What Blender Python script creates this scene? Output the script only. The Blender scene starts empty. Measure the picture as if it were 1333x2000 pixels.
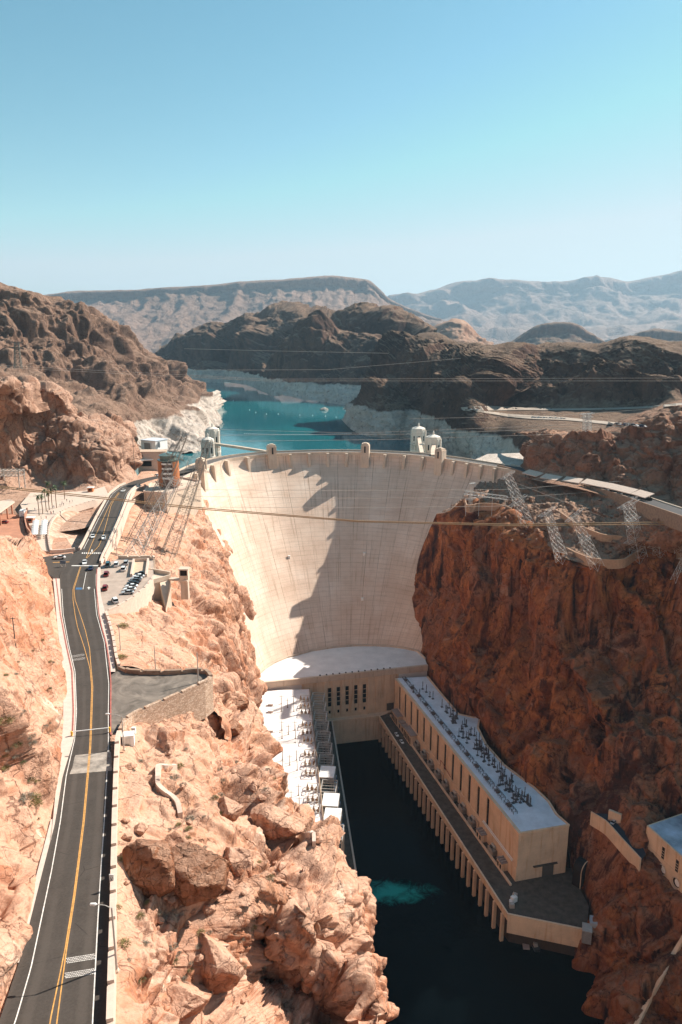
import bpy, math, random
import numpy as np
from math import radians, sin, cos, pi, atan2, hypot
random.seed(7)
SC = bpy.context.scene
COL = SC.collection
# ------------------------------------------------------------------ camera geometry
F, H = 1444.0, 280.0
PT = math.atan(345 / F)
CP, SP = cos(PT), sin(PT)

def A(px, py, z):
    """world point of known height z seen at a photo pixel"""
    u, v = (px - 666.5) / F, (1000 - py) / F
    d = (u, CP + v * SP, -SP + v * CP)
    t = (z - H) / d[2]
    return (d[0] * t, d[1] * t, z)

def B(px, py, y):
    """world point at known distance y seen at a photo pixel"""
    u, v = (px - 666.5) / F, (1000 - py) / F
    d = (u, CP + v * SP, -SP + v * CP)
    t = y / d[1]
    return (d[0] * t, y, H + d[2] * t)

def proj(p):
    z = p[..., 2] - H
    dep = np.maximum(p[..., 1] * CP - z * SP, 5)
    up = p[..., 1] * SP + z * CP
    return np.stack([666.5 + F * p[..., 0] / dep, 1000 - F * up / dep], -1)

# ------------------------------------------------------------------ object helpers
def tag(o, label=None, cat=None, group=None, kind=None):
    if label: o['label'] = label
    if cat: o['category'] = cat
    if group: o['group'] = group
    if kind: o['kind'] = kind
    return o

def thing(name, label, cat, loc=(0, 0, 0), rz=0, group=None):
    o = bpy.data.objects.new(name, None)
    COL.objects.link(o)
    o.empty_display_size = 0.5
    o.location = loc
    o.rotation_euler = (0, 0, rz)
    return tag(o, label, cat, group)

def mesh_obj(name, verts, faces, mat, parent=None, smooth=False, uv=None):
    me = bpy.data.meshes.new(name)
    me.from_pydata([tuple(map(float, v)) for v in verts], [], faces)
    if mat: me.materials.append(mat)
    if smooth:
        me.polygons.foreach_set('use_smooth', [True] * len(me.polygons))
    me.update()
    o = bpy.data.objects.new(name, me)
    COL.objects.link(o)
    if parent: o.parent = parent
    return o

def copy_tree(o, parent=None):
    c = o.copy()
    COL.objects.link(c)
    if parent: c.parent = parent
    for ch in list(o.children):
        copy_tree(ch, c)
    return c

class MB:
    """collects simple shapes and links them as one mesh object"""
    def __init__(s):
        s.v, s.f = [], []
    def add(s, vs, fs):
        n = len(s.v)
        s.v += [tuple(p) for p in vs]
        s.f += [tuple(i + n for i in f) for f in fs]
        return s
    def box(s, c, d, rz=0, taper=1.0):
        x, y, z = d[0] / 2, d[1] / 2, d[2] / 2
        ca, sa = cos(rz), sin(rz)
        vs = []
        for k, (sx, sy, sz) in enumerate([(-1,-1,-1),(1,-1,-1),(1,1,-1),(-1,1,-1),(-1,-1,1),(1,-1,1),(1,1,1),(-1,1,1)]):
            t = taper if sz > 0 else 1
            a, b = sx * x * t, sy * y * t
            vs.append((c[0] + a * ca - b * sa, c[1] + a * sa + b * ca, c[2] + sz * z))
        return s.add(vs, [(0,3,2,1),(4,5,6,7),(0,1,5,4),(1,2,6,5),(2,3,7,6),(3,0,4,7)])
    def prism(s, poly, z0, z1, flip=False):
        n = len(poly)
        area = sum(poly[i][0]*poly[(i+1)%n][1]-poly[(i+1)%n][0]*poly[i][1] for i in range(n))
        if area < 0: poly = poly[::-1]
        zz0 = z0 if isinstance(z0, (list, tuple)) else [z0] * n
        zz1 = z1 if isinstance(z1, (list, tuple)) else [z1] * n
        if area < 0: zz0, zz1 = list(zz0)[::-1], list(zz1)[::-1]
        vs = [(p[0], p[1], zz0[i]) for i, p in enumerate(poly)] + [(p[0], p[1], zz1[i]) for i, p in enumerate(poly)]
        fs = [tuple(range(n - 1, -1, -1)), tuple(range(n, 2 * n))]
        fs += [(i, (i + 1) % n, (i + 1) % n + n, i + n) for i in range(n)]
        return s.add(vs, fs)
    def bar(s, a, b, w, h=None, sides=4):
        a, b = np.array(a, float), np.array(b, float)
        d = b - a
        L = np.linalg.norm(d)
        if L < 1e-6: return s
        d /= L
        up = np.array((0, 0, 1.)) if abs(d[2]) < .95 else np.array((1., 0, 0))
        x = np.cross(d, up); x /= np.linalg.norm(x)
        y = np.cross(x, d)
        h = h or w
        vs = []
        for q in (a, b):
            for k in range(sides):
                t = 2 * pi * (k + .5) / sides
                r = .7071 if sides == 4 else .5
                vs.append(tuple(q + x * cos(t) * w * r + y * sin(t) * h * r))
        fs = [(k, (k + 1) % sides, (k + 1) % sides + sides, k + sides) for k in range(sides)]
        fs += [tuple(range(sides - 1, -1, -1)), tuple(range(sides, 2 * sides))]
        return s.add(vs, fs)
    def tube(s, pts, r, sides=6):
        for a, b in zip(pts[:-1], pts[1:]):
            s.bar(a, b, 2 * r, sides=sides)
        return s
    def lathe(s, c, prof, n=12, rot=0):
        vs, fs = [], []
        for r, z in prof:
            for k in range(n):
                t = 2 * pi * k / n + rot
                vs.append((c[0] + r * cos(t), c[1] + r * sin(t), c[2] + z))
        m = len(prof)
        for i in range(m - 1):
            for k in range(n):
                fs.append((i*n+k, i*n+(k+1)%n, (i+1)*n+(k+1)%n, (i+1)*n+k))
        fs.append(tuple(range(n - 1, -1, -1)))
        fs.append(tuple(range((m - 1) * n, m * n)))
        return s.add(vs, fs)
    def ribbon(s, L, R):
        n = len(L)
        vs = [tuple(p) for p in L] + [tuple(p) for p in R]
        return s.add(vs, [(i, n + i, n + i + 1, i + 1) for i in range(n - 1)])
    def wall(s, path, w, h0, h1):
        """solid wall of width w along a 3D path, from z-h0 to z+h1"""
        P = np.array(path, float)
        T = np.gradient(P[:, :2], axis=0)
        T /= np.maximum(np.linalg.norm(T, axis=1, keepdims=True), 1e-9)
        Nn = np.stack([-T[:, 1], T[:, 0]], 1) * w / 2
        n = len(P)
        vs = []
        for sx, dz in ((1, -h0), (-1, -h0), (-1, h1), (1, h1)):
            for i in range(n):
                vs.append((P[i, 0] + sx * Nn[i, 0], P[i, 1] + sx * Nn[i, 1], P[i, 2] + dz))
        fs = []
        for k in range(4):
            k2 = (k + 1) % 4
            for i in range(n - 1):
                fs.append((k*n+i, k2*n+i, k2*n+i+1, k*n+i+1))
        fs += [(0, n, 2*n, 3*n)[::-1], (n-1, 2*n-1, 3*n-1, 4*n-1)]
        return s.add(vs, fs)
    def build(s, name, mat, parent=None, smooth=False, base=None):
        """vertices are in world coordinates unless base is None and the parent is a local prototype"""
        v = s.v
        if base is not None:
            v = [(p[0] - base[0], p[1] - base[1], p[2] - base[2]) for p in v]
        return mesh_obj(name, v, s.f, mat, parent, smooth)

# ------------------------------------------------------------------ noise (vectorised)
def _h(ix, iy, iz, seed):
    n = (ix.astype(np.int64) * 374761393 + iy.astype(np.int64) * 668265263 + iz.astype(np.int64) * 2147483647 + seed * 1274126177) & 0xFFFFFFFF
    n = ((n ^ (n >> 13)) * 1274126177) & 0xFFFFFFFF
    return (n ^ (n >> 16)) & 0xFFFFFFFF

def vnoise(p, seed=0):
    i = np.floor(p).astype(np.int64)
    f = (p - i).astype(np.float32)
    w = f * f * f * (f * (f * 6 - 15) + 10)
    out = 0
    for dx in (0, 1):
        for dy in (0, 1):
            for dz in (0, 1):
                h = _h(i[:, 0] + dx, i[:, 1] + dy, i[:, 2] + dz, seed)
                gx = ((h & 255) / 127.5 - 1).astype(np.float32)
                gy = (((h >> 8) & 255) / 127.5 - 1).astype(np.float32)
                gz = (((h >> 16) & 255) / 127.5 - 1).astype(np.float32)
                d = gx * (f[:, 0] - dx) + gy * (f[:, 1] - dy) + gz * (f[:, 2] - dz)
                ww = (w[:, 0] if dx else 1 - w[:, 0]) * (w[:, 1] if dy else 1 - w[:, 1]) * (w[:, 2] if dz else 1 - w[:, 2])
                out = out + d * ww
    return out

def fbm(p, sc, octs=5, seed=0, gain=.5, ridged=False, an=(1, 1, 1)):
    q = p * (np.array(an) / sc)
    a, tot = 1.0, 0
    for k in range(octs):
        n = vnoise(q, seed + k)
        tot = tot + a * ((1 - np.abs(n) * 2.2) if ridged else n)
        a *= gain
        q = q * 2.03 + 11.3
    return tot

def facets(p, sc, seed=0, an=(1, 1, 1), k=.62, warp=.2):
    """fractured-rock displacement: every cell is a tilted, offset plane; returns height and crack value"""
    q = p * (np.array(an) / sc)
    if warp:
        q = q + warp * np.stack([vnoise(q * 1.3 + s, seed + 31 + s) for s in (0, 17, 41)], 1)
    i0 = np.floor(q - .5).astype(np.int64)
    d1 = np.full(len(q), 9., np.float32); d2 = d1.copy()
    val = np.zeros(len(q), np.float32); va2 = val.copy()
    for dx in (0, 1):
        for dy in (0, 1):
            for dz in (0, 1):
                c = i0 + np.array((dx, dy, dz))
                h = _h(c[:, 0], c[:, 1], c[:, 2], seed)
                h2 = _h(c[:, 0], c[:, 1], c[:, 2], seed + 97)
                fx = np.stack([(h & 255) / 255., ((h >> 8) & 255) / 255., ((h >> 16) & 255) / 255.], 1) * .8 + .1
                r = q - (c + fx)
                d = (r * r).sum(1).astype(np.float32)
                g = np.stack([(h2 & 255) / 127.5 - 1, ((h2 >> 8) & 255) / 127.5 - 1, ((h2 >> 16) & 255) / 127.5 - 1], 1)
                v = (r * g).sum(1) * k * 2 + ((h2 >> 24) / 127.5 - 1) * .5
                m = d < d1
                m2 = d < d2
                va2 = np.where(m, val, np.where(m2, v, va2))
                d2 = np.where(m, d1, np.minimum(d2, d))
                val = np.where(m, v, val)
                d1 = np.where(m, d, d1)
    c = np.sqrt(d2) - np.sqrt(d1)
    e = np.clip(c / .10, 0, 1); e = e * e * (3 - 2 * e)
    return val * (.5 + .5 * e) + va2 * (.5 - .5 * e), c

def bmesh_ico(sub=3):
    import bmesh
    b = bmesh.new(); bmesh.ops.create_icosphere(b, subdivisions=sub, radius=1)
    b.verts.ensure_lookup_table()
    r = ([tuple(v.co) for v in b.verts], [tuple(v.index for v in f.verts) for f in b.faces])
    b.free(); return r

# ------------------------------------------------------------------ terrain sheets
def crom(c, t):
    n = len(c)
    i = np.clip(np.floor(t).astype(int), 0, n - 2)
    f = (t - i).reshape((-1,) + (1,) * (c.ndim - 1))
    g = lambda k: c[np.clip(k, 0, n - 1)]
    p0, p1, p2, p3 = g(i - 1), g(i), g(i + 1), g(i + 2)
    p0 = np.where((i - 1 < 0).reshape(f.shape), 2 * p1 - p2, p0)
    p3 = np.where((i + 2 > n - 1).reshape(f.shape), 2 * p2 - p1, p3)
    T = .42
    m1, m2 = (p2 - p0) * T, (p3 - p1) * T
    f2, f3 = f * f, f * f * f
    return (2*f3-3*f2+1)*p1 + (f3-2*f2+f)*m1 + (-2*f3+3*f2)*p2 + (f3-f2)*m2

def params(S, n):
    """n+1 parameters along axis 0 spread by length in the picture"""
    d = np.linalg.norm(np.diff(S, axis=0), axis=2)
    w = np.clip(np.percentile(d, 75, axis=1), 3, 700) + 2
    cum = np.concatenate([[0], np.cumsum(w)]); cum /= cum[-1]
    return np.interp(np.linspace(0, 1, n + 1), cum, np.arange(len(cum)))

def sheet(name, ctrl, nu, nv, mat, disp, fade=None, smooth=False, kind='structure', flip=False):
    C = np.array(ctrl, float)
    S = proj(C)
    tu = params(S, nu); tv = params(S.transpose(1, 0, 2), nv)
    G = crom(C, tu)
    G = crom(G.transpose(1, 0, 2), tv).transpose(1, 0, 2)
    du = np.gradient(G, axis=0); dv = np.gradient(G, axis=1)
    Nn = np.cross(dv, du)
    Nn /= np.maximum(np.linalg.norm(Nn, axis=2, keepdims=True), 1e-9)
    to = np.array((0, 0, H + 60)) - G
    if (Nn * to).sum() < 0: Nn = -Nn
    p = G.reshape(-1, 3)
    d = disp(p)
    if fade is not None:
        U, V = np.meshgrid(tu, tv, indexing='ij')
        d = d * fade(U, V).reshape(-1, *([1] * (d.ndim - 1)))
    p = p + (Nn.reshape(-1, 3) * d[:, None] if d.ndim == 1 else d)
    a, b = nu + 1, nv + 1
    idx = np.arange(a * b).reshape(a, b)
    q = np.stack([idx[:-1, :-1], idx[:-1, 1:], idx[1:, 1:], idx[1:, :-1]], -1).reshape(-1, 4)
    # orient outwards
    e = p[q[len(q)//2]]
    if np.dot(np.cross(e[1] - e[0], e[3] - e[0]), Nn.reshape(-1, 3)[q[len(q)//2][0]]) < 0: q = q[:, ::-1]
    me = bpy.data.meshes.new(name)
    me.vertices.add(a * b)
    me.vertices.foreach_set('co', p.astype(np.float32).ravel())
    me.loops.add(q.size); me.loops.foreach_set('vertex_index', q.astype(np.int32).ravel())
    me.polygons.add(len(q))
    me.polygons.foreach_set('loop_start', np.arange(0, q.size, 4, dtype=np.int32))
    me.polygons.foreach_set('loop_total', np.full(len(q), 4, np.int32))
    if smooth: me.polygons.foreach_set('use_smooth', np.ones(len(q), bool))
    me.materials.append(mat)
    me.update(); me.validate()
    o = bpy.data.objects.new(name, me)
    COL.objects.link(o)
    o['kind'] = kind
    return o, p.reshape(a, b, 3)

def rock(a_low, s_low, blocks, an=(1, 1, .7), seed=0, fine=.12, fs=1.5, crack=.5):
    def f(p):
        d = a_low * fbm(p, s_low, 4, seed, ridged=False, an=an)
        for k, (s, a) in enumerate(blocks):
            v, c = facets(p, s, seed + 10 * k, an)
            d = d + a * v - a * crack * np.clip(1 - c / .16, 0, 1)
        return d + fine * fbm(p, fs, 4, seed + 5)
    return f

def ss(x, a, b):
    t = np.clip((x - a) / (b - a), 0, 1)
    return t * t * (3 - 2 * t)
# ------------------------------------------------------------------ materials
class NT:
    def __init__(s, name, rough=.9, spec=.3):
        s.m = bpy.data.materials.new(name); s.m.use_nodes = True
        s.t = s.m.node_tree
        s.b = s.t.nodes['Principled BSDF']
        s.b.inputs['Roughness'].default_value = rough
        s.b.inputs['Specular IOR Level'].default_value = spec
        s.pos = None
    def n(s, ty, **kw):
        o = s.t.nodes.new(ty)
        for k, v in kw.items(): setattr(o, k, v)
        return o
    def l(s, a, b): s.t.links.new(a, b); return s
    def put(s, sock, v):
        if isinstance(v, bpy.types.NodeSocket): s.t.links.new(v, sock)
        else: sock.default_value = v
    def P(s, local=False):
        if s.pos is None:
            s.pos = s.n('ShaderNodeTexCoord').outputs['Object']
        return s.pos
    def map(s, v, scale):
        o = s.n('ShaderNodeVectorMath', operation='MULTIPLY')
        s.put(o.inputs[0], v); o.inputs[1].default_value = scale
        return o.outputs[0]
    def noise(s, scale, detail=6, rough=.6, vec=None, dist=0, an=None):
        v = vec if vec is not None else s.P()
        if an: v = s.map(v, an)
        o = s.n('ShaderNodeTexNoise')
        s.put(o.inputs['Vector'], v)
        o.inputs['Scale'].default_value = scale; o.inputs['Detail'].default_value = detail
        o.inputs['Roughness'].default_value = rough; o.inputs['Distortion'].default_value = dist
        return o.outputs['Fac']
    def voro(s, scale, vec=None, feat='F1', an=None, out='Distance'):
        v = vec if vec is not None else s.P()
        if an: v = s.map(v, an)
        o = s.n('ShaderNodeTexVoronoi', feature=feat)
        s.put(o.inputs['Vector'], v); o.inputs['Scale'].default_value = scale
        return o.outputs[out]
    def math(s, op, a, b=0.0, clamp=False):
        o = s.n('ShaderNodeMath', operation=op, use_clamp=clamp)
        s.put(o.inputs[0], a); s.put(o.inputs[1], b)
        return o.outputs[0]
    def rng(s, v, a, b, c=0., d=1., smooth=True):
        o = s.n('ShaderNodeMapRange')
        if smooth: o.interpolation_type = 'SMOOTHSTEP'
        s.put(o.inputs[0], v)
        for k, x in zip((1, 2, 3, 4), (a, b, c, d)): s.put(o.inputs[k], x)
        return o.outputs[0]
    def mix(s, f, a, b, mode='MIX'):
        o = s.n('ShaderNodeMix', data_type='RGBA', blend_type=mode)
        s.put(o.inputs[0], f)
        for k, x in ((6, a), (7, b)):
            s.put(o.inputs[k], (*x, 1) if isinstance(x, tuple) and len(x) == 3 else x)
        return o.outputs[2]
    def ramp(s, f, stops):
        o = s.n('ShaderNodeValToRGB')
        e = o.color_ramp.elements
        while len(e) < len(stops): e.new(.5)
        for k, (p, c) in enumerate(stops):
            e[k].position = p; e[k].color = (*c, 1)
        s.put(o.inputs[0], f)
        return o.outputs[0]
    def sep(s, v):
        o = s.n('ShaderNodeSeparateXYZ'); s.put(o.inputs[0], v); return o.outputs
    def nz(s):
        g = s.n('ShaderNodeNewGeometry')
        return s.sep(g.outputs['Normal'])[2]
    def bump(s, h, st=.5, dist=.3):
        o = s.n('ShaderNodeBump'); o.inputs['Strength'].default_value = st; o.inputs['Distance'].default_value = dist
        s.put(o.inputs['Height'], h); s.t.links.new(o.outputs[0], s.b.inputs['Normal'])
    def color(s, c): s.put(s.b.inputs['Base Color'], (*c, 1) if isinstance(c, tuple) and len(c) == 3 else c); return s.m

def plain(name, c, rough=.6, metal=0., spec=.4, var=.12, vs=.8):
    t = NT(name, rough, spec)
    t.b.inputs['Metallic'].default_value = metal
    n = t.noise(vs, 5)
    lo = tuple(x * (1 - var) for x in c); hi = tuple(min(1, x * (1 + var)) for x in c)
    t.color(t.ramp(n, [(.3, lo), (.7, hi)]))
    return t.m

def rockmat(name, cols, dust, dustamt=.6, varnish=(.06, .04, .035), var_amt=.5, s=1., ring=None, bump=.8, bd=.6, streak=(.25, .25, .03), pale=None, can=None, lo=.36, hi=.64, crack=.6):
    t = NT(name, .95, .15)
    a = t.noise(.012 * s, 4); b = t.noise(.09 * s, 7, .66, dist=.5, an=can); c = t.noise(.9 * s, 6, .7)
    f = t.math('ADD', t.math('MULTIPLY', a, .55), t.math('MULTIPLY', b, .45))
    f = t.rng(f, lo, hi, smooth=False)
    k = len(cols)
    col = t.ramp(f, [(i / (k - 1), cc) for i, cc in enumerate(cols)])
    col = t.mix(t.rng(c, .3, .7, .0, .55), col, t.mix(1., col, (.55, .5, .48), 'MULTIPLY'))
    if pale:
        pn = t.noise(.06 * s, 8, .7, dist=1.2)
        col = t.mix(t.rng(pn, .56, .7, 0, .75), col, pale)
    nz = t.nz()
    st = t.noise(.5 * s, 6, .6, an=tuple(x * 2 for x in streak))
    vf = t.math('MULTIPLY', t.rng(st, .45, .68), t.rng(nz, .55, .2))
    col = t.mix(t.math('MULTIPLY', vf, var_amt), col, varnish)
    dn = t.noise(.35 * s, 6)
    df = t.math('MULTIPLY', t.rng(nz, .62, .9), t.rng(dn, .3, .6, .35, 1.))
    col = t.mix(t.math('MULTIPLY', df, dustamt), col, dust)
    # scattered pebbles and tufts as darker grains
    gr = t.voro(1.1 * s, feat='F1')
    col = t.mix(t.math('MULTIPLY', t.rng(gr, .28, .12), t.rng(nz, .5, .8, 0, .3)), col, varnish)
    # joints and cracks, two sizes
    nv = t.n('ShaderNodeTexNoise'); t.put(nv.inputs['Vector'], t.P()); nv.inputs['Scale'].default_value = .25 * s; nv.inputs['Detail'].default_value = 5
    o1 = t.n('ShaderNodeVectorMath', operation='MULTIPLY_ADD'); t.put(o1.inputs[0], nv.outputs['Color']); o1.inputs[1].default_value = (5 / s,) * 3; t.put(o1.inputs[2], t.P())
    wv = o1.outputs[0]
    c1 = t.voro(.13 * s, vec=wv, feat='DISTANCE_TO_EDGE', an=(1, 1, .6)); c2 = t.voro(.45 * s, vec=wv, feat='DISTANCE_TO_EDGE', an=(1, 1.3, .7))
    gate = t.rng(t.noise(.08 * s, 3), .45, .6)
    ck = t.math('MAXIMUM', t.math('MULTIPLY', t.rng(c1, .035, .0), t.rng(c, .42, .56)), t.math('MULTIPLY', t.math('MULTIPLY', t.rng(c2, .045, .0), gate), .7))
    col = t.mix(t.math('MULTIPLY', ck, crack), col, varnish)
    if ring:
        z = t.sep(t.P())[2]
        zz = t.math('ADD', z, t.math('MULTIPLY', t.math('SUBTRACT', t.noise(.02, 5), .5), 22.))
        rn = t.noise(.06, 10, .75, an=(1, 1, 2.))
        rc = t.ramp(rn, [(.32, ring[1]), (.5, ring[2]), (.68, ring[3])])
        rc = t.mix(t.rng(t.noise(.13, 6, .7), .56, .66, 0, .75), rc, (.14, .10, .085))
        col = t.mix(t.rng(zz, ring[0] + 2, ring[0] - 2), col, rc)
    t.color(col)
    hgt = t.math('ADD', t.math('MULTIPLY', t.noise(.7 * s, 7, .74), 1.), t.math('MULTIPLY', t.voro(.8 * s, feat='DISTANCE_TO_EDGE', an=(1, 1, .6)), .35))
    hgt = t.math('SUBTRACT', hgt, t.math('MULTIPLY', ck, .5))
    t.bump(hgt, bump, bd)
    return t.m
# ------------------------------------------------------------------ world, sun, camera, haze
SUN_DIR = np.array((.655, .40, .63)); SUN_DIR /= np.linalg.norm(SUN_DIR)
SUN_EL = math.asin(SUN_DIR[2]); SUN_AZ = atan2(SUN_DIR[0], SUN_DIR[1])
w = bpy.data.worlds.new('World'); SC.world = w; w.use_nodes = True
wt = w.node_tree
bg = wt.nodes['Background']
sky = wt.nodes.new('ShaderNodeTexSky'); sky.sky_type = 'NISHITA'; sky.sun_disc = False
sky.sun_elevation = SUN_EL; sky.sun_rotation = SUN_AZ
sky.altitude = 400; sky.air_density = 1.0; sky.dust_density = .25; sky.ozone_density = 1.0
# the photograph's sky is a cyan one: pull the sky model's blue towards it
hs = wt.nodes.new('ShaderNodeMix'); hs.data_type = 'RGBA'; hs.blend_type = 'MULTIPLY'
hs.inputs[0].default_value = 1.0; hs.inputs[7].default_value = (.865, .82, .705, 1)
sat = wt.nodes.new('ShaderNodeHueSaturation'); sat.inputs['Saturation'].default_value = 1.22; sat.inputs['Hue'].default_value = .48
wt.links.new(sky.outputs[0], sat.inputs['Color'])
wt.links.new(sat.outputs[0], hs.inputs[6])
cap = wt.nodes.new('ShaderNodeMix'); cap.data_type = 'RGBA'; cap.blend_type = 'DARKEN'; cap.inputs[0].default_value = .85
cap.inputs[7].default_value = (3.5, 3.92, 4.2, 1)
wt.links.new(hs.outputs[2], cap.inputs[6]); wt.links.new(cap.outputs[2], bg.inputs[0])
bg.inputs[1].default_value = .1
sl = bpy.data.lights.new('sun', 'SUN'); sl.energy = 4.6; sl.angle = radians(.5); sl.color = (1, .92, .82)
so = bpy.data.objects.new('sun', sl); COL.objects.link(so)
from mathutils import Vector
so.rotation_euler = Vector(SUN_DIR).to_track_quat('Z', 'Y').to_euler()
so.location = (400, 200, 700)
cam = bpy.data.cameras.new('camera'); co = bpy.data.objects.new('camera', cam); COL.objects.link(co)
cam.sensor_fit = 'VERTICAL'; cam.sensor_height = 36; cam.lens = F / 2000 * 36
cam.clip_start = 1; cam.clip_end = 90000
co.location = (0, 0, H); co.rotation_euler = (pi / 2 - PT, 0, 0)
SC.camera = co
SC.view_settings.view_transform = 'Standard'; SC.view_settings.look = 'None'
SC.view_settings.exposure = 1.0; SC.view_settings.gamma = 1
SC.cycles.use_denoising = True
SC.cycles.max_bounces = 6; SC.cycles.diffuse_bounces = 4; SC.cycles.volume_bounces = 0
SC.cycles.use_adaptive_sampling = True; SC.cycles.adaptive_threshold = .02

hz = MB().box((0, 19500, 744), (56000, 41000, 1500))
ho = hz.build('haze', None)
hm = bpy.data.materials.new('haze_air'); hm.use_nodes = True
ht = hm.node_tree
ht.nodes.remove(ht.nodes['Principled BSDF'])
pv = ht.nodes.new('ShaderNodeVolumePrincipled')
pv.inputs['Color'].default_value = (.56, .80, 1.0, 1); pv.inputs['Density'].default_value = 3.7e-5
pv.inputs['Anisotropy'].default_value = .2
ht.links.new(pv.outputs[0], ht.nodes['Material Output'].inputs['Volume'])
ho.data.materials.append(hm)
tag(ho, kind='stuff')

# ------------------------------------------------------------------ materials
TAN = [(.35, .15, .08), (.53, .275, .17), (.63, .375, .26), (.49, .21, .115), (.585, .32, .215)]
TANB = [(.27, .14, .09), (.40, .235, .16), (.48, .30, .215), (.35, .175, .11)]
M_left = rockmat('tan_rock', TAN, (.60, .375, .265), .5, (.13, .058, .038), .55, pale=(.76, .58, .45), bd=.55, lo=.38, hi=.62)
M_outc = rockmat('pinkish_outcrop_rock', TANB, (.50, .33, .24), .5, (.11, .05, .035), .6, pale=(.58, .43, .34), bd=.6, lo=.38, hi=.62)
M_cliff = rockmat('red_cliff_rock', [(.07, .024, .015), (.20, .062, .026), (.50, .18, .062), (.29, .09, .036), (.40, .165, .085), (.10, .035, .022)], (.34, .17, .10), .4, (.018, .010, .009), .95, s=.8, bump=1, bd=.9, pale=(.42, .25, .17), can=(1, 1, .4), lo=.40, hi=.60)
M_shelf = rockmat('brown_shelf_rock', [(.22, .11, .065), (.30, .16, .10), (.36, .22, .15), (.25, .115, .07)], (.40, .26, .18), .6, (.07, .035, .025), .5)
M_brown = rockmat('brown_hill_rock', [(.15, .085, .06), (.22, .13, .09), (.29, .18, .125), (.2, .11, .075)], (.31, .20, .14), .7, (.05, .03, .024), .6, s=.5, bump=1, bd=2, ring=(167, (.40, .31, .25), (.52, .43, .36), (.64, .56, .49)), streak=(.12, .12, .015))
M_bluff = rockmat('red_bluff_rock', [(.20, .09, .055), (.30, .145, .09), (.37, .2, .13), (.25, .115, .07)], (.40, .25, .17), .6, (.06, .03, .022), .6, s=.7, bump=1, bd=1)
M_dark = rockmat('dark_volcanic_rock', [(.04, .02, .015), (.085, .043, .03), (.15, .08, .053), (.07, .033, .024)], (.25, .165, .11), .85, (.02, .014, .013), .6, s=.35, bump=1, bd=3, ring=(169, (.42, .35, .29), (.57, .49, .42), (.70, .63, .55)), streak=(.12, .12, .015))
M_mesa = rockmat('mesa_rock', [(.22, .14, .10), (.30, .19, .14), (.36, .24, .19)], (.34, .22, .16), .4, (.09, .06, .05), .5, s=.05, bump=1, bd=20, streak=(.02, .02, .002))
M_range = rockmat('range_rock', [(.22, .14, .11), (.30, .2, .16), (.36, .25, .2)], (.36, .25, .19), .4, (.10, .07, .06), .3, s=.03, bump=1, bd=30, streak=(.02, .02, .01))
M_islet = rockmat('pale_islet_rock', [(.42, .34, .28), (.56, .48, .41), (.68, .62, .56)], (.6, .52, .45), .3)
M_bounce = rockmat('pale_bounce_rock', [(.52, .34, .22), (.64, .45, .31), (.72, .54, .40)], (.68, .50, .36), .4, bump=.3)  # extra pale so the unseen hills behind the camera reflect more light
M_stonew = None
M_desert = rockmat('desert_ground', [(.25, .16, .11), (.32, .21, .15), (.38, .26, .19)], (.36, .25, .18), .4, s=.05)

def concrete(name, c, stain=(.22, .13, .075), amt=.5, rough=.85, sc=1.):
    t = NT(name, rough, .25)
    n = t.noise(.12 * sc, 7, .65)
    col = t.ramp(n, [(.3, tuple(x * .8 for x in c)), (.55, c), (.75, tuple(min(1, x * 1.1) for x in c))])
    st = t.noise(1. * sc, 6, .65, an=(.55, .55, .045))
    g = t.rng(t.nz(), .6, .3)
    col = t.mix(t.math('MULTIPLY', t.math('MULTIPLY', t.rng(st, .5, .72), g), amt), col, stain)
    lf = t.sep(t.P())[2]
    fr = t.math('FRACT', t.math('DIVIDE', lf, 1.5))
    ln = t.math('MULTIPLY', t.rng(fr, .08, .0, 0, .22), g)
    col = t.mix(ln, col, tuple(x * .4 for x in c))
    t.bump(t.noise(1.5 * sc, 8, .7), .3, .1)
    return t.color(col)
M_conc = concrete('pale_concrete', (.62, .49, .38), (.30, .18, .10))
M_concd = concrete('stained_concrete', (.72, .53, .37), (.46, .21, .08), .6)
M_roof = plain('white_roof_membrane', (.74, .70, .67), .9, var=.1, vs=.12)
M_roofb = plain('grey_white_roof', (.66, .70, .76), .9, var=.14, vs=.15)
M_pale = plain('pale_parapet_concrete', (.60, .46, .37), .9, var=.1)
M_side = plain('sidewalk_concrete', (.56, .46, .39), .9, var=.1)
M_steel = plain('galvanised_steel', (.46, .42, .38), .5, .3)
M_steeld = plain('dark_steel', (.07, .065, .06), .6, .3)
M_dark_void = plain('dark_opening', (.012, .01, .01), .8)
M_glass = plain('dark_window_glass', (.010, .012, .014), .4, 0, .15)
M_white = plain('white_paint', (.78, .77, .74), .5, var=.05)
M_red = plain('red_kerb_paint', (.36, .11, .085), .8, var=.3)
M_yellow = plain('yellow_road_paint', (.56, .29, .085), .8, var=.3, vs=1.5)
M_rwhite = plain('white_road_paint', (.66, .62, .57), .8, var=.25, vs=1.5)

# ------------------------------------------------------------------ terrain
def spurs(p, w, a, sd, kx=.9, ky=.45):
    u = (p[:, 0] * kx + p[:, 1] * ky) / w + 1.1 * vnoise(p / (w * 1.3), sd) + .35 * vnoise(p / (w * .4), sd + 1)
    f = u - np.floor(u)
    return a * (np.minimum(f / .62, (1 - f) / .38) - .5)
def hidden(rows, off):
    return [r + [tuple(np.array(r[-1]) + np.array(o)) for o in off] for r in rows]

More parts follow.
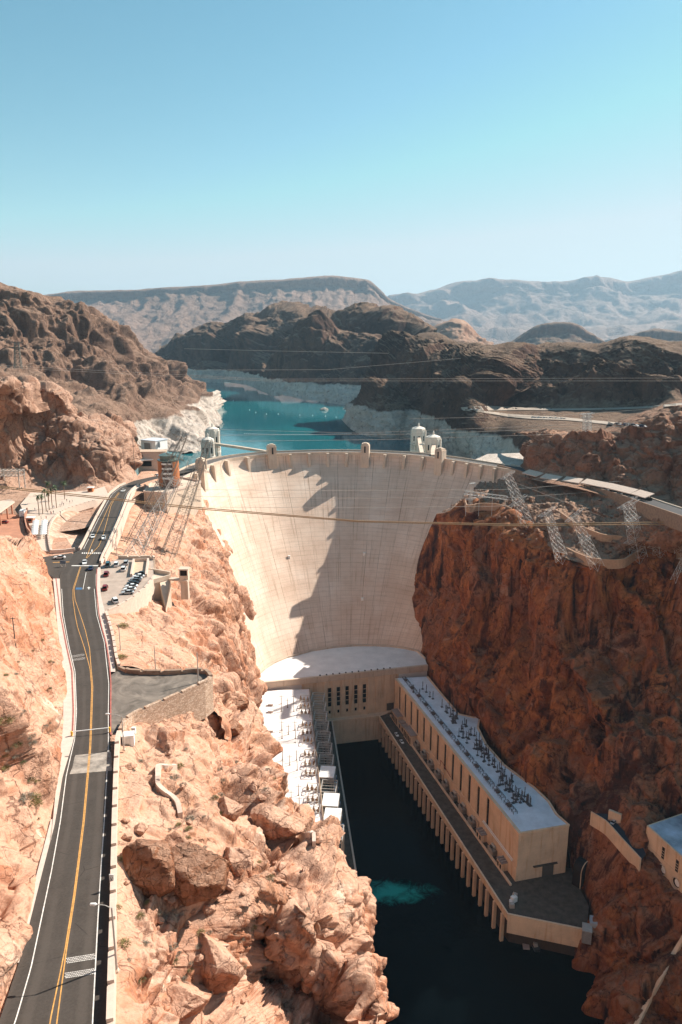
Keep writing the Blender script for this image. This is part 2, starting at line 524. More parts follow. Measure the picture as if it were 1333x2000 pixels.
# left bank between road and river, near
Lrows = [
 (2170, [(100, 198.0), (236, 197.5), (330, 193), (440, 186), (560, 174), (680, 160), (800, 160)]),
 (2000, [(110, 197.5), (236, 197.0), (330, 193.5), (440, 185), (550, 158), (665, 150), (776, 161)]),
 (1935, [(120, 197.0), (234, 196.2), (330, 193), (430, 181), (525, 152), (640, 152), (752, 162)]),
 (1880, [(130, 196.6), (234, 196), (330, 192), (425, 185), (515, 158), (635, 166), (722, 162)]),
 (1800, [(140, 196.3), (234, 196), (330, 193), (425, 188.5), (515, 169), (630, 175), (714, 164)]),
 (1715, [(150, 195.8), (234, 195.5), (330, 193), (430, 188), (530, 181.5), (630, 173.5), (702, 163)]),
 (1620, [(160, 195.3), (236, 195), (330, 191.5), (430, 186), (530, 177), (590, 171), (636, 162)]),
 (1540, [(165, 194.4), (240, 194), (310, 191.5), (390, 186.5), (470, 178), (540, 168), (584, 158)]),
 (1470, [(170, 193.5), (244, 193), (310, 190), (380, 186), (440, 178), (505, 166), (542, 156)]),
 (1410, [(180, 192.4), (240, 192), (310, 189.5), (370, 187.5), (420, 178.5), (470, 164), (508, 152)]),
 (1378, [(200, 191.4), (250, 191), (320, 189), (385, 187.5), (425, 179), (458, 164), (496, 150)]),
 (1352, [(200, 190.4), (260, 190), (330, 188.5), (395, 186.5), (428, 178), (455, 163), (486, 148)]),
]
Lrows = [(py, r[:5] + [(r[5][0] - (30 if 1500 < py < 1730 else 16), r[5][1]), (r[6][0] - (22 if py < 1500 else 48 if py < 1730 else 40), r[6][1])]) for py, r in Lrows]
Lc = hidden([[A(x, py, z) for x, z in r] for py, r in Lrows], [(5, 3, -38), (8, 4, -90), (11, 5, -165)])
def lfade(U, V):
    smooth = ss(U, 4.6, 5.6) * (1 - ss(V, 3.0, 4.3))
    return (ss(V, .9, 2.0) * ss(V, 0, .8) + .02) * (1 - .62 * smooth) * (1 - .5 * ss(U, 9.2, 10.2))
dL = rock(2.4, 42, [(22, 5.0), (9.5, 3.0), (4.2, 1.2), (1.9, .5)], (1, .8, .75), 3, .10, 1.2)
slope_L, GL = sheet('rocky_slope', Lc, 800, 560, M_left, dL, lfade)

# left canyon wall, further off, down to the power house and the dam
L2c = [[(x, y, z) for x, z in r] for y, r in [
 (190, [(-66, 191), (-56, 190), (-46, 184), (-34, 172), (-25, 152), (-19, 110), (-16, 60), (-14, 8)]),
 (215, [(-79, 190.5), (-68, 189), (-56, 184), (-42, 174), (-31, 156), (-25, 112), (-22, 60), (-20, 8)]),
 (260, [(-98, 188.5), (-90, 187), (-74, 183), (-57, 174), (-43, 158), (-36, 112), (-32, 60), (-30, 8)]),
 (310, [(-110, 187), (-100, 185), (-86, 180), (-69, 171), (-54, 155), (-46, 110), (-42, 60), (-40, 8)]),
 (360, [(-124, 178), (-113, 177), (-97, 174), (-79, 166), (-62, 150), (-54, 108), (-49, 60), (-47, 8)]),
 (410, [(-134, 176), (-123, 175), (-106, 171), (-88, 163), (-71, 148), (-61, 106), (-54, 60), (-52, 8)]),
 (450, [(-142, 175), (-131, 174), (-115, 169), (-97, 162), (-79, 146), (-66, 104), (-57, 60), (-55, 8)]),
 (490, [(-148, 176), (-138, 175), (-122, 170), (-105, 163), (-87, 145), (-71, 103), (-59, 58), (-57, 8)]),
 (525, [(-150, 178), (-140, 177), (-126, 172), (-110, 164), (-95, 144), (-77, 104), (-64, 62), (-59, 8)]),
 (560, [(-152, 180), (-142, 179), (-130, 174), (-117, 167), (-103, 146), (-86, 106), (-70, 60), (-63, 8)]),
]]
dL2 = rock(4, 38, [(22, 5), (9, 2.8), (4, 1.2)], (1, 1, .4), 23, .2, 2)
def l2fade(U, V): return (.42 + .58 * ss(V, 2.8, 3.8)) * ss(V, .9, 2.2) * (1 - .75 * ss(U, 5.2, 6.6) * 0) + .02
wall_L, GL2 = sheet('canyon_wall', L2c, 420, 380, M_left, dL2, l2fade)

# near hillside left of the road
LN = [
 (2150, [(60, 199.5), (-8, 199.2), (-60, 206), (-140, 214), (-240, 222)]),
 (2000, [(70, 199.3), (-6, 199.1), (-50, 205), (-130, 214), (-240, 224)]),
 (1860, [(110, 198.3), (44, 198.2), (5, 202), (-60, 208), (-200, 224)]),
 (1700, [(150, 196.8), (84, 196.7), (50, 199.5), (0, 203), (-180, 224)]),
 (1600, [(170, 195.6), (102, 195.5), (70, 199), (10, 204.5), (-150, 222)]),
 (1500, [(180, 194.6), (122, 194.5), (85, 199), (30, 205.5), (-130, 222)]),
 (1400, [(190, 193.6), (134, 193.5), (100, 199), (40, 207.5), (-110, 223)]),
 (1300, [(190, 192.2), (132, 192.1), (105, 198), (50, 208), (-110, 225)]),
 (1220, [(175, 190.6), (117, 190.5), (100, 197), (45, 208), (-110, 226)]),
 (1150, [(160, 189.5), (105, 189.4), (88, 198), (40, 209), (-110, 227)]),
 (1105, [(150, 188.2), (92, 188.1), (70, 196), (25, 208), (-110, 227)]),
 (1068, [(140, 187.2), (84, 187.1), (55, 193), (10, 204), (-110, 226)]),
 (1050, [(130, 186), (70, 185.5), (40, 187), (-10, 189), (-110, 192)]),
]
LNc = hidden([[A(x, py, z) for x, z in r] for py, r in LN], [(-45, -5, 14), (-130, -10, 40), (-420, 0, 60)])
dN = rock(2.4, 34, [(20, 3.6), (7, 1.0), (2.6, .3)], (.7, 1, .9), 43, .10, 1.2)
def nfade(U, V): return ss(V, 1.0, 1.9) * (1 - .6 * ss(V, 3.2, 4)) + .015
hill_N, GLN = sheet('roadside_slope', LNc, 560, 520, M_left, dN, nfade)

# rock outcrop behind the visitor plaza
LR = [
 [(-140, 1075, 188), (-140, 985, 186), (-140, 900, 205), (-140, 830, 228), (-140, 760, 252), (-140, 725, 262), (-140, 715, 258)],
 [(0, 1050, 187), (0, 968, 185.5), (0, 890, 205), (0, 820, 228), (0, 760, 248), (0, 728, 260), (0, 716, 255)],
 [(60, 1050, 186.5), (60, 958, 185.5), (60, 890, 204), (60, 830, 222), (60, 770, 242), (60, 733, 254), (60, 720, 248)],
 [(110, 1040, 185), (120, 958, 185), (115, 900, 200), (110, 840, 218), (108, 785, 236), (112, 745, 250), (112, 735, 244)],
 [(170, 1030, 184), (178, 960, 184.5), (170, 905, 200), (165, 850, 216), (155, 800, 230), (150, 790, 233), (150, 780, 228)],
 [(215, 1000, 183), (225, 950, 184), (222, 900, 199), (215, 850, 214), (205, 808, 226), (200, 795, 229), (198, 787, 224)],
 [(250, 980, 182), (258, 938, 183.5), (262, 895, 195), (255, 858, 207), (245, 822, 218), (238, 808, 222), (232, 800, 218)],
 [(280, 960, 181), (268, 925, 183), (275, 893, 190), (272, 868, 198), (266, 840, 208), (258, 825, 212), (252, 815, 208)],
]
LRc = [[B(x, y + (0, 0, 4, 10, 18, 22, 22)[i], A(x, y, z)[1]) for i, (x, y, z) in enumerate(r[:-1])] for r in LR]
LRc = [r + [tuple(np.array(r[-1]) + (-4, 22, -3)), tuple(np.array(r[-1]) + (-8, 60, -22))] for r in LRc]
dR = rock(4.5, 45, [(26, 4.5), (11, 2.3), (4.5, .8)], (1, 1, .7), 63, .2, 2)
def rfade(U, V): return ss(V, .9, 1.7) + .02
out_R, GLR = sheet('rock_outcrop', LRc, 380, 300, M_outc, dR, rfade)

# big brown hill on the left of the lake
LH = [
 [B(-160, 500, 1150), B(-160, 560, 1080), B(-160, 640, 1000), B(-160, 690, 930), B(-160, 730, 850), B(-160, 770, 700)],
 [B(0, 556, 1120), B(0, 590, 1080), B(0, 640, 1030), B(0, 690, 960), B(0, 735, 850), B(0, 780, 700)],
 [B(60, 568, 1140), B(60, 605, 1095), B(60, 660, 1040), B(60, 718, 960), B(60, 760, 840), B(60, 800, 690)],
 [B(120, 588, 1180), B(120, 622, 1130), B(120, 685, 1060), B(125, 750, 960), B(125, 790, 830), B(125, 825, 690)],
 [B(170, 606, 1230), B(172, 640, 1160), B(176, 705, 1080), B(180, 765, 980), B(190, 800, 830), B(195, 840, 680)],
 [B(215, 632, 1290), B(218, 662, 1210), B(222, 720, 1120), B(230, 778, 1010), B(240, 815, 960), B(252, 880, 930)],
 [B(262, 668, 1360), B(264, 694, 1280), B(266, 735, 1200), B(270, 774, 1090), B(285, 818, 1030), B(300, 890, 975)],
 [B(312, 698, 1440), B(314, 715, 1360), B(316, 745, 1290), B(322, 772, 1190), B(342, 806, 1110), B(362, 888, 965)],
 [B(350, 722, 1500), B(352, 735, 1430), B(355, 755, 1370), B(360, 775, 1280), B(382, 802, 1160), B(402, 876, 1010)],
 [B(378, 745, 1540), B(382, 752, 1490), B(388, 768, 1440), B(395, 782, 1390), B(410, 803, 1300), B(420, 838, 1230)],
 [B(398, 772, 1560), B(402, 776, 1540), B(408, 785, 1510), B(415, 797, 1490), B(424, 812, 1440), B(430, 835, 1250)],
 [B(404, 775, 1700), B(412, 782, 1680), B(418, 792, 1660), B(422, 800, 1640), B(430, 815, 1600), B(435, 835, 1500)],
]
def dH(p):
    d = 14 * fbm(p, 160, 4, 83) + 22 * (fbm(p, 90, 4, 89, ridged=True, an=(1, 1, .22)) - .8)
    v, c = facets(p, 60, 84, (1, 1, .3)); d = d + 11 * v - 5 * np.clip(1 - c / .16, 0, 1)
    v, c = facets(p, 24, 85, (1, 1, .3)); d = d + 5 * v - 2 * np.clip(1 - c / .16, 0, 1)
    v, c = facets(p, 10, 86, (1, 1, .5)); d = d + 2 * v
    return d + fbm(p, 6, 4, 87) * .8 + spurs(p, 75, 13, 91, .5, .85)
def hfade(U, V): return .25 + .75 * ss(V, .1, .8) * (1 - .75 * ss(V, 2.9, 3.5))
hill_L, _ = sheet('hill', LH, 380, 260, M_brown, dH, hfade)

# right canyon wall
RW = [
 [(852, 1006, 150), (833, 1050, 130), (811, 1110, 106), (799, 1180, 82), (804, 1250, 56), (809, 1300, 38), (818, 1360, 10)],
 [(880, 1001, 152), (854, 1050, 132), (829, 1110, 108), (815, 1180, 84), (823, 1260, 56), (832, 1310, 42), (836, 1390, 10)],
 [(916, 984, 157), (900, 1050, 135), (890, 1120, 112), (886, 1200, 88), (888, 1290, 62), (893, 1380, 43), (896, 1430, 20)],
 [(952, 988, 157), (938, 1060, 136), (930, 1140, 114), (930, 1230, 88), (934, 1330, 62), (940, 1408, 43), (944, 1460, 20)],
 [(1005, 1012, 155), (992, 1080, 134), (984, 1160, 112), (982, 1260, 86), (986, 1380, 60), (992, 1495, 42), (997, 1560, 15)],
 [(1055, 1050, 152), (1040, 1115, 132), (1030, 1200, 108), (1030, 1300, 84), (1035, 1430, 60), (1046, 1542, 43), (1052, 1610, 16)],
 [(1105, 1088, 150), (1090, 1150, 132), (1080, 1245, 106), (1078, 1360, 81), (1082, 1470, 60), (1098, 1590, 43), (1104, 1670, 16)],
 [(1150, 1098, 150), (1140, 1165, 130), (1132, 1260, 106), (1130, 1370, 84), (1132, 1490, 63), (1135, 1610, 43), (1135, 1720, 17)],
 [(1200, 1098, 150), (1192, 1180, 128), (1187, 1280, 105), (1186, 1390, 84), (1184, 1500, 66), (1180, 1600, 50), (1152, 1760, 17)],
 [(1245, 1075, 153), (1240, 1175, 130), (1236, 1280, 106), (1234, 1400, 85), (1236, 1530, 68), (1225, 1660, 47), (1150, 1850, 4)],
 [(1290, 1078, 153), (1288, 1190, 128), (1286, 1300, 104), (1285, 1420, 85), (1285, 1550, 68), (1265, 1700, 44), (1185, 1915, 0)],
 [(1345, 1080, 154), (1345, 1200, 126), (1345, 1320, 101), (1345, 1440, 83), (1340, 1570, 66), (1315, 1760, 38), (1225, 1985, -1)],
 [(1450, 1090, 154), (1450, 1220, 124), (1450, 1340, 100), (1450, 1460, 82), (1440, 1620, 62), (1400, 1850, 32), (1290, 2090, -1)],
 [(1600, 1100, 162), (1600, 1240, 124), (1600, 1360, 100), (1600, 1480, 82), (1580, 1680, 60), (1520, 1950, 32), (1380, 2220, -1)],
]
def lift_rw(k, r):
    a = (0, 1, 3, 6, 9)[k] if k < 5 else 9
    return [(x, y, z + a * f) for (x, y, z), f in zip(r, (1, 1.2, .85, .35, 0, 0, 0))]
RW = [lift_rw(k, r) for k, r in enumerate(RW)]
RWc = [[tuple(np.array(A(*r[0])) + (2, 14, -5))] + [A(*p) for p in r] + [tuple(np.array(A(*r[-1])) + (4, -4, -22))] for r in RW]
def dRW(p):
    d = 9 * fbm(p, 70, 4, 103, an=(1, 1, .6)) + 13 * (fbm(p, 62, 4, 109, ridged=True, an=(1, 1, .35), gain=.45) - .8)
    for s, a, sd in ((44, 11, 104), (19, 6.5, 105), (8, 2.2, 106), (3.4, .6, 107)):
        v, c = facets(p, s, sd, (1, 1, .38)); d = d + a * v - a * .35 * np.clip(1 - c / .15, 0, 1)
    return d + .25 * fbm(p, 2.2, 4, 108)
def rwfade(U, V):
    V = V - 1
    pad = 1 - .85 * np.exp(-((U - 8.6) / 1.1) ** 2 - ((V - 4.9) / .9) ** 2)
    return pad * (.4 + .6 * ss(V, 0, .7)) * (1 - .8 * ss(V, 4.3, 5.0) * (1 - ss(U, 8, 9.5))) * (1 - .9 * (1 - ss(U, .5, 2.6)) * (.75 + .25 * (1 - ss(V, 1.5, 3))))
cliff_R, GRW = sheet('canyon_wall', RWc, 460, 560, M_cliff, dRW, rwfade)

# shelf between the crest road and the cliff edge on the right
RS = [
 [(975, 905, 181), (955, 925, 172), (915, 962, 162), (862, 1000, 150.5)],
 [(1012, 921, 180.4), (985, 945, 171), (945, 970, 163), (905, 986, 156.5)],
 [(1050, 931, 181), (1035, 955, 173), (1000, 985, 163), (975, 998, 155.5)],
 [(1100, 941, 182), (1090, 975, 174), (1065, 1020, 163), (1040, 1040, 152)],
 [(1160, 954, 183.3), (1150, 990, 174), (1130, 1040, 162), (1105, 1089, 149.5)],
 [(1220, 970, 185), (1205, 1005, 175), (1190, 1050, 162), (1180, 1099, 149.5)],
 [(1280, 990, 186.8), (1270, 1025, 177), (1255, 1060, 165), (1245, 1077, 152.5)],
 [(1345, 1012, 188), (1345, 1040, 180), (1345, 1066, 167), (1345, 1082, 153.5)],
 [(1450, 1050, 190), (1450, 1065, 180), (1450, 1082, 168), (1450, 1092, 153.5)],
]
dS = rock(1.6, 40, [(16, 1.5), (7, 1.0), (3, .7), (1.5, .35)], (1, 1, .8), 123, .25, 2)
def sfade(U, V): return ss(V, .15, .7) * (1 - .6 * ss(V, 2.5, 3)) + .02
shelf_R, GRS = sheet('rocky_shelf', [[A(x, y, z + (0, .33, .66, 1)[i] * (1, 3, 8, 9, 9, 9, 9, 9, 9)[k]) for i, (x, y, z) in enumerate(r)] for k, r in enumerate(RS)], 340, 150, M_shelf, dS, sfade)

# bluff behind the crest road, parking terraces and dark hills on the right
RB = [
 [(1012, 930, 540), (1016, 914, 562), (1018, 890, 567), (1022, 868, 575), (1030, 852, 588)],
 [(1056, 940, 495), (1058, 921, 512), (1055, 890, 518), (1055, 864, 530), (1062, 848, 542)],
 [(1108, 950, 470), (1110, 932, 490), (1108, 895, 498), (1108, 860, 511), (1112, 848, 522)],
 [(1160, 962, 455), (1160, 944, 474), (1158, 905, 482), (1156, 864, 495), (1158, 852, 506)],
 [(1210, 976, 440), (1210, 958, 458), (1205, 915, 467), (1200, 872, 481), (1200, 854, 494)],
 [(1260, 992, 425), (1262, 973, 443), (1252, 925, 454), (1245, 872, 469), (1248, 840, 484)],
 [(1310, 1010, 410), (1315, 993, 428), (1308, 930, 439), (1300, 870, 453), (1298, 820, 472)],
 [(1370, 1030, 398), (1370, 1013, 415), (1365, 940, 427), (1360, 862, 446), (1355, 797, 471)],
 [(1470, 1060, 380), (1470, 1043, 398), (1465, 950, 412), (1460, 852, 436), (1455, 772, 462)],
 [(1800, 1100, 360), (1800, 1060, 380), (1800, 950, 400), (1800, 850, 430), (1800, 740, 462)],
]
RB = [[(x, y, d + (0, 3, 8, 8, 8)[i] + ((0, 2, 12, 14, 14)[i] if k > 3 else 0)) for i, (x, y, d) in enumerate(r)] for k, r in enumerate(RB)]
RBc = [[B(*p) for p in r] + [tuple(np.array(B(*r[-1])) + (3, 36, -2)), tuple(np.array(B(*r[-1])) + (8, 95, -11))] for r in RB]
dB = rock(4.5, 45, [(26, 5), (11, 2.8), (5, 1.2)], (1, 1, .6), 143, .25, 2.5)
def bfade(U, V): return (ss(V, 1.0, 1.7) + .02) * (1 - .8 * ss(V, 4.2, 5.2))
bluff_R, GRB = sheet('rock_bluff', RBc, 340, 230, M_bluff, dB, bfade)

RH = [  # columns left to right; rows from the water up to the skyline
 [B(676, 830, 1250), B(686, 812, 1300), B(698, 793, 1340), B(716, 775, 1400), B(738, 748, 1480), B(770, 712, 1560), B(800, 685, 1640), B(835, 657, 1720), B(850, 668, 1900)],
 [B(708, 850, 1150), B(712, 826, 1165), B(720, 800, 1190), B(738, 780, 1260), B(762, 752, 1350), B(795, 718, 1450), B(828, 690, 1540), B(862, 664, 1640), B(872, 674, 1800)],
 [B(760, 858, 1118), B(760, 836, 1130), B(768, 805, 1150), B(785, 785, 1190), B(806, 758, 1250), B(835, 728, 1330), B(862, 700, 1420), B(895, 670, 1520), B(900, 680, 1700)],
 [B(822, 860, 1105), B(820, 834, 1118), B(824, 806, 1132), B(838, 785, 1155), B(858, 752, 1200), B(880, 722, 1250), B(905, 698, 1340), B(930, 670, 1440), B(935, 680, 1650)],
 [B(872, 882, 1000), B(872, 850, 1015), B(876, 812, 1035), B(890, 795, 1060), B(905, 765, 1120), B(922, 735, 1170), B(940, 705, 1260), B(965, 676, 1360), B(968, 686, 1600)],
 [B(920, 912, 860), B(920, 868, 880), B(924, 830, 910), B(935, 806, 945), B(945, 790, 1010), B(960, 758, 1080), B(980, 715, 1170), B(1005, 677, 1290), B(1005, 687, 1500)],
 [B(968, 915, 810), B(970, 875, 830), B(974, 842, 850), B(985, 812, 900), B(998, 792, 980), B(1012, 756, 1060), B(1035, 710, 1150), B(1060, 668, 1260), B(1060, 680, 1450)],
 [B(1015, 910, 720), B(1018, 872, 745), B(1022, 846, 770), B(1030, 818, 850), B(1048, 792, 960), B(1065, 756, 1040), B(1085, 712, 1120), B(1110, 672, 1230), B(1110, 684, 1400)],
 [B(1070, 880, 600), B(1075, 856, 650), B(1082, 838, 720), B(1095, 822, 800), B(1110, 795, 920), B(1125, 760, 1010), B(1140, 715, 1090), B(1165, 678, 1190), B(1165, 690, 1400)],
 [B(1130, 880, 580), B(1138, 858, 630), B(1148, 842, 690), B(1160, 828, 770), B(1172, 798, 890), B(1185, 765, 970), B(1200, 718, 1050), B(1215, 672, 1150), B(1215, 684, 1380)],
 [B(1195, 880, 580), B(1205, 855, 630), B(1218, 838, 690), B(1232, 824, 760), B(1245, 796, 870), B(1258, 762, 940), B(1268, 715, 1010), B(1280, 664, 1110), B(1280, 676, 1350)],
 [B(1265, 870, 600), B(1278, 838, 650), B(1292, 815, 700), B(1306, 800, 760), B(1320, 780, 840), B(1330, 750, 910), B(1338, 712, 980), B(1345, 667, 1080), B(1345, 680, 1300)],
 [B(1400, 850, 600), B(1405, 815, 650), B(1412, 792, 700), B(1420, 775, 760), B(1430, 755, 830), B(1440, 730, 890), B(1450, 700, 950), B(1460, 660, 1050), B(1460, 672, 1300)],
]
def dRH(p):
    d = 22 * fbm(p, 230, 3, 163) + 58 * (fbm(p + 30 * vnoise(p / 90., 7)[:, None], 260, 3, 169, ridged=True, an=(1, .6, .5), gain=.4) - .8)
    for s, a, sd in ((90, 7, 164), (34, 4.0, 165), (14, 2.6, 166), (6, 1.4, 167)):
        v, c = facets(p, s, sd, (1, .8, 1.1), warp=.8); d = d + a * v - a * .3 * np.clip(1 - c / .15, 0, 1)
    return d + fbm(p, 5, 3, 168) * .8 + spurs(p, 150, 40, 171)
def rhfade(U, V):
    flat = np.maximum(ss(U, 4.6, 5.6) * ss(V, .2, 1.0), ss(U, 5.8, 6.6)) * (1 - ss(V, 3.6, 4.3))
    return (1 - .95 * flat) * (.6 + .4 * ss(V, 2.0, 3.3)) * (1 - .8 * ss(V, 5.2, 7.0))
def steep(cols, k, i0, i1):
    out = []
    for c in cols:
        q = []
        for i, p in enumerate(c):
            if i <= i0: q.append(p)
            else:
                y0 = c[i0][1]; y = y0 + (p[1] - y0) * k
                d = (np.array(p) - (0, 0, H)) * (y / p[1]) + (0, 0, H)
                q.append(tuple(d))
        out.append(q)
    return out
RH[:6] = steep(RH[:6], .5, 0, 8)
RH[6:] = steep(RH[6:], .6, 4, 8)
hill_R, GRH = sheet('hill', RH, 420, 360, M_dark, dRH, rhfade)

# dark hills across the lake
def far_hill(name, cols, mat, disp, nu, nv, fade=None):
    return sheet(name, [[B(*p) for p in c] for c in cols], nu, nv, mat, disp, fade)
MH = [
 [(280, 742, 2600), (285, 715, 2700), (290, 700, 2800), (300, 690, 2900), (310, 680, 3000), (315, 690, 3400)],
 [(335, 745, 2560), (338, 722, 2620), (342, 708, 2700), (350, 690, 2830), (362, 664, 2960), (366, 676, 3400)],
 [(385, 745, 2500), (388, 722, 2560), (394, 700, 2640), (405, 670, 2780), (425, 632, 2950), (430, 645, 3400)],
 [(440, 748, 2420), (444, 724, 2480), (452, 695, 2580), (468, 655, 2720), (488, 618, 2920), (492, 632, 3400)],
 [(490, 755, 2250), (494, 728, 2320), (505, 698, 2450), (520, 655, 2620), (545, 611, 2880), (548, 626, 3400)],
 [(535, 774, 1920), (540, 738, 2040), (552, 706, 2200), (572, 660, 2450), (600, 620, 2800), (603, 634, 3400)],
 [(580, 782, 1800), (586, 748, 1900), (600, 718, 2050), (620, 672, 2320), (645, 624, 2700), (648, 636, 3300)],
 [(630, 786, 1740), (636, 756, 1830), (650, 728, 1980), (672, 682, 2250), (695, 621, 2640), (698, 634, 3300)],
 [(680, 794, 1640), (688, 762, 1740), (702, 736, 1880), (722, 692, 2150), (742, 634, 2560), (746, 646, 3200)],
 [(730, 800, 1600), (738, 768, 1680), (750, 742, 1820), (770, 705, 2100), (790, 652, 2500), (795, 664, 3100)],
 [(790, 800, 1600), (798, 768, 1680), (810, 742, 1820), (830, 710, 2100), (850, 664, 2500), (855, 674, 3000)],
]
def dMH(p):
    d = 40 * fbm(p, 420, 4, 183) + 115 * (fbm(p, 430, 4, 189, ridged=True, an=(1, .6, .5), gain=.45) - .8)
    for s, a, sd in ((170, 12, 184), (60, 8, 185), (24, 5, 186)):
        v, c = facets(p, s, sd, (1, .8, 1.1), warp=.8); d = d + a * v - a * .3 * np.clip(1 - c / .15, 0, 1)
    return d + fbm(p, 10, 3, 188) * 1.5 + spurs(p, 300, 70, 191)
def mhfade(U, V): return .45 + .55 * ss(V, .8, 2.0) * (1 - .85 * ss(V, 2.6, 4))
hill_M, _ = sheet('hill', steep([[B(*p) for p in c] for c in MH], .42, 0, 5), 380, 230, M_dark, dMH, mhfade)

def ridge_cols(top, base_y, yd, rows, back):
    """columns from a skyline: rows = fractions down to the base with distance offsets"""
    cols = []
    for x, y in top:
        c = [(x, y + (base_y - y) * f, yd + dy) for f, dy in rows]
        cols.append(c[::-1] + [(x, y + 6, yd + back)])
    return cols
def dsm(a, s, sd):
    return lambda p: a * fbm(p, s, 5, sd) + a * .9 * (fbm(p, s * .7, 5, sd + 9, ridged=True) - .8) + a * .16 * facets(p, s * .12, sd + 3)[0]
knoll = ridge_cols([(780, 668), (810, 655), (842, 641), (868, 632), (886, 625), (904, 628), (920, 642), (940, 662), (960, 676)], 700, 3300, [(0, 0), (.5, -150), (1, -350)], 400)
far_hill('hill', knoll, M_shelf, dsm(22, 160, 203), 90, 60, lambda U, V: 1 - .6 * ss(V, 1.6, 2))
butte = ridge_cols([(985, 676), (1012, 660), (1040, 642), (1062, 633), (1085, 631), (1118, 632), (1135, 640), (1155, 652), (1185, 672)], 705, 4600, [(0, 0), (.4, -60), (1, -500)], 500)
far_hill('hill', butte, M_dark, dsm(26, 200, 213), 90, 60, lambda U, V: 1 - .7 * ss(V, 1.6, 2))
butte2 = ridge_cols([(1205, 672), (1235, 656), (1262, 646), (1290, 643), (1320, 648), (1350, 655), (1390, 668), (1420, 680)], 705, 5000, [(0, 0), (.4, -60), (1, -500)], 500)
far_hill('hill', butte2, M_dark, dsm(26, 200, 223), 90, 60, lambda U, V: 1 - .7 * ss(V, 1.6, 2))
mesa_top = [(40, 588), (95, 575), (150, 569), (205, 567), (260, 566), (310, 563), (360, 560), (405, 558), (450, 553), (495, 549), (545, 547), (570, 544), (600, 542), (628, 540), (650, 539), (676, 542), (700, 545), (722, 549), (738, 562), (760, 583), (790, 598), (830, 614), (900, 640)]
mesa = ridge_cols(mesa_top, 690, 8200, [(0, 0), (.12, -60), (.2, -130), (.5, -700), (1, -2000)], 900)
def dme(p):
    return 60 * (fbm(p, 420, 5, 231, ridged=True, an=(1, .35, .25)) - .8) + 40 * fbm(p, 600, 4, 235) + 14 * facets(p, 90, 237, (1, 1, .4))[0]
far_hill('mesa', mesa, M_mesa, dme, 300, 120, lambda U, V: .12 + .88 * (1 - ss(V, 3.3, 3.9)))
range_top = [(640, 640), (700, 605), (765, 583), (800, 578), (850, 568), (880, 558), (905, 553), (935, 551), (960, 550), (1000, 548), (1040, 551), (1080, 552), (1115, 549), (1150, 546), (1185, 545), (1225, 551), (1260, 545), (1290, 540), (1333, 533), (1400, 528), (1500, 532)]
rng_ = ridge_cols(range_top, 690, 15500, [(0, 0), (.25, -350), (.6, -1800), (1, -5500)], 1500)
def dra(p): return 330 * (fbm(p, 1500, 6, 251, ridged=True) - .9) + 130 * fbm(p, 900, 4, 255)
far_hill('mountain_range', rng_, M_range, dra, 300, 140, lambda U, V: .75 - .62 * ss(V, 2.6, 3))

BOUNCE_HILLS = [  # unseen hills behind the camera, added to bounce warm light onto the dam
 [(-700, 60, 120), (-420, 20, 190), (-330, -60, 225), (-300, -200, 330), (-330, -420, 420)],
 [(-320, 40, 205), (-200, 0, 210), (-170, -80, 240), (-150, -210, 330), (-160, -420, 430)],
 [(-110, 30, 204), (-60, 10, 190), (-50, -70, 200), (-50, -200, 260), (-60, -420, 330)],
 [(-10, 40, 150), (0, 0, 120), (10, -70, 110), (10, -200, 160), (0, -420, 260)],
 [(50, 20, -2), (50, -20, -2), (50, -80, 10), (50, -220, 90), (50, -420, 240)],
 [(110, 20, -2), (110, -20, -2), (110, -80, 10), (110, -220, 90), (110, -420, 240)],
 [(190, 60, 80), (190, 0, 110), (180, -80, 130), (170, -220, 200), (170, -420, 300)],
 [(300, 80, 190), (300, 0, 215), (290, -80, 240), (280, -220, 320), (280, -420, 420)],
 [(700, 100, 190), (600, 0, 240), (500, -80, 280), (480, -220, 350), (480, -420, 450)],
]
sheet('hill', BOUNCE_HILLS, 120, 120, M_bounce, rock(8, 70, [(30, 6), (12, 3)], seed=303))
SHADE_HILL = [  # unseen hill right of the view, added to shade the lower right cliff
 [(236, 300, 150), (290, 300, 225), (350, 300, 285), (430, 300, 330), (520, 300, 330)],
 [(228, 350, 152), (285, 350, 222), (350, 350, 280), (430, 350, 330), (520, 350, 340)],
 [(225, 400, 156), (285, 400, 215), (350, 400, 270), (430, 400, 320), (520, 400, 340)],
 [(235, 450, 170), (290, 450, 212), (350, 450, 258), (430, 450, 300), (520, 450, 320)],
]
sheet('hill', SHADE_HILL, 70, 70, M_cliff, rock(6, 60, [(26, 5), (11, 2.5)], seed=313))
gm = MB().ribbon([(-28000 * .95, 3200, 100), (-28000 * .95, 39000, 100)], [(28000 * .95, 3200, 100), (28000 * .95, 39000, 100)])
tag(gm.build('ground', M_desert), kind='structure')

# ------------------------------------------------------------------ water
tb = [(104, 596), (125, 572), (146, 556), (178, 566), (190, 600), (175, 650), (128, 640)]
tag(MB().prism(tb, 110, 179.2).build('terrace', M_islet), kind='structure')
t = NT('lake_water', .08, .28)
ln = t.noise(.004, 4)
t.color(t.ramp(ln, [(.35, (.003, .10, .125)), (.65, (.006, .15, .172))]))
t.bump(t.noise(.12, 4, .6, an=(1, .5, 1)), .25, .5)
M_lake = t.m
lk = MB().add([(-170, 570, 128), (-110, 600, 128), (-80, 636, 128), (-20, 650, 128), (28, 648, 128), (66, 636, 128), (95, 615, 128), (112, 600, 128), (150, 660, 128), (420, 900, 128), (700, 1700, 128), (-150, 3300, 128), (-1000, 3300, 128), (-520, 1500, 128), (-250, 800, 128)], [tuple(range(15))])
tag(lk.build('lake', M_lake), kind='structure')
t = NT('river_water', .12, .03)
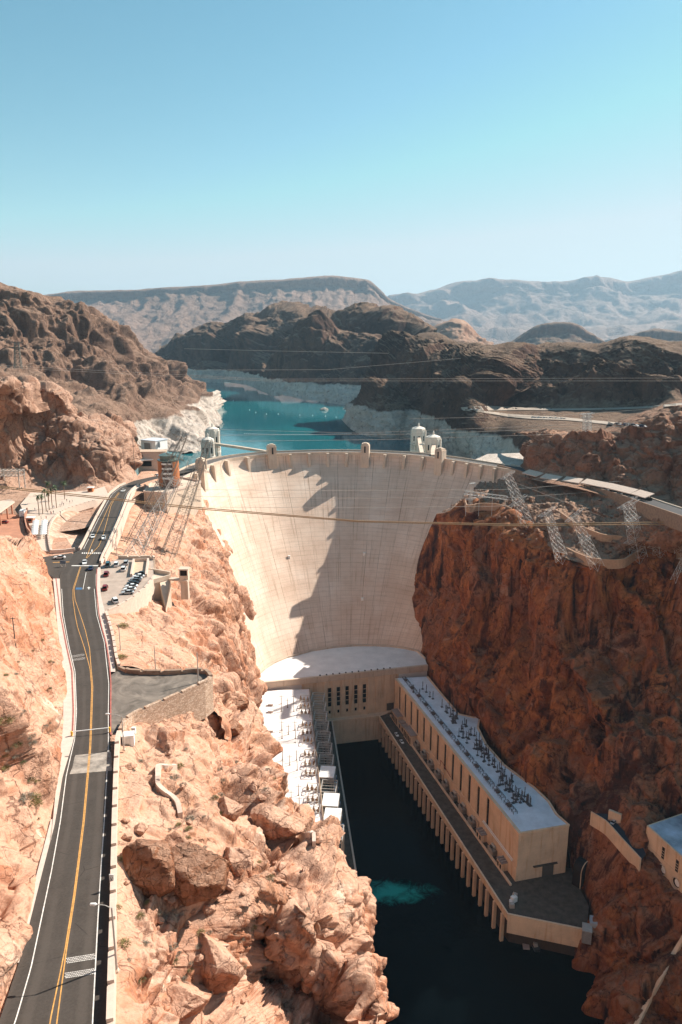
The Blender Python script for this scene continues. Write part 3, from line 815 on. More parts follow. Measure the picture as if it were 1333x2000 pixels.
# pale turquoise patch where the tailrace boils up
pc = A(765, 1742, 0)
v = t.n('ShaderNodeVectorMath', operation='SUBTRACT'); t.put(v.inputs[0], t.P()); v.inputs[1].default_value = pc
vv = t.n('ShaderNodeVectorMath', operation='MULTIPLY'); t.put(vv.inputs[0], v.outputs[0]); vv.inputs[1].default_value = (1 / 21., 1 / 9., 0)
ln_ = t.n('ShaderNodeVectorMath', operation='LENGTH'); t.put(ln_.inputs[0], vv.outputs[0])
dd = t.math('ADD', ln_.outputs['Value'], t.math('MULTIPLY', t.math('SUBTRACT', t.noise(.11, 8, .75, dist=.8), .5), 2.4))
pf = t.rng(dd, 1.15, .1, 0, .9)
t.color(t.mix(pf, (.0008, .0018, .0024), (.02, .34, .29)))
t.bump(t.noise(.35, 5, .6), .2, .3)
rv = MB().add([(-60, 60, 0), (260, 60, 0), (260, 480, 0), (-60, 480, 0)], [(0, 1, 2, 3)])
tag(rv.build('river', t.m), kind='structure')
# ------------------------------------------------------------------ dam
CT = [(-113, 515), (-109, 545), (-104, 573), (-92, 604), (-62, 628), (-15, 638.5), (22, 636.5), (58, 625), (83, 606), (107, 580), (127, 555), (142, 530)]
CBt = [(-58, 470), (-54, 484), (-50, 491), (-40, 501), (-22, 513.5), (-4, 520.5), (10.5, 523), (26, 523), (36, 522), (47, 518.5), (58, 513), (68, 506)]
CT, CBt = np.array(CT, float), np.array(CBt, float)
_t = np.linspace(0, 11, 1200)
_c = crom(CT, _t); _b = crom(CBt, _t)
_L = np.concatenate([[0], np.cumsum(np.linalg.norm(np.diff(_c, axis=0), axis=1))])
def crest(s):
    """crest point, base point, upstream normal at arc length s"""
    tt = np.interp(s, _L, _t)
    e = .02
    c = crom(CT, np.atleast_1d(tt)); b = crom(CBt, np.atleast_1d(tt))
    d = crom(CT, np.minimum(np.atleast_1d(tt) + e, 11)) - crom(CT, np.maximum(np.atleast_1d(tt) - e, 0))
    d /= np.linalg.norm(d, axis=1, keepdims=True)
    n = np.stack([-d[:, 1], d[:, 0]], 1)
    return c, b, n, d
SA = _L[-1]
DZ = 180.0
def gprof(z):
    t = (DZ - z) / 130.0
    return np.where(t < .1, 0.55 * t * t / .1, .055 + (t - .1) * 1.1 * (1 - .05 * t))
ns, nh = 260, 110
S_ = np.linspace(0, SA, ns + 1); Z_ = np.linspace(DZ, 10, nh + 1)
c, b, n, d = crest(S_)
g = gprof(Z_)
V = np.zeros((nh + 1, ns + 1, 3))
V[..., :2] = c[None] + (b - c)[None] * g[:, None, None]
V[..., 2] = Z_[:, None]
vs = V.reshape(-1, 3)
idx = np.arange(len(vs)).reshape(nh + 1, ns + 1)
fs = np.stack([idx[:-1, :-1], idx[1:, :-1], idx[1:, 1:], idx[:-1, 1:]], -1).reshape(-1, 4)
# upstream face and top
up = np.concatenate([c + n * 15, np.full((ns + 1, 1), DZ)], 1)
upb = np.concatenate([c + n * 15, np.full((ns + 1, 1), 100.)], 1)
top0 = V[0]
k = len(vs)
allv = np.concatenate([vs, top0, up, up, upb])
i = np.arange(ns)
fs2 = [np.stack([k + i, k + i + 1, k + ns + 1 + i + 1, k + ns + 1 + i], 1),
       np.stack([k + 2*(ns+1) + i, k + 2*(ns+1) + i + 1, k + 3*(ns+1) + i + 1, k + 3*(ns+1) + i], 1)]
faces = np.concatenate([fs] + fs2).tolist()
t = NT('dam_concrete', .9, .2)
uvn = t.n('ShaderNodeUVMap'); uv = uvn.outputs[0]
us = t.sep(uv)
joint = t.math('ABSOLUTE', t.math('SUBTRACT', t.math('FRACT', us[0]), .5))
jl = t.rng(joint, .474, .496)
zc = us[1]
blk = t.n('ShaderNodeTexWhiteNoise', noise_dimensions='2D')
cb = t.n('ShaderNodeCombineXYZ'); t.put(cb.inputs[0], t.math('FLOOR', us[0])); t.put(cb.inputs[1], t.math('FLOOR', t.math('DIVIDE', zc, 9.)))
t.put(blk.inputs['Vector'], cb.outputs[0])
lift = t.n('ShaderNodeTexWhiteNoise', noise_dimensions='2D')
cl = t.n('ShaderNodeCombineXYZ'); t.put(cl.inputs[0], t.math('FLOOR', t.math('MULTIPLY', us[0], 1.))); t.put(cl.inputs[1], t.math('FLOOR', t.math('DIVIDE', zc, 3.)))
t.put(lift.inputs['Vector'], cl.outputs[0])
cu = t.n('ShaderNodeCombineXYZ'); t.put(cu.inputs[0], t.math('MULTIPLY', us[0], 14.)); t.put(cu.inputs[1], zc)
vec = cu.outputs[0]
big = t.noise(.05, 6, .6)
col = t.ramp(big, [(.3, (.60, .43, .325)), (.5, (.69, .525, .41)), (.7, (.77, .625, .51))])
f1 = t.rng(blk.outputs['Value'], 0, 1, .0, .22, False)
col = t.mix(f1, col, (.46, .31, .21))
f2 = t.rng(lift.outputs['Value'], 0, 1, 0, .16, False)
col = t.mix(f2, col, (.74, .60, .49))
streak = t.noise(.5, 8, .7, vec=vec, an=(.9, .05, 1))
col = t.mix(t.rng(streak, .52, .7, 0, .62), col, (.27, .165, .10))
hz_ = t.noise(.5, 6, .6, vec=vec, an=(.06, 1.6, 1))
col = t.mix(t.rng(hz_, .52, .74, 0, .3), col, (.27, .18, .12))
# rusty seepage below the crest
sp = t.noise(.22, 5, .8, vec=vec, an=(1, .02, 1)); 
col = t.mix(t.math('MULTIPLY', t.rng(sp, .6, .72, 0, .8), t.math('MULTIPLY', t.rng(zc, 120, 160), t.rng(zc, 170, 162))), col, (.20, .12, .07))
fr = t.math('ABSOLUTE', t.math('SUBTRACT', t.math('FRACT', t.math('DIVIDE', zc, 3.)), .5))
col = t.mix(t.rng(fr, .40, .5, 0, .24), col, (.28, .19, .13))
jn = t.noise(.3, 5, .7, vec=vec, an=(.3, .1, 1))
col = t.mix(t.math('MULTIPLY', jl, t.rng(jn, .38, .66, .12, .8)), col, (.24, .15, .10))
t.color(col)
t.bump(t.math('ADD', t.noise(1.2, 6, .7), t.math('MULTIPLY', jl, -1.)), .35, .3)
M_dam = t.m
NJ = 24.0
dam = mesh_obj('dam', allv, faces, M_dam)
uvl = dam.data.uv_layers.new(name='UVMap')
uu = np.zeros((len(allv), 2)); 
uu[:len(vs), 0] = np.tile(S_ / SA * NJ, nh + 1); uu[:len(vs), 1] = np.repeat(Z_, ns + 1)
for kk in range(4):
    uu[k + kk*(ns+1): k + (kk+1)*(ns+1), 0] = S_ / SA * NJ
    uu[k + kk*(ns+1): k + (kk+1)*(ns+1), 1] = 179
li = np.zeros(len(dam.data.loops), np.int32); dam.data.loops.foreach_get('vertex_index', li)
uvl.data.foreach_set('uv', uu[li].astype(np.float32).ravel())
tag(dam, 'huge pale concrete arch dam closing the canyon, its right half in shadow', 'dam')

def s_at(px, py):
    """arc length of the crest point seen at a pixel column"""
    c0 = crest(np.linspace(20, SA - 20, 900))[0]
    P = np.concatenate([c0, np.full((900, 1), 181.)], 1)
    q = proj(P)
    return np.linspace(20, SA - 20, 900)[np.argmin(np.abs(q[:, 0] - px) + .3 * np.abs(q[:, 1] - py))]
def crest_line(off, z, s0=0, s1=None, m=160):
    s = np.linspace(s0, s1 or SA, m)
    c, b, n, d = crest(s)
    return [(x, y, z) for x, y in c + n * off]
MB().ribbon(crest_line(1.0, 180.02), crest_line(14.2, 180.02)).build('crest_road', plain('crest_asphalt', (.11, .095, .085), .9), dam)
MB().wall(crest_line(.2, 180), .7, 1.2, 1.15).build('parapet', M_conc, dam)
MB().wall(crest_line(14.6, 180), .7, 1, 1.15).build('parapet', M_conc, dam)
MB().wall(crest_line(2.6, 180), 2.0, .2, .22).build('walkway', M_side, dam)
def corbel(s, wdt, dep, zt, zb, name, cap=0):
    c, b, n, d = crest(s); c, n, d = c[0], n[0], d[0]
    nn = -n
    def P(u, v): return (c[0] + d[0] * u + nn[0] * v, c[1] + d[1] * u + nn[1] * v)
    m = MB()
    w2 = wdt / 2
    b0 = b[0] - c; 
    off = gprof(zb) * np.linalg.norm(b0)
    vs = [(*P(-w2, -2), zt), (*P(w2, -2), zt), (*P(w2, dep), zt), (*P(-w2, dep), zt),
          (*P(-w2, -2), zb), (*P(w2, -2), zb), (*P(w2 * .9, off * .6 + .3), zb), (*P(-w2 * .9, off * .6 + .3), zb)]
    m.add(vs, [(3, 2, 1, 0), (4, 5, 6, 7), (0, 1, 5, 4), (1, 2, 6, 5), (2, 3, 7, 6), (3, 0, 4, 7)])
    o = m.build(name, M_conc, dam)
    return o, P
tow = [(390, 915), (530, 886), (715, 884), (862, 895)]
ts = [s_at(*p) for p in tow]
# crest towers: pier, shaft, cap and a recessed niche
for s in ts:
    m = MB()
    c, b, n, d = crest(s); c, n, d = c[0], n[0], d[0]; rz = atan2(d[1], d[0])
    def P(u, v, z): return (c[0] + d[0] * u - n[0] * v, c[1] + d[1] * u - n[1] * v, z)
    pr = MB()
    w2 = 3.6
    vs = [P(-w2, -2, 180.5), P(w2, -2, 180.5), P(w2, 4.6, 180.5), P(-w2, 4.6, 180.5), P(-w2, -2, 150), P(w2, -2, 150), P(w2, 5.6, 156), P(-w2, 5.6, 156)]
    # vertical pier that meets the sloping face
    o = pr.add(vs, [(3, 2, 1, 0), (4, 5, 6, 7), (0, 1, 5, 4), (1, 2, 6, 5), (2, 3, 7, 6), (3, 0, 4, 7)]).build('tower_pier', M_conc, dam)
    m.box(P(0, 1.3, 184.2), (7.0, 6.6, 7.6), rz)
    m.box(P(0, 1.3, 188.6), (5.8, 5.4, 1.4), rz)
    m.box(P(0, 1.3, 189.6), (3.0, 3.0, .8), rz)
    for sx in (-2.6, 2.6): m.box(P(sx, 4.85, 184.0), (1.0, .5, 7.0), rz)
    sh = m.build('crest_tower', M_conc, dam)
    MB().box(P(0, 4.72, 184.2), (1.3, .2, 5.6), rz).build('window', M_dark_void, sh)
for a, b_, k_ in ((0, 1, 4), (1, 2, 5), (2, 3, 4)):
    for q in range(1, k_):
        corbel(ts[a] + (ts[b_] - ts[a]) * q / k_, 2.4, 3.4, 180.3, 165, 'pilaster')
for q in (1, 2, 3, 4): corbel(ts[3] + q * 14.0, 2.4, 3.4, 180.3, 166, 'pilaster')
for q in (1, 2): corbel(ts[0] - q * 14.0, 2.4, 3.4, 180.3, 166, 'pilaster')
# three inspection doors on the face
for px, py, z in ((712, 1082, 110), (708, 1168, 80)):
    pass

# ------------------------------------------------------------------ power house
def quad_building(root, name, poly, z0, z1, mat, par=True):
    return MB().prism(poly, z0, z1).build(name, mat, root, base=root.location)
BZ = 50.0
pc_0 = pc_ = thing('powerhouse', 'central power house block with white curved roof at the foot of the dam', 'power house', (4, 475, 18))
back = [(-57, 474), (-53, 484.5), (-48, 493), (-40, 501.5), (-22, 514), (-4, 521), (10.5, 523.5), (26, 523.5), (36, 522.5), (47, 519), (57, 513.5), (61.5, 500)]
roof_poly = [(-55.3, 461.5), (61.8, 489.5)] + back[::-1]
MB().prism(roof_poly, 40, BZ).build('roof', M_roof, pc_, base=pc_.location)
fv = np.array((61.8 + 55.3, 489.5 - 461.5)); fl = np.linalg.norm(fv); fv /= fl; fn = np.array((fv[1], -fv[0]))
def FW(u, v, z): return (-55.3 + fv[0] * u + fn[0] * v, 461.5 + fv[1] * u + fn[1] * v, z)
frz = atan2(fv[1], fv[0])
MB().box(FW(fl / 2, .25, 48.6), (fl + .4, 1.6, 4.4), frz).build('parapet', M_conc, pc_, base=pc_.location)
MB().wall([(x, y, 50) for x, y in back], .8, .6, 1.3).build('parapet', M_conc, pc_, base=pc_.location)
m = MB()
uL, uR = 31, 97      # open front between the wings
m.box(FW((uL + uR) / 2, -1.2, 31.5), (uR - uL + 4, 3.0, 29.8), frz)
for q in range(7):
    u = 45.45 + q * 6.3
    m.box(FW(u, .45, 33.2), (2.6, .9, 26.2), frz)
m.build('wall', M_concd, pc_, base=pc_.location)
for q in range(5):
    u = 48.6 + q * 6.3 + 2.0 * 0
    wnd = MB().box(FW(u, .15, 34.0), (2.3, .5, 14.0), frz).build('window', M_glass, pc_, base=pc_.location)
    for zz in (30.5, 34, 37.5): MB().box(FW(u, .42, zz), (2.3, .1, .4), frz).build('mullion', M_concd, wnd, base=pc_.location)
    MB().box(FW(u, .15, 22.6), (1.4, .5, 2.2), frz).build('window', M_glass, pc_, base=pc_.location)
MB().box(FW(93, .2, 21.4), (5.2, .5, 5.6), frz).build('door', plain('grey_door', (.12, .10, .085), .6), pc_, base=pc_.location)
MB().box(FW(34.5, .2, 21.4), (4.6, .5, 5.6), frz).build('door', M_dark_void, pc_, base=pc_.location)
for q in range(12): MB().box(FW(42 + q * 4.6, -.3, 51.1), (.9, .9, .7), frz).build('roof_vent', M_steeld, pc_, base=pc_.location)

# right wing
WR = thing('powerhouse_wing', 'long tan right power house wing in shade with dark window slots and bluish roof', 'power house', (70, 390, 18))
RZ = 45.0
r0, r1 = np.array((38.8, 479.2)), np.array((87.0, 312.5))
rv = (r1 - r0); rl = np.linalg.norm(rv); rv /= rl; rn = np.array((rv[1], -rv[0])) * 1.0
if rn[0] > 0: rn = -rn      # towards the river
backR = [A(835, 1322, RZ), A(866, 1360, RZ), A(897, 1396, RZ), A(925, 1402, RZ), A(938, 1402, RZ), A(934, 1422, RZ), A(950, 1455, RZ), A(985, 1495, RZ), A(1045, 1540, RZ), A(1072, 1566, RZ), A(1088, 1592, RZ), A(1112, 1612, RZ)]
polyR = [tuple(r0), tuple(r1)] + [p[:2] for p in backR[::-1]]
MB().prism(polyR, 18.0, RZ).build('wall', M_concd, WR, base=WR.location)
ins = MB().prism([tuple(r0 - rn * .9), tuple(r1 - rn * .9 - rv * .8)] + [(p[0] - .8, p[1]) for p in backR[::-1]], RZ + .01, RZ + .12)
ins.build('roof', M_roofb, WR, base=WR.location)
MB().wall([(p[0], p[1], RZ) for p in [(*polyR[1], 0)] + backR[::-1]], .7, .4, .7).build('parapet', M_concd, WR, base=WR.location)
wrz = atan2(rv[1], rv[0])
def RWp(u, v, z): return (r0[0] + rv[0] * u + rn[0] * v, r0[1] + rv[1] * u + rn[1] * v, z)
nb = 13
m = MB()
m.box(RWp(rl / 2, .35, RZ - .8), (rl, .9, 1.7), wrz)
m.box(RWp(rl / 2, .5, 22.0), (rl, 1.2, 8.0), wrz)
bay = 11.0
for q in range(nb + 1):
    u0 = 14 + q * bay - 8.6 + .0
    u0 = 9.5 + (q - 1) * bay; 
    if q == 0: a_, b2 = 0, 8.2
    else: a_, b2 = 11.0 + (q - 1) * bay, min(19.2 + (q - 1) * bay, rl)
    if q == nb: b2 = rl
    if a_ < rl: m.box(RWp((a_ + b2) / 2, .35, 34.6), (b2 - a_, .8, 17.6), wrz)
m.build('facade', M_concd, WR, base=WR.location)
for q in range(nb):
    u = 9.6 + q * bay
    if u < rl - 6:
        wd = MB().box(RWp(u, .1, 34.6), (2.6, .5, 17.0), wrz).build('window', M_glass, WR, base=WR.location)
        for zz in range(28, 43, 3): MB().box(RWp(u, .38, zz), (2.6, .1, .3), wrz).build('mullion', M_steeld, wd, base=WR.location)
e0, e1 = np.array(polyR[1]), np.array(backR[-1][:2])
ev = (e1 - e0); el = np.linalg.norm(ev); ev /= el; en = np.array((ev[1], -ev[0])); erz = atan2(ev[1], ev[0])
def EW(u, v, z): return (e0[0] + ev[0] * u + en[0] * v, e0[1] + ev[1] * u + en[1] * v, z)
dr = MB().box(EW(el * .62, .1, 21.4), (6.0, .4, 6.6), erz).build('door', plain('roller_door', (.10, .09, .08), .6), WR, base=WR.location)
MB().box(EW(el * .55, .5, 25.1), (13.0, 1.2, .4), erz).build('door_beam', M_steeld, dr, base=WR.location)
m = MB()
for q in range(9): m.box(EW(el * (q + .5) / 9, .03, 44.0), (.15, .1, 1.5), erz)
MB().box(EW(el / 2, .08, 43.8), (el, .2, .5), erz).build('cornice', M_concd, WR, base=WR.location)

# left wing
WL = thing('powerhouse_wing', 'left power house wing with sunlit white roof crowded with switchgear', 'power house', (-30, 400, 18))
LZ = 45.0
polyL = [(-21.0, 463.0), (-6.4, 300), (-32, 300), (-50, 400), (-52, 430), (-56, 452), (-55.0, 461.0)]
MB().prism(polyL, 18, LZ).build('wall', M_concd, WL, base=WL.location)
MB().prism([(x * .985 - .6, y - .4) for x, y in polyL], LZ + .01, LZ + .12).build('roof', M_roof, WL, base=WL.location)
for q in range(12):
    y = 452 - q * 12.5
    x = -21 + (463 - y) / 163 * 14.6
    MB().box((x - .15, y, 33), (1.0, 4.2, 16), 0).build('window', M_glass, WL, base=WL.location)

# decks along the river with buttressed edges
def deck(name, label, line, inner, z0, thick=2.6, nbut=0, root_loc=None):
    dk = thing(name, label, 'deck', root_loc)
    poly = line + inner
    MB().prism(poly, z0 - thick, z0).build('deck_slab', M_deck, dk, base=dk.location)
    return dk
M_deck = plain('oiled_deck_asphalt', (.085, .066, .05), .85, var=.4, vs=.3)
dl = [(27.0, 475), (72.4, 310), (77.6, 291), (111, 281.5)]
DKR = deck('river_deck', 'long right river deck carried on a row of tan buttresses above dark water', dl, [(117, 296), (116, 322), (90, 325), (42, 482)], 18.0, root_loc=(70, 390, 18))
m = MB()
L_ = [np.array(p) for p in dl]
m.wall([(p[0], p[1], 18) for p in L_], .9, 2.9, .55)
m.build('edge_beam', M_concd, DKR, base=DKR.location)
tot = np.linalg.norm(L_[2] - L_[0]); dv = (L_[2] - L_[0]) / tot
drz = atan2((L_[1] - L_[0])[1], (L_[1] - L_[0])[0])
nbt = 27
for q in range(nbt):
    f = (q + .5) / nbt
    p = L_[0] + (L_[1] - L_[0]) * min(f * 1.1, 1) if f * 1.1 <= 1 else L_[1] + (L_[2] - L_[1]) * ((f * 1.1 - 1) / .1)
    MB().box((p[0] - .35, p[1], 7.5), (1.3, 1.6, 15.2), drz).build('buttress', M_concd, DKR, base=DKR.location)
nx = (L_[3] - L_[2]); nl = np.linalg.norm(nx); nx /= nl
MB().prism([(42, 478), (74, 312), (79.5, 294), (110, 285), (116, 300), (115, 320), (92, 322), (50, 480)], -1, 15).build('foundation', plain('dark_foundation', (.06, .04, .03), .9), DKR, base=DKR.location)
MB().box(((L_[2] + L_[3])[0] / 2, (L_[2] + L_[3])[1] / 2 + .2, 12.4), (nl, 1.0, 8.4), atan2(nx[1], nx[0])).build('end_wall', M_concd, DKR, base=DKR.location)
ll = [(-6.3, 468), (7.2, 321.6), (10.5, 285), (13.5, 250)]
DKL = deck('river_deck', 'narrow left river deck in the shade below the switchgear roof', ll, [(2, 250), (-6, 300), (-20, 468)], 18.0, root_loc=(0, 400, 18))
MB().wall([(p[0], p[1], 18) for p in ll], .9, 3, .5).build('edge_beam', M_pale, DKL, base=DKL.location)
MB().prism([(-7.5, 468), (6.2, 321.6), (9.5, 285), (12.5, 250), (-12, 250), (-22, 468)], -1, 15.4).build('foundation', M_concd, DKL, base=DKL.location)
# end deck below the central block
EDa, EDb = A(649.4, 1409, 18), A(741, 1399, 18)
DKC = thing('river_deck', 'short tan deck and wall at the head of the dark water', 'deck', (8, 472, 18))
MB().prism([EDa[:2], EDb[:2], (40, 485), (-20, 470)], -1, 17.9).build('deck_slab', M_concd, DKC, base=DKC.location)
MB().wall([EDa, EDb], .6, 1, .5).build('edge_beam', M_concd, DKC, base=DKC.location)
# ------------------------------------------------------------------ road
def lerp_tab(tab, y):
    t = sorted(tab); return float(np.interp(y, [a for a, b in t], [b for a, b in t]))
ZT = [(2160, 200.3), (2000, 199.6), (1860, 198.6), (1700, 197.1), (1600, 195.9), (1500, 194.9), (1443, 194.3), (1389, 193.8), (1300, 192.6), (1220, 191.0), (1150, 189.9), (1105, 188.9), (1068, 188.0), (1010, 186.4), (965, 184.8), (940, 183.2), (930, 182.4), (921, 181.6), (912, 180.6)]
LT = [(2160, -75), (2000, -3), (1860, 44), (1700, 84), (1607, 108), (1514, 123), (1443, 145), (1389, 148.5), (1335, 147), (1311, 145), (1261, 133), (1200, 121.5), (1144, 118), (1123, 117), (1100, 130), (1083, 140), (1073, 160), (1012, 190), (965, 216), (950, 235), (939, 262), (931, 298), (921, 345), (912, 386)]
RT = [(2160, 207), (2000, 211), (1860, 214.5), (1700, 218), (1607, 219.5), (1514, 220), (1443, 216), (1389, 215.5), (1335, 216), (1311, 214), (1261, 207), (1200, 191.5), (1144, 187), (1123, 187), (1100, 194), (1083, 200), (1073, 206), (1012, 232), (965, 250), (950, 264), (939, 292), (931, 325), (921, 372), (912, 404)]
def zr(y): return lerp_tab(ZT, y)
def rows(y0, y1, n):
    """picture rows from near to far, evenly spread in distance"""
    d0, d1 = A(0, y0, zr(y0))[1], A(0, y1, zr(y1))[1]
    ys = np.linspace(y0, y1, 400); d = [A(0, y, zr(y))[1] for y in ys]
    return list(np.interp(np.linspace(d0, d1, n), d, ys))
def strip(tl, tr, ys, dz=0.):
    m = MB()
    L = [A(lerp_tab(tl, y), y, zr(y) + dz) for y in ys]
    R = [A(lerp_tab(tr, y), y, zr(y) + dz) for y in ys]
    return m.ribbon(L, R)
def shift(tab, d): return [(y, x + d) for y, x in tab]
t = NT('road_asphalt', .85, .2)
n1 = t.noise(.25, 6, .7); n2 = t.noise(3., 5, .7)
uvr = t.sep(t.n('ShaderNodeUVMap').outputs[0])
col = t.ramp(n1, [(.3, (.045, .037, .031)), (.7, (.066, .054, .046))])
wave = t.math('COSINE', t.math('MULTIPLY', uvr[0], 25.13))
col = t.mix(t.math('MULTIPLY', t.rng(wave, -.2, 1), t.rng(t.noise(.1, 4, an=(1, .15, 1)), .3, .7, .15, .8)), col, (.085, .070, .059))
col = t.mix(t.rng(n2, .35, .65, 0, .3), col, (.10, .085, .073))
ckv = t.voro(.07, feat='DISTANCE_TO_EDGE')
col = t.mix(t.math('MULTIPLY', t.rng(ckv, .006, .0), t.rng(n1, .45, .6, 0, .8)), col, (.02, .017, .015))
st = t.noise(.35, 3); col = t.mix(t.rng(st, .66, .75, 0, .5), col, (.025, .02, .018))
t.color(col); t.bump(n2, .2, .02)
M_road = t.m
ys_all = rows(2160, 912, 240)
road = tag(strip(LT, RT, ys_all, 0).build('road', M_road), kind='structure')
_uv = road.data.uv_layers.new(name='UVMap'); _n = len(ys_all)
_li = np.zeros(len(road.data.loops), np.int32); road.data.loops.foreach_get('vertex_index', _li)
_uv.data.foreach_set('uv', np.stack([(_li >= _n) * 1.0, (_li % _n) / _n], 1).astype(np.float32).ravel())
bedl = MB().ribbon([A(lerp_tab(LT, y) - 18, y, zr(y) - .5) for y in ys_all], [A(lerp_tab(RT, y) + 10, y, zr(y) - .5) for y in ys_all])
# tyre-darkened lanes are part of the asphalt; paint is laid on top
def line(name, tab, w, ys, mat, dz=.04):
    P = np.array([A(lerp_tab(tab, y), y, zr(y) + dz) for y in ys])
    T = np.gradient(P, axis=0); T /= np.linalg.norm(T, axis=1, keepdims=True)
    N_ = np.stack([-T[:, 1], T[:, 0], 0 * T[:, 0]], 1) * w / 2
    return MB().ribbon([tuple(p) for p in P + N_], [tuple(p) for p in P - N_])
YA = [(2160, 74), (2000, 97), (1860, 126.5), (1752, 144), (1603, 162.8), (1456, 175.8), (1342, 179.6), (1305, 176.2), (1264, 165), (1225, 152), (1200, 147), (1171, 143), (1150, 143), (1107, 157)]
YB = [(2160, 92), (2000, 111), (1860, 129.5), (1752, 146.6), (1603, 165.2), (1456, 178), (1342, 181.8), (1305, 178.4), (1267, 175.5), (1230, 167), (1200, 157), (1171, 147), (1150, 145), (1107, 158.5)]
for tab in (YA, YB):
    yy = rows(2160, 1107, 60)
    line('l', tab, .17, yy, None).build('centre_line', M_yellow, road)
for tab in ([(1090, 169), (1066, 178), (985, 215), (962, 232)], [(1090, 170), (1066, 194), (1045, 202), (1012, 211), (985, 218), (962, 234)]):
    line('l', tab, .22, rows(1090, 962, 24), None).build('centre_line', M_yellow, road)
WLt = [(2160, -38), (2000, 29), (1890, 61), (1701, 101), (1603, 118.5), (1514, 130), (1443, 146.5), (1389, 150), (1311, 147), (1261, 135), (1200, 124), (1150, 121)]
WRt = [(2160, 176), (2000, 181), (1789, 192), (1603, 204), (1456, 212.2), (1389, 212), (1335, 213), (1254, 204), (1200, 189), (1150, 184.5)]
for tab in (WLt, WRt): line('l', tab, .16, rows(2160, 1150, 120), None).build('edge_line', M_rwhite, road)
for d in (3, -3):
    tab = shift(LT, 3.5) if d > 0 else shift(RT, -3)
    line('l', tab, .2, rows(1072, 945, 20), None).build('edge_line', M_rwhite, road)
def patch(name, quad, mat, dz=.04):
    MB().add([A(x, y, zr(y) + dz) for x, y in quad], [(0, 1, 2, 3)]).build(name, mat, road)
# concrete slab band, dashes, arrow, lane line, rumble dots
sl_ = MB()
for y0, y1 in ((1509, 1486), (1486, 1472)):
    n_ = 8
    for k in range(n_):
        def X(y, f): return lerp_tab(LT, y) + (lerp_tab(RT, y) - lerp_tab(LT, y)) * f
        f0, f1 = k / n_, (k + 1) / n_
        yo = lambda f: 4 - 8 * f
        sl_.add([A(X(y0, f0), y0 + yo(f0), zr(y0) + .03), A(X(y0, f1), y0 + yo(f1), zr(y0) + .03), A(X(y1, f1), y1 + yo(f1), zr(y1) + .03), A(X(y1, f0), y1 + yo(f0), zr(y1) + .03)], [(0, 1, 2, 3)])
sl_.build('concrete_band', plain('worn_road_concrete', (.30, .26, .22), .9, var=.45, vs=.5), road)
for k in range(11): patch('crossing_bar', [(160 + k * 4.0, 1081.5), (162.4 + k * 4.0, 1081.5), (163 + k * 4.0, 1079), (160.6 + k * 4.0, 1079)], M_rwhite)
patch('stop_line', [(140, 1105.5), (192, 1105.5), (192.4, 1104), (140.4, 1104)], M_rwhite)
patch('lane_line', [(162.0, 1151), (163.0, 1151), (169.2, 1118), (168.2, 1118)], M_rwhite)
MB().add([A(x, y, zr(y) + .04) for x, y in [(173, 1151), (175, 1151), (175, 1148.5), (178, 1148.5), (174, 1145.8), (170.5, 1148.5), (173, 1148.5)]], [tuple(range(7))]).build('turn_arrow', M_rwhite, road)
patch('blue_marking', [(148, 1151.5), (160.5, 1151.5), (161, 1147.5), (149, 1147.5)], plain('blue_road_paint', (.05, .13, .25), .7))
MB().add([A(x, y, zr(y) + .04) for x, y in [(179, 1078), (181, 1078), (181, 1075), (182.2, 1075), (180, 1072.6), (178, 1075), (179, 1075)]], [tuple(range(7))]).build('turn_arrow', M_rwhite, road)
def dots(x0, x1, y0, y1, nx, ny, tilt):
    m = MB()
    for i in range(nx):
        for j in range(ny):
            fx = (i + .5 * (j % 2)) / nx
            x = x0 + (x1 - x0) * fx; y = y0 + (y1 - y0) * j / (ny - 1) + tilt * fx
            p = A(x, y, zr(y) + .04)
            m.lathe(p, [(.09, 0), (.09, .015)], 6)
    return m
t_r = tag(dots(131, 187, 1872, 1857 + 24, 17, 4, -9).build('rumble_dots', M_rwhite, road))
dots(128, 186, 1901, 1910, 17, 4, -9).build('rumble_dots', M_rwhite, road)
dots(140, 166, 1281, 1284, 14, 3, -4).build('rumble_dots', M_rwhite, road)
dots(141, 167, 1288, 1291, 14, 3, -4).build('rumble_dots', M_rwhite, road)
# side road at the junction, with a hatched island
zj = 188.9
tag(MB().add([(x, y, z) for x, y, z in [A(20, 1125, zj + .004), A(20, 1085, zj + .004), A(84, 1088, zj + .004), A(140, 1080, zj - .3), A(145, 1083, zj - .3), A(122, 1118, zj + .12), A(119, 1140, zj + .5), A(90, 1118, zj + .004)]], [tuple(range(8))]).build('side_road', M_road), kind='structure')
hm_ = MB()
for k in range(8):
    a = 93 + k * 5.5
    hm_.add([A(a, 1106 + k * .8 * 0, zj + .02), A(a + 1.4, 1106, zj + .02), A(a + 9.4 - k * .7, 1113 - k * .35, zj + .02), A(a + 8 - k * .7, 1113 - k * .35, zj + .02)], [(0, 1, 2, 3)])
hm_.build('hatched_marking', M_rwhite, road)
MB().add([A(84, 1098.5, zj + .02), A(136, 1097, zj + .02), A(136, 1098, zj + .02), A(84, 1099.5, zj + .02)], [(0, 1, 2, 3)]).build('centre_line', M_yellow, road)

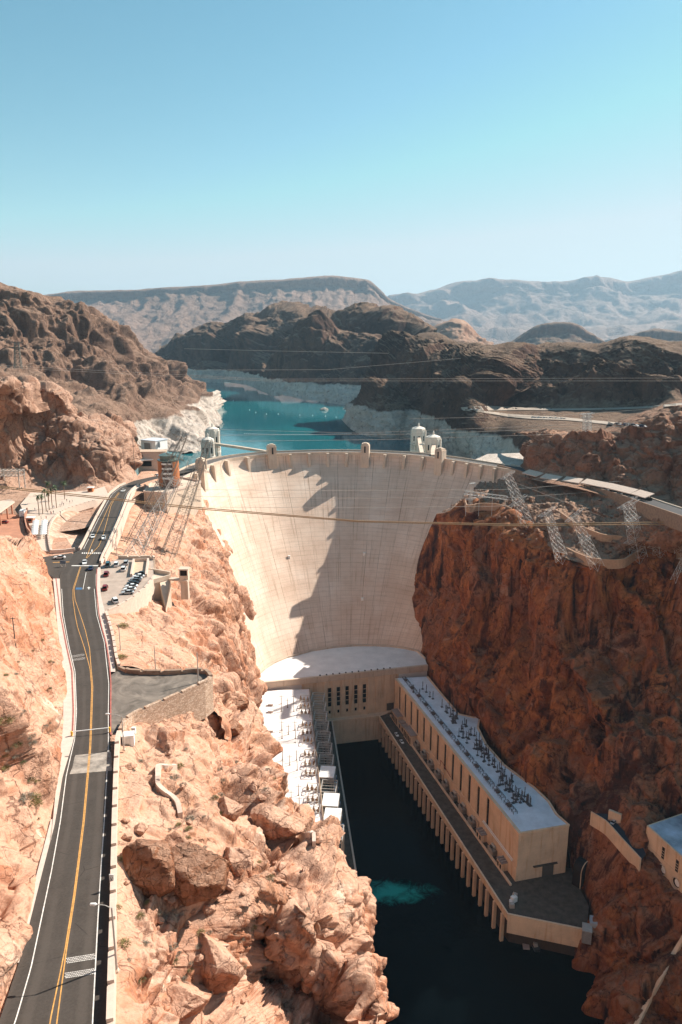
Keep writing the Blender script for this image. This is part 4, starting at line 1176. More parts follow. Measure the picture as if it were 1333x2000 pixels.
# pavements and kerbs
def ribbon3(tl, tr, y0, y1, n, mat, name, dz, th=.5):
    ys = rows(y0, y1, n)
    L = [A(lerp_tab(tl, y), y, zr(y) + dz) for y in ys]; R = [A(lerp_tab(tr, y), y, zr(y) + dz) for y in ys]
    m = MB().ribbon(L, R)
    m.ribbon([(x, y, z - th) for x, y, z in L], L); m.ribbon(R, [(x, y, z - th) for x, y, z in R])
    return tag(m.build(name, mat), kind='structure')
SWl = [(1640, 100), (1600, 104), (1514, 112), (1460, 119), (1443, 120), (1400, 124), (1311, 124), (1261, 117), (1200, 110.5), (1160, 107), (1130, 104)]
ribbon3(SWl, shift(LT, -.3), 1640, 1130, 40, M_side, 'pavement', .14)
ribbon3([(1860, 30), (1700, 74), (1600, 100)], shift(LT, -.3), 1880, 1600, 24, M_side, 'gutter', .05)
SWr = [(1312, 226), (1261, 221), (1215, 211), (1197, 206), (1160, 197), (1130, 196), (1108, 197)]
ribbon3(shift(RT, .4), SWr, 1312, 1108, 30, M_side, 'pavement', .15)
def curb(tab, y0, y1, label):
    ys = rows(y0, y1, 40)
    return tag(MB().wall([A(lerp_tab(tab, y), y, zr(y)) for y in ys], .3, .3, .2).build('kerb', M_red), label, 'kerb')
curb([(1436, 217), (1400, 216.5), (1335, 217), (1300, 215), (1254, 207.5), (1225, 199), (1200, 194), (1150, 189), (1112, 190)], 1436, 1112, 'red painted kerb along the right edge of the road beside the parking lot')
curb([(1436, 142), (1389, 144), (1311, 141), (1261, 130), (1200, 118.5), (1130, 110)], 1436, 1130, 'red painted kerb along the left edge of the road under the tan bank')

# ------------------------------------------------------------------ walls beside the road
def crenel(name, label, path, w, h, mh, ml, gap, mat, base=6., group=None, cat='wall'):
    """low parapet wall with raised blocks"""
    P = np.array(path, float)
    d = np.concatenate([[0], np.cumsum(np.linalg.norm(np.diff(P, axis=0), axis=1))])
    def at(s): return np.array([np.interp(s, d, P[:, k]) for k in range(3)])
    n = max(3, int(d[-1] / 3))
    root = tag(MB().wall([at(s) for s in np.linspace(0, d[-1], n)], w, base, h).build(name, mat), label, cat, group)
    s = 0
    while s + ml * .5 < d[-1]:
        e = min(s + ml, d[-1])
        MB().wall([at(q) for q in np.linspace(s, e, 4)], w + .06, .0, 0).v
        m = MB().wall([at(q) + (0, 0, h) for q in np.linspace(s, e, 4)], w + .08, .05, mh)
        m.build('raised_block', mat, root)
        s = e + gap
    return root
WPX = [(211, 2200), (216.5, 2000), (221.5, 1789), (224.8, 1603), (227.5, 1510), (230, 1450), (235, 1434)]
crenel('parapet_wall', 'long pale parapet wall with raised blocks beside the near end of the road', [A(x, y, zr(min(y, 2160))) for x, y in WPX], .75, .95, .5, 5.2, .9, M_pale)
LZ2 = 192.7
t = NT('coursed_stone', .95, .2)
bv = t.voro(1.5, out='Color', an=(1, 1, 2.)); bd_ = t.voro(1.5, feat='DISTANCE_TO_EDGE', an=(1, 1, 2.))
col = t.ramp(t.sep(bv)[0], [(0, (.40, .26, .18)), (.5, (.52, .37, .27)), (1, (.62, .47, .36))])
col = t.mix(t.rng(bd_, .09, .0), col, (.27, .18, .125)); t.color(col); t.bump(bd_, .5, .1)
M_stonew = t.m
crenel('parapet_wall', 'curved stone parapet along the near edge of the empty grey lot', [A(x, y, LZ2) for x, y in [(236, 1432), (248, 1409), (268, 1397), (320, 1374), (370, 1352), (405, 1335), (413, 1327)]], .8, .8, .45, 4.5, .9, M_stonew, base=9)
crenel('parapet_wall', 'brown stone parapet along the far edge of the empty grey lot', [A(x, y, LZ2) for x, y in [(413, 1327), (404, 1315), (385, 1313), (340, 1317), (290, 1317), (252, 1315), (234, 1306)]], .8, .8, .45, 4.5, .9, plain('brown_stone_wall', (.30, .20, .14), .9, var=.3), base=6)
crenel('parapet_wall', 'stepped pale wall between pavement and slope just below the full parking lot', [A(x, y, zr(y)) for x, y in [(233, 1305), (228, 1288), (222, 1250), (214, 1217), (207, 1198)]], .7, .8, .45, 4., .8, M_pale, base=5)
t = NT('grey_lot_asphalt', .9, .2)
n1 = t.noise(.16, 6, .65, dist=1.5); 
col = t.ramp(n1, [(.35, (.12, .10, .083)), (.5, (.18, .15, .125)), (.65, (.26, .215, .175))])
t.color(col); M_lot = t.m
lotp = [A(x, y, LZ2) for x, y in [(217, 1318), (234, 1308), (252, 1316), (290, 1318), (340, 1318), (385, 1314), (403, 1317), (411, 1327), (404, 1335), (370, 1352), (320, 1374), (268, 1397), (248, 1409), (234, 1432), (218, 1432)]]
lot = tag(MB().prism([p[:2] for p in lotp], LZ2 - 9, LZ2).build('empty_lot', M_lot), kind='structure')
PZ = 188.8
park = [A(x, y, PZ) for x, y in [(197, 1104), (232, 1091), (262, 1093), (300, 1091), (300, 1128), (283, 1150), (258, 1170), (230, 1186), (206, 1197), (197, 1160), (196, 1130)]]
tag(MB().prism([p[:2] for p in park], PZ - 10, PZ).build('parking_lot', plain('pale_lot_asphalt', (.40, .31, .25), .9, var=.15, vs=.3)), kind='structure')
crenel('parapet_wall', 'brown wall behind the parked vans at the far end of the full parking lot', [A(x, y, PZ) for x, y in [(232, 1091), (262, 1092), (300, 1090.5), (302, 1094)]], .7, 1.0, .4, 4, .8, M_conc, base=10)
crenel('parapet_wall', 'pale parapet along the near sunlit edge of the full parking lot', [A(x, y, PZ) for x, y in [(301, 1128), (283, 1151), (258, 1171), (230, 1187), (206, 1198)]], .6, .6, .3, 4, .8, M_pale, base=8)
pit = tag(MB().wall([A(x, y, PZ) for x, y in [(257, 1127), (262, 1097), (290, 1096), (286, 1127)]], .8, 4, 1.3).build('pit_wall', M_pale), 'low pale wall round the sunken sandy rectangle in the full parking lot', 'wall')
MB().add([A(x, y, PZ + .02) for x, y in [(258, 1127), (263, 1098), (289, 1097), (286, 1127)]], [(0, 1, 2, 3)]).build('sand_floor', plain('sand', (.55, .40, .28), .95), pit)
# lookout terrace, bridge and kiosk on the cliff edge
LKZ = 187.5
lo = thing('lookout', 'tan concrete lookout terrace with a wedge wall and small kiosk on the cliff edge', 'lookout', A(315, 1130, LKZ))
lkp = [A(x, y, LKZ) for x, y in [(292, 1117), (333, 1124), (333, 1128), (298, 1137), (288, 1136)]]
MB().prism([p[:2] for p in lkp], LKZ - 9, LKZ).build('terrace', M_conc, lo, base=lo.location)
MB().wall([A(x, y, LKZ) for x, y in [(292, 1117), (333, 1124)]], .6, .5, 1.6).build('parapet', M_conc, lo, base=lo.location)
MB().wall([A(x, y, LKZ) for x, y in [(296, 1138), (333, 1128)]], .6, .5, 1.2).build('parapet', M_conc, lo, base=lo.location)
a, b2, c2 = A(333.5, 1127, LKZ), A(300, 1136, LKZ), A(320, 1160, LKZ - 3)
MB().prism([A(333, 1127, LKZ)[:2], A(312, 1133, LKZ)[:2], A(322, 1150, LKZ)[:2], A(334, 1140, LKZ)[:2]], [LKZ - 15] * 4, [LKZ - .2, LKZ - .4, LKZ - 8, LKZ - 1]).build('wedge_wall', M_conc, lo, base=lo.location)
k0 = A(333, 1129, LKZ); k1 = A(369, 1133, LKZ)
MB().wall([k0, ((k0[0] + k1[0]) / 2, (k0[1] + k1[1]) / 2, LKZ), k1], 2.4, .6, .1).build('footbridge', M_conc, lo, base=lo.location)
kc = A(361, 1131, LKZ)
MB().box((kc[0], kc[1], LKZ + .9), (3.4, 3., 1.8)).box((kc[0], kc[1], LKZ + 4.3), (3.8, 3.4, .5)).box((kc[0] - 1.5, kc[1], LKZ + 3), (.3, 3, 2.6)).box((kc[0] + 1.5, kc[1], LKZ + 3), (.3, 3., 2.6)).box((kc[0], kc[1], LKZ - 4), (2.8, 2.6, 8)).build('kiosk', M_conc, lo, base=lo.location)
MB().box((kc[0], kc[1], LKZ + 3), (2.6, 2.4, 2.4)).build('kiosk_opening', M_dark_void, lo, base=lo.location)
# low bent wall on the slope
def bpath(pts): return [hit(x, y) for x, y in pts]
# viaduct parapets
vl = [A(lerp_tab(LT, y) - 2.2, y, zr(y)) for y in rows(1074, 945, 16)]
vr = [A(lerp_tab(RT, y) + 2.2, y, zr(y)) for y in rows(1100, 948, 16)]
vr2 = [A(lerp_tab(RT, y) + 8, y, zr(y) - .4) for y in rows(1092, 960, 16)]
tag(MB().wall(vl, .8, 9, 1.1).build('viaduct_wall', M_pale), 'pale left parapet of the road viaduct beside the pitched stone slope', 'wall')
tag(MB().wall(vr, .7, 9, 1.1).build('viaduct_wall', M_pale), 'inner pale right parapet of the road viaduct leading to the dam', 'wall')
vw = tag(MB().wall(vr2, .5, 2, .9).build('viaduct_wall', M_pale), 'outer white parapet right of the viaduct walkway', 'wall')
tag(MB().ribbon([(x + .35, y, z + .1) for x, y, z in vr], [A(lerp_tab(RT, y) + 8, y, zr(y) + .05) for y in rows(1100, 948, 16)]).build('walkway', M_side), kind='structure')
# ------------------------------------------------------------------ picking points on the terrain
bpy.context.view_layer.update()
DG = bpy.context.evaluated_depsgraph_get()
def hit(px, py, skip=('haze',)):
    u, v = (px - 666.5) / F, (1000 - py) / F
    d = Vector((u, CP + v * SP, -SP + v * CP)).normalized()
    o = Vector((0, 0, H))
    for _ in range(4):
        ok, loc, nrm, i, ob, mt = SC.ray_cast(DG, o, d)
        if not ok: return None
        if ob.name.split('.')[0] not in skip: return (loc.x, loc.y, loc.z)
        o = loc + d * .5
    return None
def ground(x, y, z0=400):
    ok, loc, nrm, i, ob, mt = SC.ray_cast(DG, Vector((x, y, z0)), Vector((0, 0, -1)))
    return loc.z if ok else 0
# ------------------------------------------------------------------ plaza, sloped stone bank, visitor centre on the left
t = NT('pitched_stone', .95, .2)
vz = t.voro(.55, feat='F1', an=(1, 1, 1)); vc = t.voro(.55, feat='F1', out='Color')
col = t.ramp(t.sep(vc)[0], [(0, (.36, .22, .15)), (.5, (.46, .30, .22)), (1, (.54, .38, .29))])
col = t.mix(t.rng(t.noise(.08, 5), .45, .65, 0, .5), col, (.58, .44, .34))
t.color(t.mix(t.rng(vz, .5, .75, 0, .5), col, (.24, .15, .10))); t.bump(vz, -.4, .3)
M_pitch = t.m
PLZ = 187.6
top = [(100, 1078), (97, 1066), (95, 1050), (96, 1034), (101, 1020), (110, 1008), (126, 998), (145, 991), (165, 985), (186, 979)]
bot = [(150, 1079), (154, 1074), (160, 1066), (166, 1056), (172, 1044), (179, 1030), (186, 1016), (193, 1002), (198, 992), (204, 983)]
T_ = [A(x, y, PLZ) for x, y in top]; Bt = [A(x, y, 181) for x, y in bot]
Bt = [A(x + 4, y + 1, max(176, zr(y) - 8)) for x, y in bot]
m = MB(); n_ = 12
T_, Bt = np.array(T_), np.array(Bt)
prev = None
for k in range(n_ + 1):
    f = k / n_
    row = T_ * (1 - f) + Bt * f; row[:, 2] -= 1.2 * sin(pi * f)
    if prev is not None: m.ribbon([tuple(p) for p in prev], [tuple(p) for p in row])
    prev = row
tag(m.build('stone_bank', M_pitch, smooth=True), kind='structure')
crenel('plaza_wall', 'curved pale crenellated wall between visitor plaza and pitched stone bank', [tuple(p) for p in T_], .7, .7, .35, 2.6, .7, M_pale, base=3)
tag(MB().wall([A(100, 1079, PLZ), A(125, 1078, PLZ), A(147, 1075, PLZ + .3)], 1.0, 4, 1.2).build('corner_wall', M_pale), 'straight pale wall at the foot of the pitched stone bank by the junction', 'wall')
plz = [A(x, y, PLZ - .05) for x, y in [(100, 1079), (96, 1050), (97, 1034), (102, 1020), (111, 1008), (126, 998), (145, 991), (165, 985), (190, 977), (212, 966), (205, 950), (180, 957), (150, 960), (110, 962), (60, 962), (40, 985), (62, 1035), (66, 1070)]]
tag(MB().prism([p[:2] for p in plz], PLZ - 6, PLZ - .05).build('plaza', plain('plaza_paving', (.58, .45, .36), .9, var=.12)), kind='structure')
ramp_m = plain('red_concrete_ramp', (.44, .20, .12), .9, var=.2, vs=.2)
rp = [A(x, y, PLZ) for x, y in [(-40, 1062), (-40, 1004), (0, 1003), (48, 1006), (46, 1020), (50, 1040), (62, 1052), (70, 1058), (50, 1064)]]
tag(MB().prism([p[:2] for p in rp], PLZ - 5, PLZ + .05).build('ramp', ramp_m), kind='structure')
tag(MB().wall([A(x, y, PLZ) for x, y in [(54, 999), (50, 1010), (50, 1022), (54, 1038), (62, 1048), (71, 1056)]], .6, 1, 2.2).build('ramp_wall', plain('red_concrete', (.46, .22, .14), .9)), 'curved reddish wall beside the bus ramp on the visitor plaza', 'wall')
tag(MB().wall([A(45, 1062, PLZ), A(72, 1057, PLZ)], .8, 3, 1.6).build('ramp_wall', M_pale), 'short tan wall across the lower end of the reddish ramp', 'wall')
# canopy on red posts
cp = thing('canopy', 'pale flat canopy on reddish posts at the left edge of the plaza', 'canopy', A(5, 1010, PLZ))
cq = [A(x, y, 193.5) for x, y in [(-40, 985), (20, 976), (29, 980), (-5, 1004), (-40, 1010)]]
MB().prism([p[:2] for p in cq], 193, 193.7).build('roof', M_pale, cp, base=cp.location)
for x, y in ((2, 1026), (16, 1014), (25, 1004), (-20, 1030)):
    p = A(x, y, PLZ)
    MB().box((p[0], p[1], PLZ + 2.8), (.7, .7, 5.6)).build('post', ramp_m, cp, base=cp.location)
# steel switch gantry
gx = thing('gantry', 'grey steel lattice gantry box above the canopy at the left edge', 'gantry', A(15, 980, PLZ))
def lattice_box(m, c, d, nx, r):
    x0, x1, y0, y1, z0, z1 = c[0]-d[0]/2, c[0]+d[0]/2, c[1]-d[1]/2, c[1]+d[1]/2, c[2]-d[2]/2, c[2]+d[2]/2
    for y in (y0, y1):
        for z in (z0, z1): m.bar((x0, y, z), (x1, y, z), r)
    for k in range(nx + 1):
        x = x0 + (x1 - x0) * k / nx
        for y in (y0, y1): m.bar((x, y, z0), (x, y, z1), r * .7)
        for z in (z0, z1): m.bar((x, y0, z), (x, y1, z), r * .7)
        if k < nx:
            x2 = x0 + (x1 - x0) * (k + 1) / nx
            for y in (y0, y1): m.bar((x, y, z0 if k % 2 else z1), (x2, y, z1 if k % 2 else z0), r * .6)
    return m
g0 = B(8, 920, 452); g1 = B(8, 970, 452)
lattice_box(MB(), (g0[0], 452, g0[2] - 1), (22, 8, 3), 9, .38).build('top_frame', M_steel, gx, base=gx.location)
lattice_box(MB(), (g1[0], 452, g1[2] + 1), (22, 8, 2.4), 9, .38).build('lower_frame', M_steel, gx, base=gx.location)
m = MB()
for dx in (-10.5, -2, 10.5):
    for dy in (-4, 4): m.bar((g0[0] + dx, 452 + dy, g0[2]), (g0[0] + dx, 452 + dy, PLZ - 1), .5)
m.build('columns', M_steel, gx, base=gx.location)
m = MB()
for k in range(14): m.lathe((g1[0] - 10 + k * 1.6, 452 + random.uniform(-3, 3), g1[2] + 3.2), [(.5, 0), (.8, .5), (.4, 1), (.8, 1.6), (.3, 2.4)], 6)
m.build('insulator_bank', M_steeld, gx, base=gx.location)

# visitor tower: stacked storeys with brown piers, glass drum on top
vt = thing('visitor_tower', 'round brown visitor tower with white storeys and a green glass drum on top', 'tower', B(331, 940, 488))
vb = B(331, 936, 488); vtp = B(331, 899, 488)
hgt = vtp[2] - vb[2]
brn = plain('brown_tower_panels', (.42, .15, .055), .7, var=.15)
m = MB()
for k in range(3):
    a0 = -pi / 2 + (-1.15, 1.15, 2.9)[k]
    w_ = (.55, .5, .8)[k]
    pts = [(7 * cos(a0 + w_ * f), 7 * sin(a0 + w_ * f)) for f in np.linspace(-1, 1, 6)] + [(5.6 * cos(a0 + w_ * f), 5.6 * sin(a0 + w_ * f)) for f in np.linspace(1, -1, 6)]
    m.prism([(vb[0] + x, vb[1] + y) for x, y in pts], vb[2] - 4, vtp[2])
m.build('pier', brn, vt, base=vt.location)
MB().lathe((vb[0], vb[1], vb[2] - 6), [(5.4, 0), (5.4, hgt + 5)], 20).build('core', plain('tower_glazing', (.10, .06, .05), .3), vt, base=vt.location)
m = MB()
for k in range(4): m.lathe((vb[0], vb[1], vb[2] + 1 + k * hgt / 4), [(6.2, 0), (6.2, 1.1)], 20)
m.build('balcony_band', M_white, vt, base=vt.location)
MB().lathe((vb[0], vb[1], vtp[2]), [(7.2, 0), (7.2, .8), (5.5, .9), (5.5, 3.2), (6.1, 3.3), (6.1, 3.7), (2.5, 5.0)], 20).build('glass_drum', plain('green_glass', (.12, .17, .15), .25), vt, base=vt.location)
# round pale terrace under the tower and the abutment block
ab = thing('abutment_block', 'tan concrete abutment block under the round visitor tower', 'building', B(310, 960, 480))
q0 = [B(280, 944, 470), B(325, 950, 466), B(352, 944, 480), B(392, 930, 505), B(352, 926, 520), B(295, 930, 500)]
MB().prism([(p[0], p[1]) for p in q0], 150, 180.6).build('block', M_conc, ab, base=ab.location)
MB().wall([(p[0], p[1], 180.6) for p in q0 + q0[:1]], .8, .2, 1.2).build('parapet', M_pale, ab, base=ab.location)
# pale exhibit buildings
eb = thing('exhibit_building', 'white flat roofed building high beside the road behind the visitor tower', 'building', B(300, 885, 575))
e0, e1 = B(282, 880, 585), B(322, 880, 575)
rz_ = atan2(e1[1] - e0[1], e1[0] - e0[0])
ec = B(302, 868, 590)
MB().box((ec[0], ec[1], ec[2]), (15, 14, 7.4), rz_).build('wall', M_white, eb, base=eb.location)
MB().box((ec[0], ec[1], ec[2] + 4), (16, 15, .5), rz_).build('roof', plain('blue_grey_roof', (.55, .58, .62), .6), eb, base=eb.location)
MB().box((ec[0] + 4.6, ec[1] - 7.02, ec[2] + .8), (4.4, .2, 4.4), rz_).build('window', plain('pale_glass', (.30, .36, .40), .2), eb, base=eb.location)
MB().box((ec[0] - 4, ec[1] - 7.02, ec[2] - .4), (6, .2, 5), rz_).build('painted_recess', plain('painted_recess_shade', (.22, .2, .18), .7), eb, base=eb.location)  # flat panel on the wall, the shade of a recess put into its colour
rb = thing('restaurant_building', 'tan building with a rounded end and projecting canopy beside the cliff', 'building', B(298, 905, 560))
rc = B(296, 893, 566)
pts = [(-9, -6), (6, -6)] + [(6 + 6 * cos(a), 6 * sin(a)) for a in np.linspace(-pi / 2, pi / 2, 9)] + [(-9, 6)]
MB().prism([(rc[0] + x, rc[1] + y) for x, y in pts], rc[2] - 12, rc[2] + 4.6).build('wall', M_pale, rb, base=rb.location)
MB().prism([(rc[0] + x * 1.03, rc[1] + y * 1.03) for x, y in pts], rc[2] + 4.6, rc[2] + 5.2).build('roof', plain('tan_roof', (.50, .36, .26), .8), rb, base=rb.location)
MB().prism([(rc[0] - 10, rc[1] - 6.2), (rc[0] + 3, rc[1] - 6.2), (rc[0] - 6, rc[1] - 12)], rc[2] - 1.2, rc[2] - .4).build('canopy', M_white, rb, base=rb.location)
MB().box((rc[0] - 3, rc[1] - 6.05, rc[2] - 4), (9, .3, 4)).build('window', M_glass, rb, base=rb.location)
# orange kiosks on the plaza
for px, py, lb, c_ in ((178, 957, 'small orange kiosk against the rock where plaza meets road', 0), (61, 1017, 'orange vending trailer beside the ramp wall on the plaza', 1)):
    p = A(px, py + 3, PLZ)
    k_ = thing('kiosk', lb, 'kiosk', p)
    MB().box((p[0], p[1], PLZ + 1.2), (3.2, 2.4, 2.4)).build('wall', plain('orange_paint', (.55, .18, .06), .6) if c_ == 0 else ramp_m, k_, base=k_.location)
    MB().box((p[0], p[1], PLZ + 2.6), (3.8, 3.0, .4)).build('roof', M_white, k_, base=k_.location)
    MB().box((p[0], p[1] - 1.22, PLZ + 1.3), (1.8, .1, 1.1)).build('hatch', M_dark_void, k_, base=k_.location)

# ------------------------------------------------------------------ intake towers
M_tow = plain('white_tower_concrete', (.72, .64, .55), .85, var=.08)
def intake(px, Y, ztop, lab, rad=7.3):
    c = B(px, 880, Y)
    r = thing('intake_tower', lab, 'tower', (c[0], Y, 128))
    m = MB()
    m.lathe((c[0], Y, ztop - 17), [(rad, 0), (rad, 13.6), (rad * .95, 13.65), (rad * .95, 14.3), (rad * .5, 15.6), (rad * .15, 16.2), (rad * .14, 17)], 8, pi / 8)
    for k in range(8):
        a = k * pi / 4 + pi / 8
        m.box((c[0] + rad * cos(a), Y + rad * sin(a), ztop - 11), (1.3, 1.3, 13), a)
    sh = m.build('upper_drum', M_tow, r, base=r.location)
    MB().lathe((c[0], Y, ztop), [(.8, 0), (.8, 1.2), (1.0, 1.3), (.5, 2.2), (.2, 2.8)], 10).build('lantern', M_tow, r, base=r.location)
    for k in range(8):
        a = k * pi / 4
        MB().box((c[0] + rad * .93 * cos(a), Y + rad * .93 * sin(a), ztop - 12.5), (.3, 1.3, 5), a).build('window', M_glass, sh, base=r.location)
    m = MB()
    m.lathe((c[0], Y, 120), [(rad * .82, 0), (rad * .82, ztop - 17 - 120)], 8, pi / 8)
    for k in range(16):
        a = k * pi / 8 + pi / 16
        m.box((c[0] + rad * 1.05 * cos(a), Y + rad * 1.05 * sin(a), (ztop - 19.5 + 120) / 2), (1.0, 1.2, ztop - 19.5 - 120), a)
    for zz in (ztop - 18.6, ztop - 25, ztop - 32, ztop - 40): m.lathe((c[0], Y, zz), [(rad * 1.14, 0), (rad * 1.14, 1.2)], 16)
    m.build('gallery', M_tow, r, base=r.location)
    return c
ci1 = intake(817, 742, 192, 'pale domed intake tower beyond the dam crest, left of the right hand pair')
ci2 = intake(846, 690, 190.5, 'pale domed intake tower right beside the crest pier on the right', 7.2)
ci3 = intake(417, 705, 196, 'pale domed intake tower half hidden behind the leaning pylons at left', 6.6)
ci4 = intake(407, 655, 193, 'lower pale intake tower beside the left abutment behind the pylon lattice', 5.6)
for (c, e, lb) in ((ci1, (70, 634), 'sloping white footbridge from dam crest to the left one of the right intake towers'), (ci2, (78, 622), 'short white footbridge from dam crest to the intake tower by the right crest pier'), (ci3, (-66, 645), 'brown sided footbridge from dam crest out to the left intake towers')):
    tag(MB().wall([(e[0], e[1], 181), ((c[0] + e[0]) / 2, (c[1] + e[1]) / 2 if 0 else (e[1] + (705 if c is ci3 else (742 if c is ci1 else 690))) / 2, 180.5), (c[0], (705 if c is ci3 else (742 if c is ci1 else 690)) - 7, 180.5)], 3.4, 1.6, .5).build('footbridge', M_conc), lb, 'footbridge')
# lake buoys and boom
bl = [(419, 771), (456, 783), (488, 801), (500, 806), (521, 809), (544, 809), (586, 811), (611, 812), (636, 813), (657, 815), (676, 814), (700, 806)]
bprot = None
for px, py in bl:
    p = A(px, py, 128)
    if bprot is None:
        bprot = tag(MB().lathe((0, 0, 0), [(.9, -.6), (1.1, .3), (.8, .9), (.35, 1.1), (.25, 2.2)], 8).build('buoy', M_white), 'white buoy floating in the line across the lake', 'buoy', 'buoys across the lake')
        bprot.location = p
    else:
        c_ = bprot.copy(); COL.objects.link(c_); c_.location = p
bm = MB(); pr_ = None
bp = [A(x, 847 + 2.2 * sin((x - 480) / 60.), 128) for x in range(478, 690, 4)]
for k, p in enumerate(bp): bm.box((p[0], p[1], 128.25), (2.0, .9, .8), 0)
bm.tube([(p[0], p[1], 128.1) for p in bp], .12, 4)
tag(bm.build('floating_boom', M_white), 'floating boom of white segments strung across the water above the dam', 'boom')
# rock islets near the far shore
for px, py, s in ((633, 799, 9), (690, 797, 22), (715, 795, 16)):
    p = A(px, py + 2, 128)
    bmi = bmesh_ico(3); v = np.array(bmi[0]) * (s, s * .7, 5)
    v = v + (facets(v + px, 5, 5)[0] * 1.6)[:, None]
    o = mesh_obj('islet', v, bmi[1], M_islet); o.location = (p[0], p[1], 127.6); o['kind'] = 'structure'
# ------------------------------------------------------------------ right bank: crest road, canopies, retaining walls, spillway house
RRoad = [(985, 909, 180.4), (1012, 915, 181), (1045, 925, 181.6), (1100, 936, 183), (1160, 949, 184.4), (1220, 964.5, 186), (1280, 985, 188), (1345, 1007, 190), (1420, 1035, 192)]
rc_ = [A(*p) for p in RRoad]
rp_ = np.array(rc_); T = np.gradient(rp_, axis=0); T /= np.linalg.norm(T[:, :2], axis=1, keepdims=True)
Nn = np.stack([-T[:, 1], T[:, 0], T[:, 0] * 0], 1)
def resamp(P, n): 
    P = np.array(P, float); return crom(P, np.linspace(0, len(P) - 1, n))
rp_ = resamp(rp_, 50); Nn = resamp(Nn, 50)
tag(MB().ribbon([tuple(p) for p in rp_ + Nn * 6.5 + (0, 0, .1)], [tuple(p) for p in rp_ - Nn * 5.5 + (0, 0, .1)]).build('road', plain('dark_asphalt', (.055, .05, .05), .9)), kind='structure')
tag(MB().wall([tuple(p - n * 6 + (0, 0, -.2)) for p, n in zip(rp_, Nn)], .7, 7, 1.1).build('parapet_wall', plain('brown_parapet', (.26, .17, .115), .9, var=.25)), 'long brown parapet along the right hand crest road above the rocky shelf', 'wall')
tag(MB().wall([tuple(p + n * 7 + (0, 0, -.2)) for p, n in zip(rp_, Nn)], .7, 3, .9).build('parapet_wall', M_conc), 'pale kerb wall between the right hand crest road and the red bluff', 'wall')
cpx = [(1027, 1055, 925.5, 933), (1060.5, 1093, 934.5, 940.5), (1102, 1135, 940.5, 945.5), (1140, 1186, 945, 954.5), (1186, 1214, 954, 961), (1212, 1239, 960.5, 967.5), (1241, 1269, 967.5, 976)]
cw = ['first', 'second', 'third', 'fourth and longest', 'fifth', 'sixth', 'last']
for k, (x0, x1, y0, y1) in enumerate(cpx):
    za = lerp_tab([(p[0], p[2]) for p in RRoad], (x0 + x1) / 2)
    a = np.array(A(x0, y0 + 4, za)); b2 = np.array(A(x1, y1 + 4, za)); c_ = (a + b2) / 2
    L_ = np.linalg.norm(b2 - a); rz_ = atan2(b2[1] - a[1], b2[0] - a[0])
    r = thing('canopy', cw[k].capitalize() + ' white flat canopy along the right crest road counting from the dam', 'canopy', tuple(c_), rz_, 'white canopies along the right crest road')
    MB().add([(sx * L_ / 2, y, z) for sx in (-1, 1) for y, z in ((-3.4, 2.1), (3.0, 4.2), (3.0, 4.6), (-3.4, 2.6))], [(0, 1, 2, 3), (7, 6, 5, 4), (0, 4, 5, 1), (1, 5, 6, 2), (2, 6, 7, 3), (3, 7, 4, 0)]).build('roof', M_pale, r)
    for q in range(4):
        MB().box((-L_ / 2 + L_ * (q + .5) / 4, -1.7, 1.3), (.35, .35, 3.4)).build('post', M_steeld, r)
        MB().box((-L_ / 2 + L_ * (q + .5) / 4, 1.7, 1.3), (.35, .35, 3.4)).build('post', M_steeld, r)
    MB().box((0, 1.9, 1.0), (L_ * .96, .2, 2.2)).build('back_panel', M_steeld, r)
wallm = plain('tan_retaining_wall', (.40, .25, .16), .9, var=.2)
rw = [(909, 978, 158), (914, 990, 157.5), (940, 986, 157.8), (975, 988, 157.5), (1003, 998, 157), (1040, 1025, 154.5), (1075, 1052, 152.5), (1110, 1075, 151.5), (1150, 1092, 151.3), (1195, 1097, 151.5), (1222, 1094, 152.3), (1245, 1078, 153.3), (1262, 1072, 154), (1300, 1075, 154.5), (1350, 1082, 155)]
tag(MB().wall([tuple(p) for p in resamp([A(x, y, z + (7 if x < 960 else 9)) for x, y, z in rw], 60)], .8, 4.0, 1.3).build('retaining_wall', wallm), 'long winding tan wall along the edge of the right cliff', 'wall')
tag(MB().wall([tuple(p) for p in resamp([A(*p) for p in [(1097, 1005, 174), (1125, 1025, 172), (1150, 1037, 170.5), (1178, 1047, 169.5), (1210, 1050, 169), (1235, 1056, 168)]], 24)], .7, 3, 1.2).build('retaining_wall', wallm), 'shorter upper tan wall on the shelf among the pylons', 'wall')
# terraces with parked cars beyond the bluff
padm = plain('parking_asphalt', (.36, .29, .23), .95, var=.15, vs=.05)
def drape(name, top, bot, n=24, lift=.8):
    m = MB(); 
    P = [hit(*p) for p in resamp([(x, y, 0) for x, y in top], n)[:, :2]]; Q = [hit(*p) for p in resamp([(x, y, 0) for x, y in bot], n)[:, :2]]
    ok = [(a, b2) for a, b2 in zip(P, Q) if a and b2]
    m.ribbon([(a[0], a[1], a[2] + lift) for a, b2 in ok], [(b2[0], b2[1], b2[2] + lift) for a, b2 in ok])
    return tag(m.build(name, padm), kind='structure')
PKT = [(900, 797), (950, 794), (1020, 797), (1100, 799), (1180, 798), (1260, 795), (1340, 788)]
PKB = [(905, 801), (955, 803), (1020, 802), (1100, 802.5), (1180, 801.5), (1260, 799), (1340, 793)]
drape('parking_lot', PKT, PKB)
PLT = [(900, 799), (950, 804), (1000, 810), (1050, 813), (1100, 816), (1150, 821), (1200, 826), (1262, 832)]
PLB = [(905, 803), (950, 808), (1000, 816), (1050, 820), (1100, 821.5), (1150, 826), (1200, 832), (1258, 839)]
drape('parking_lot', PLT, PLB)

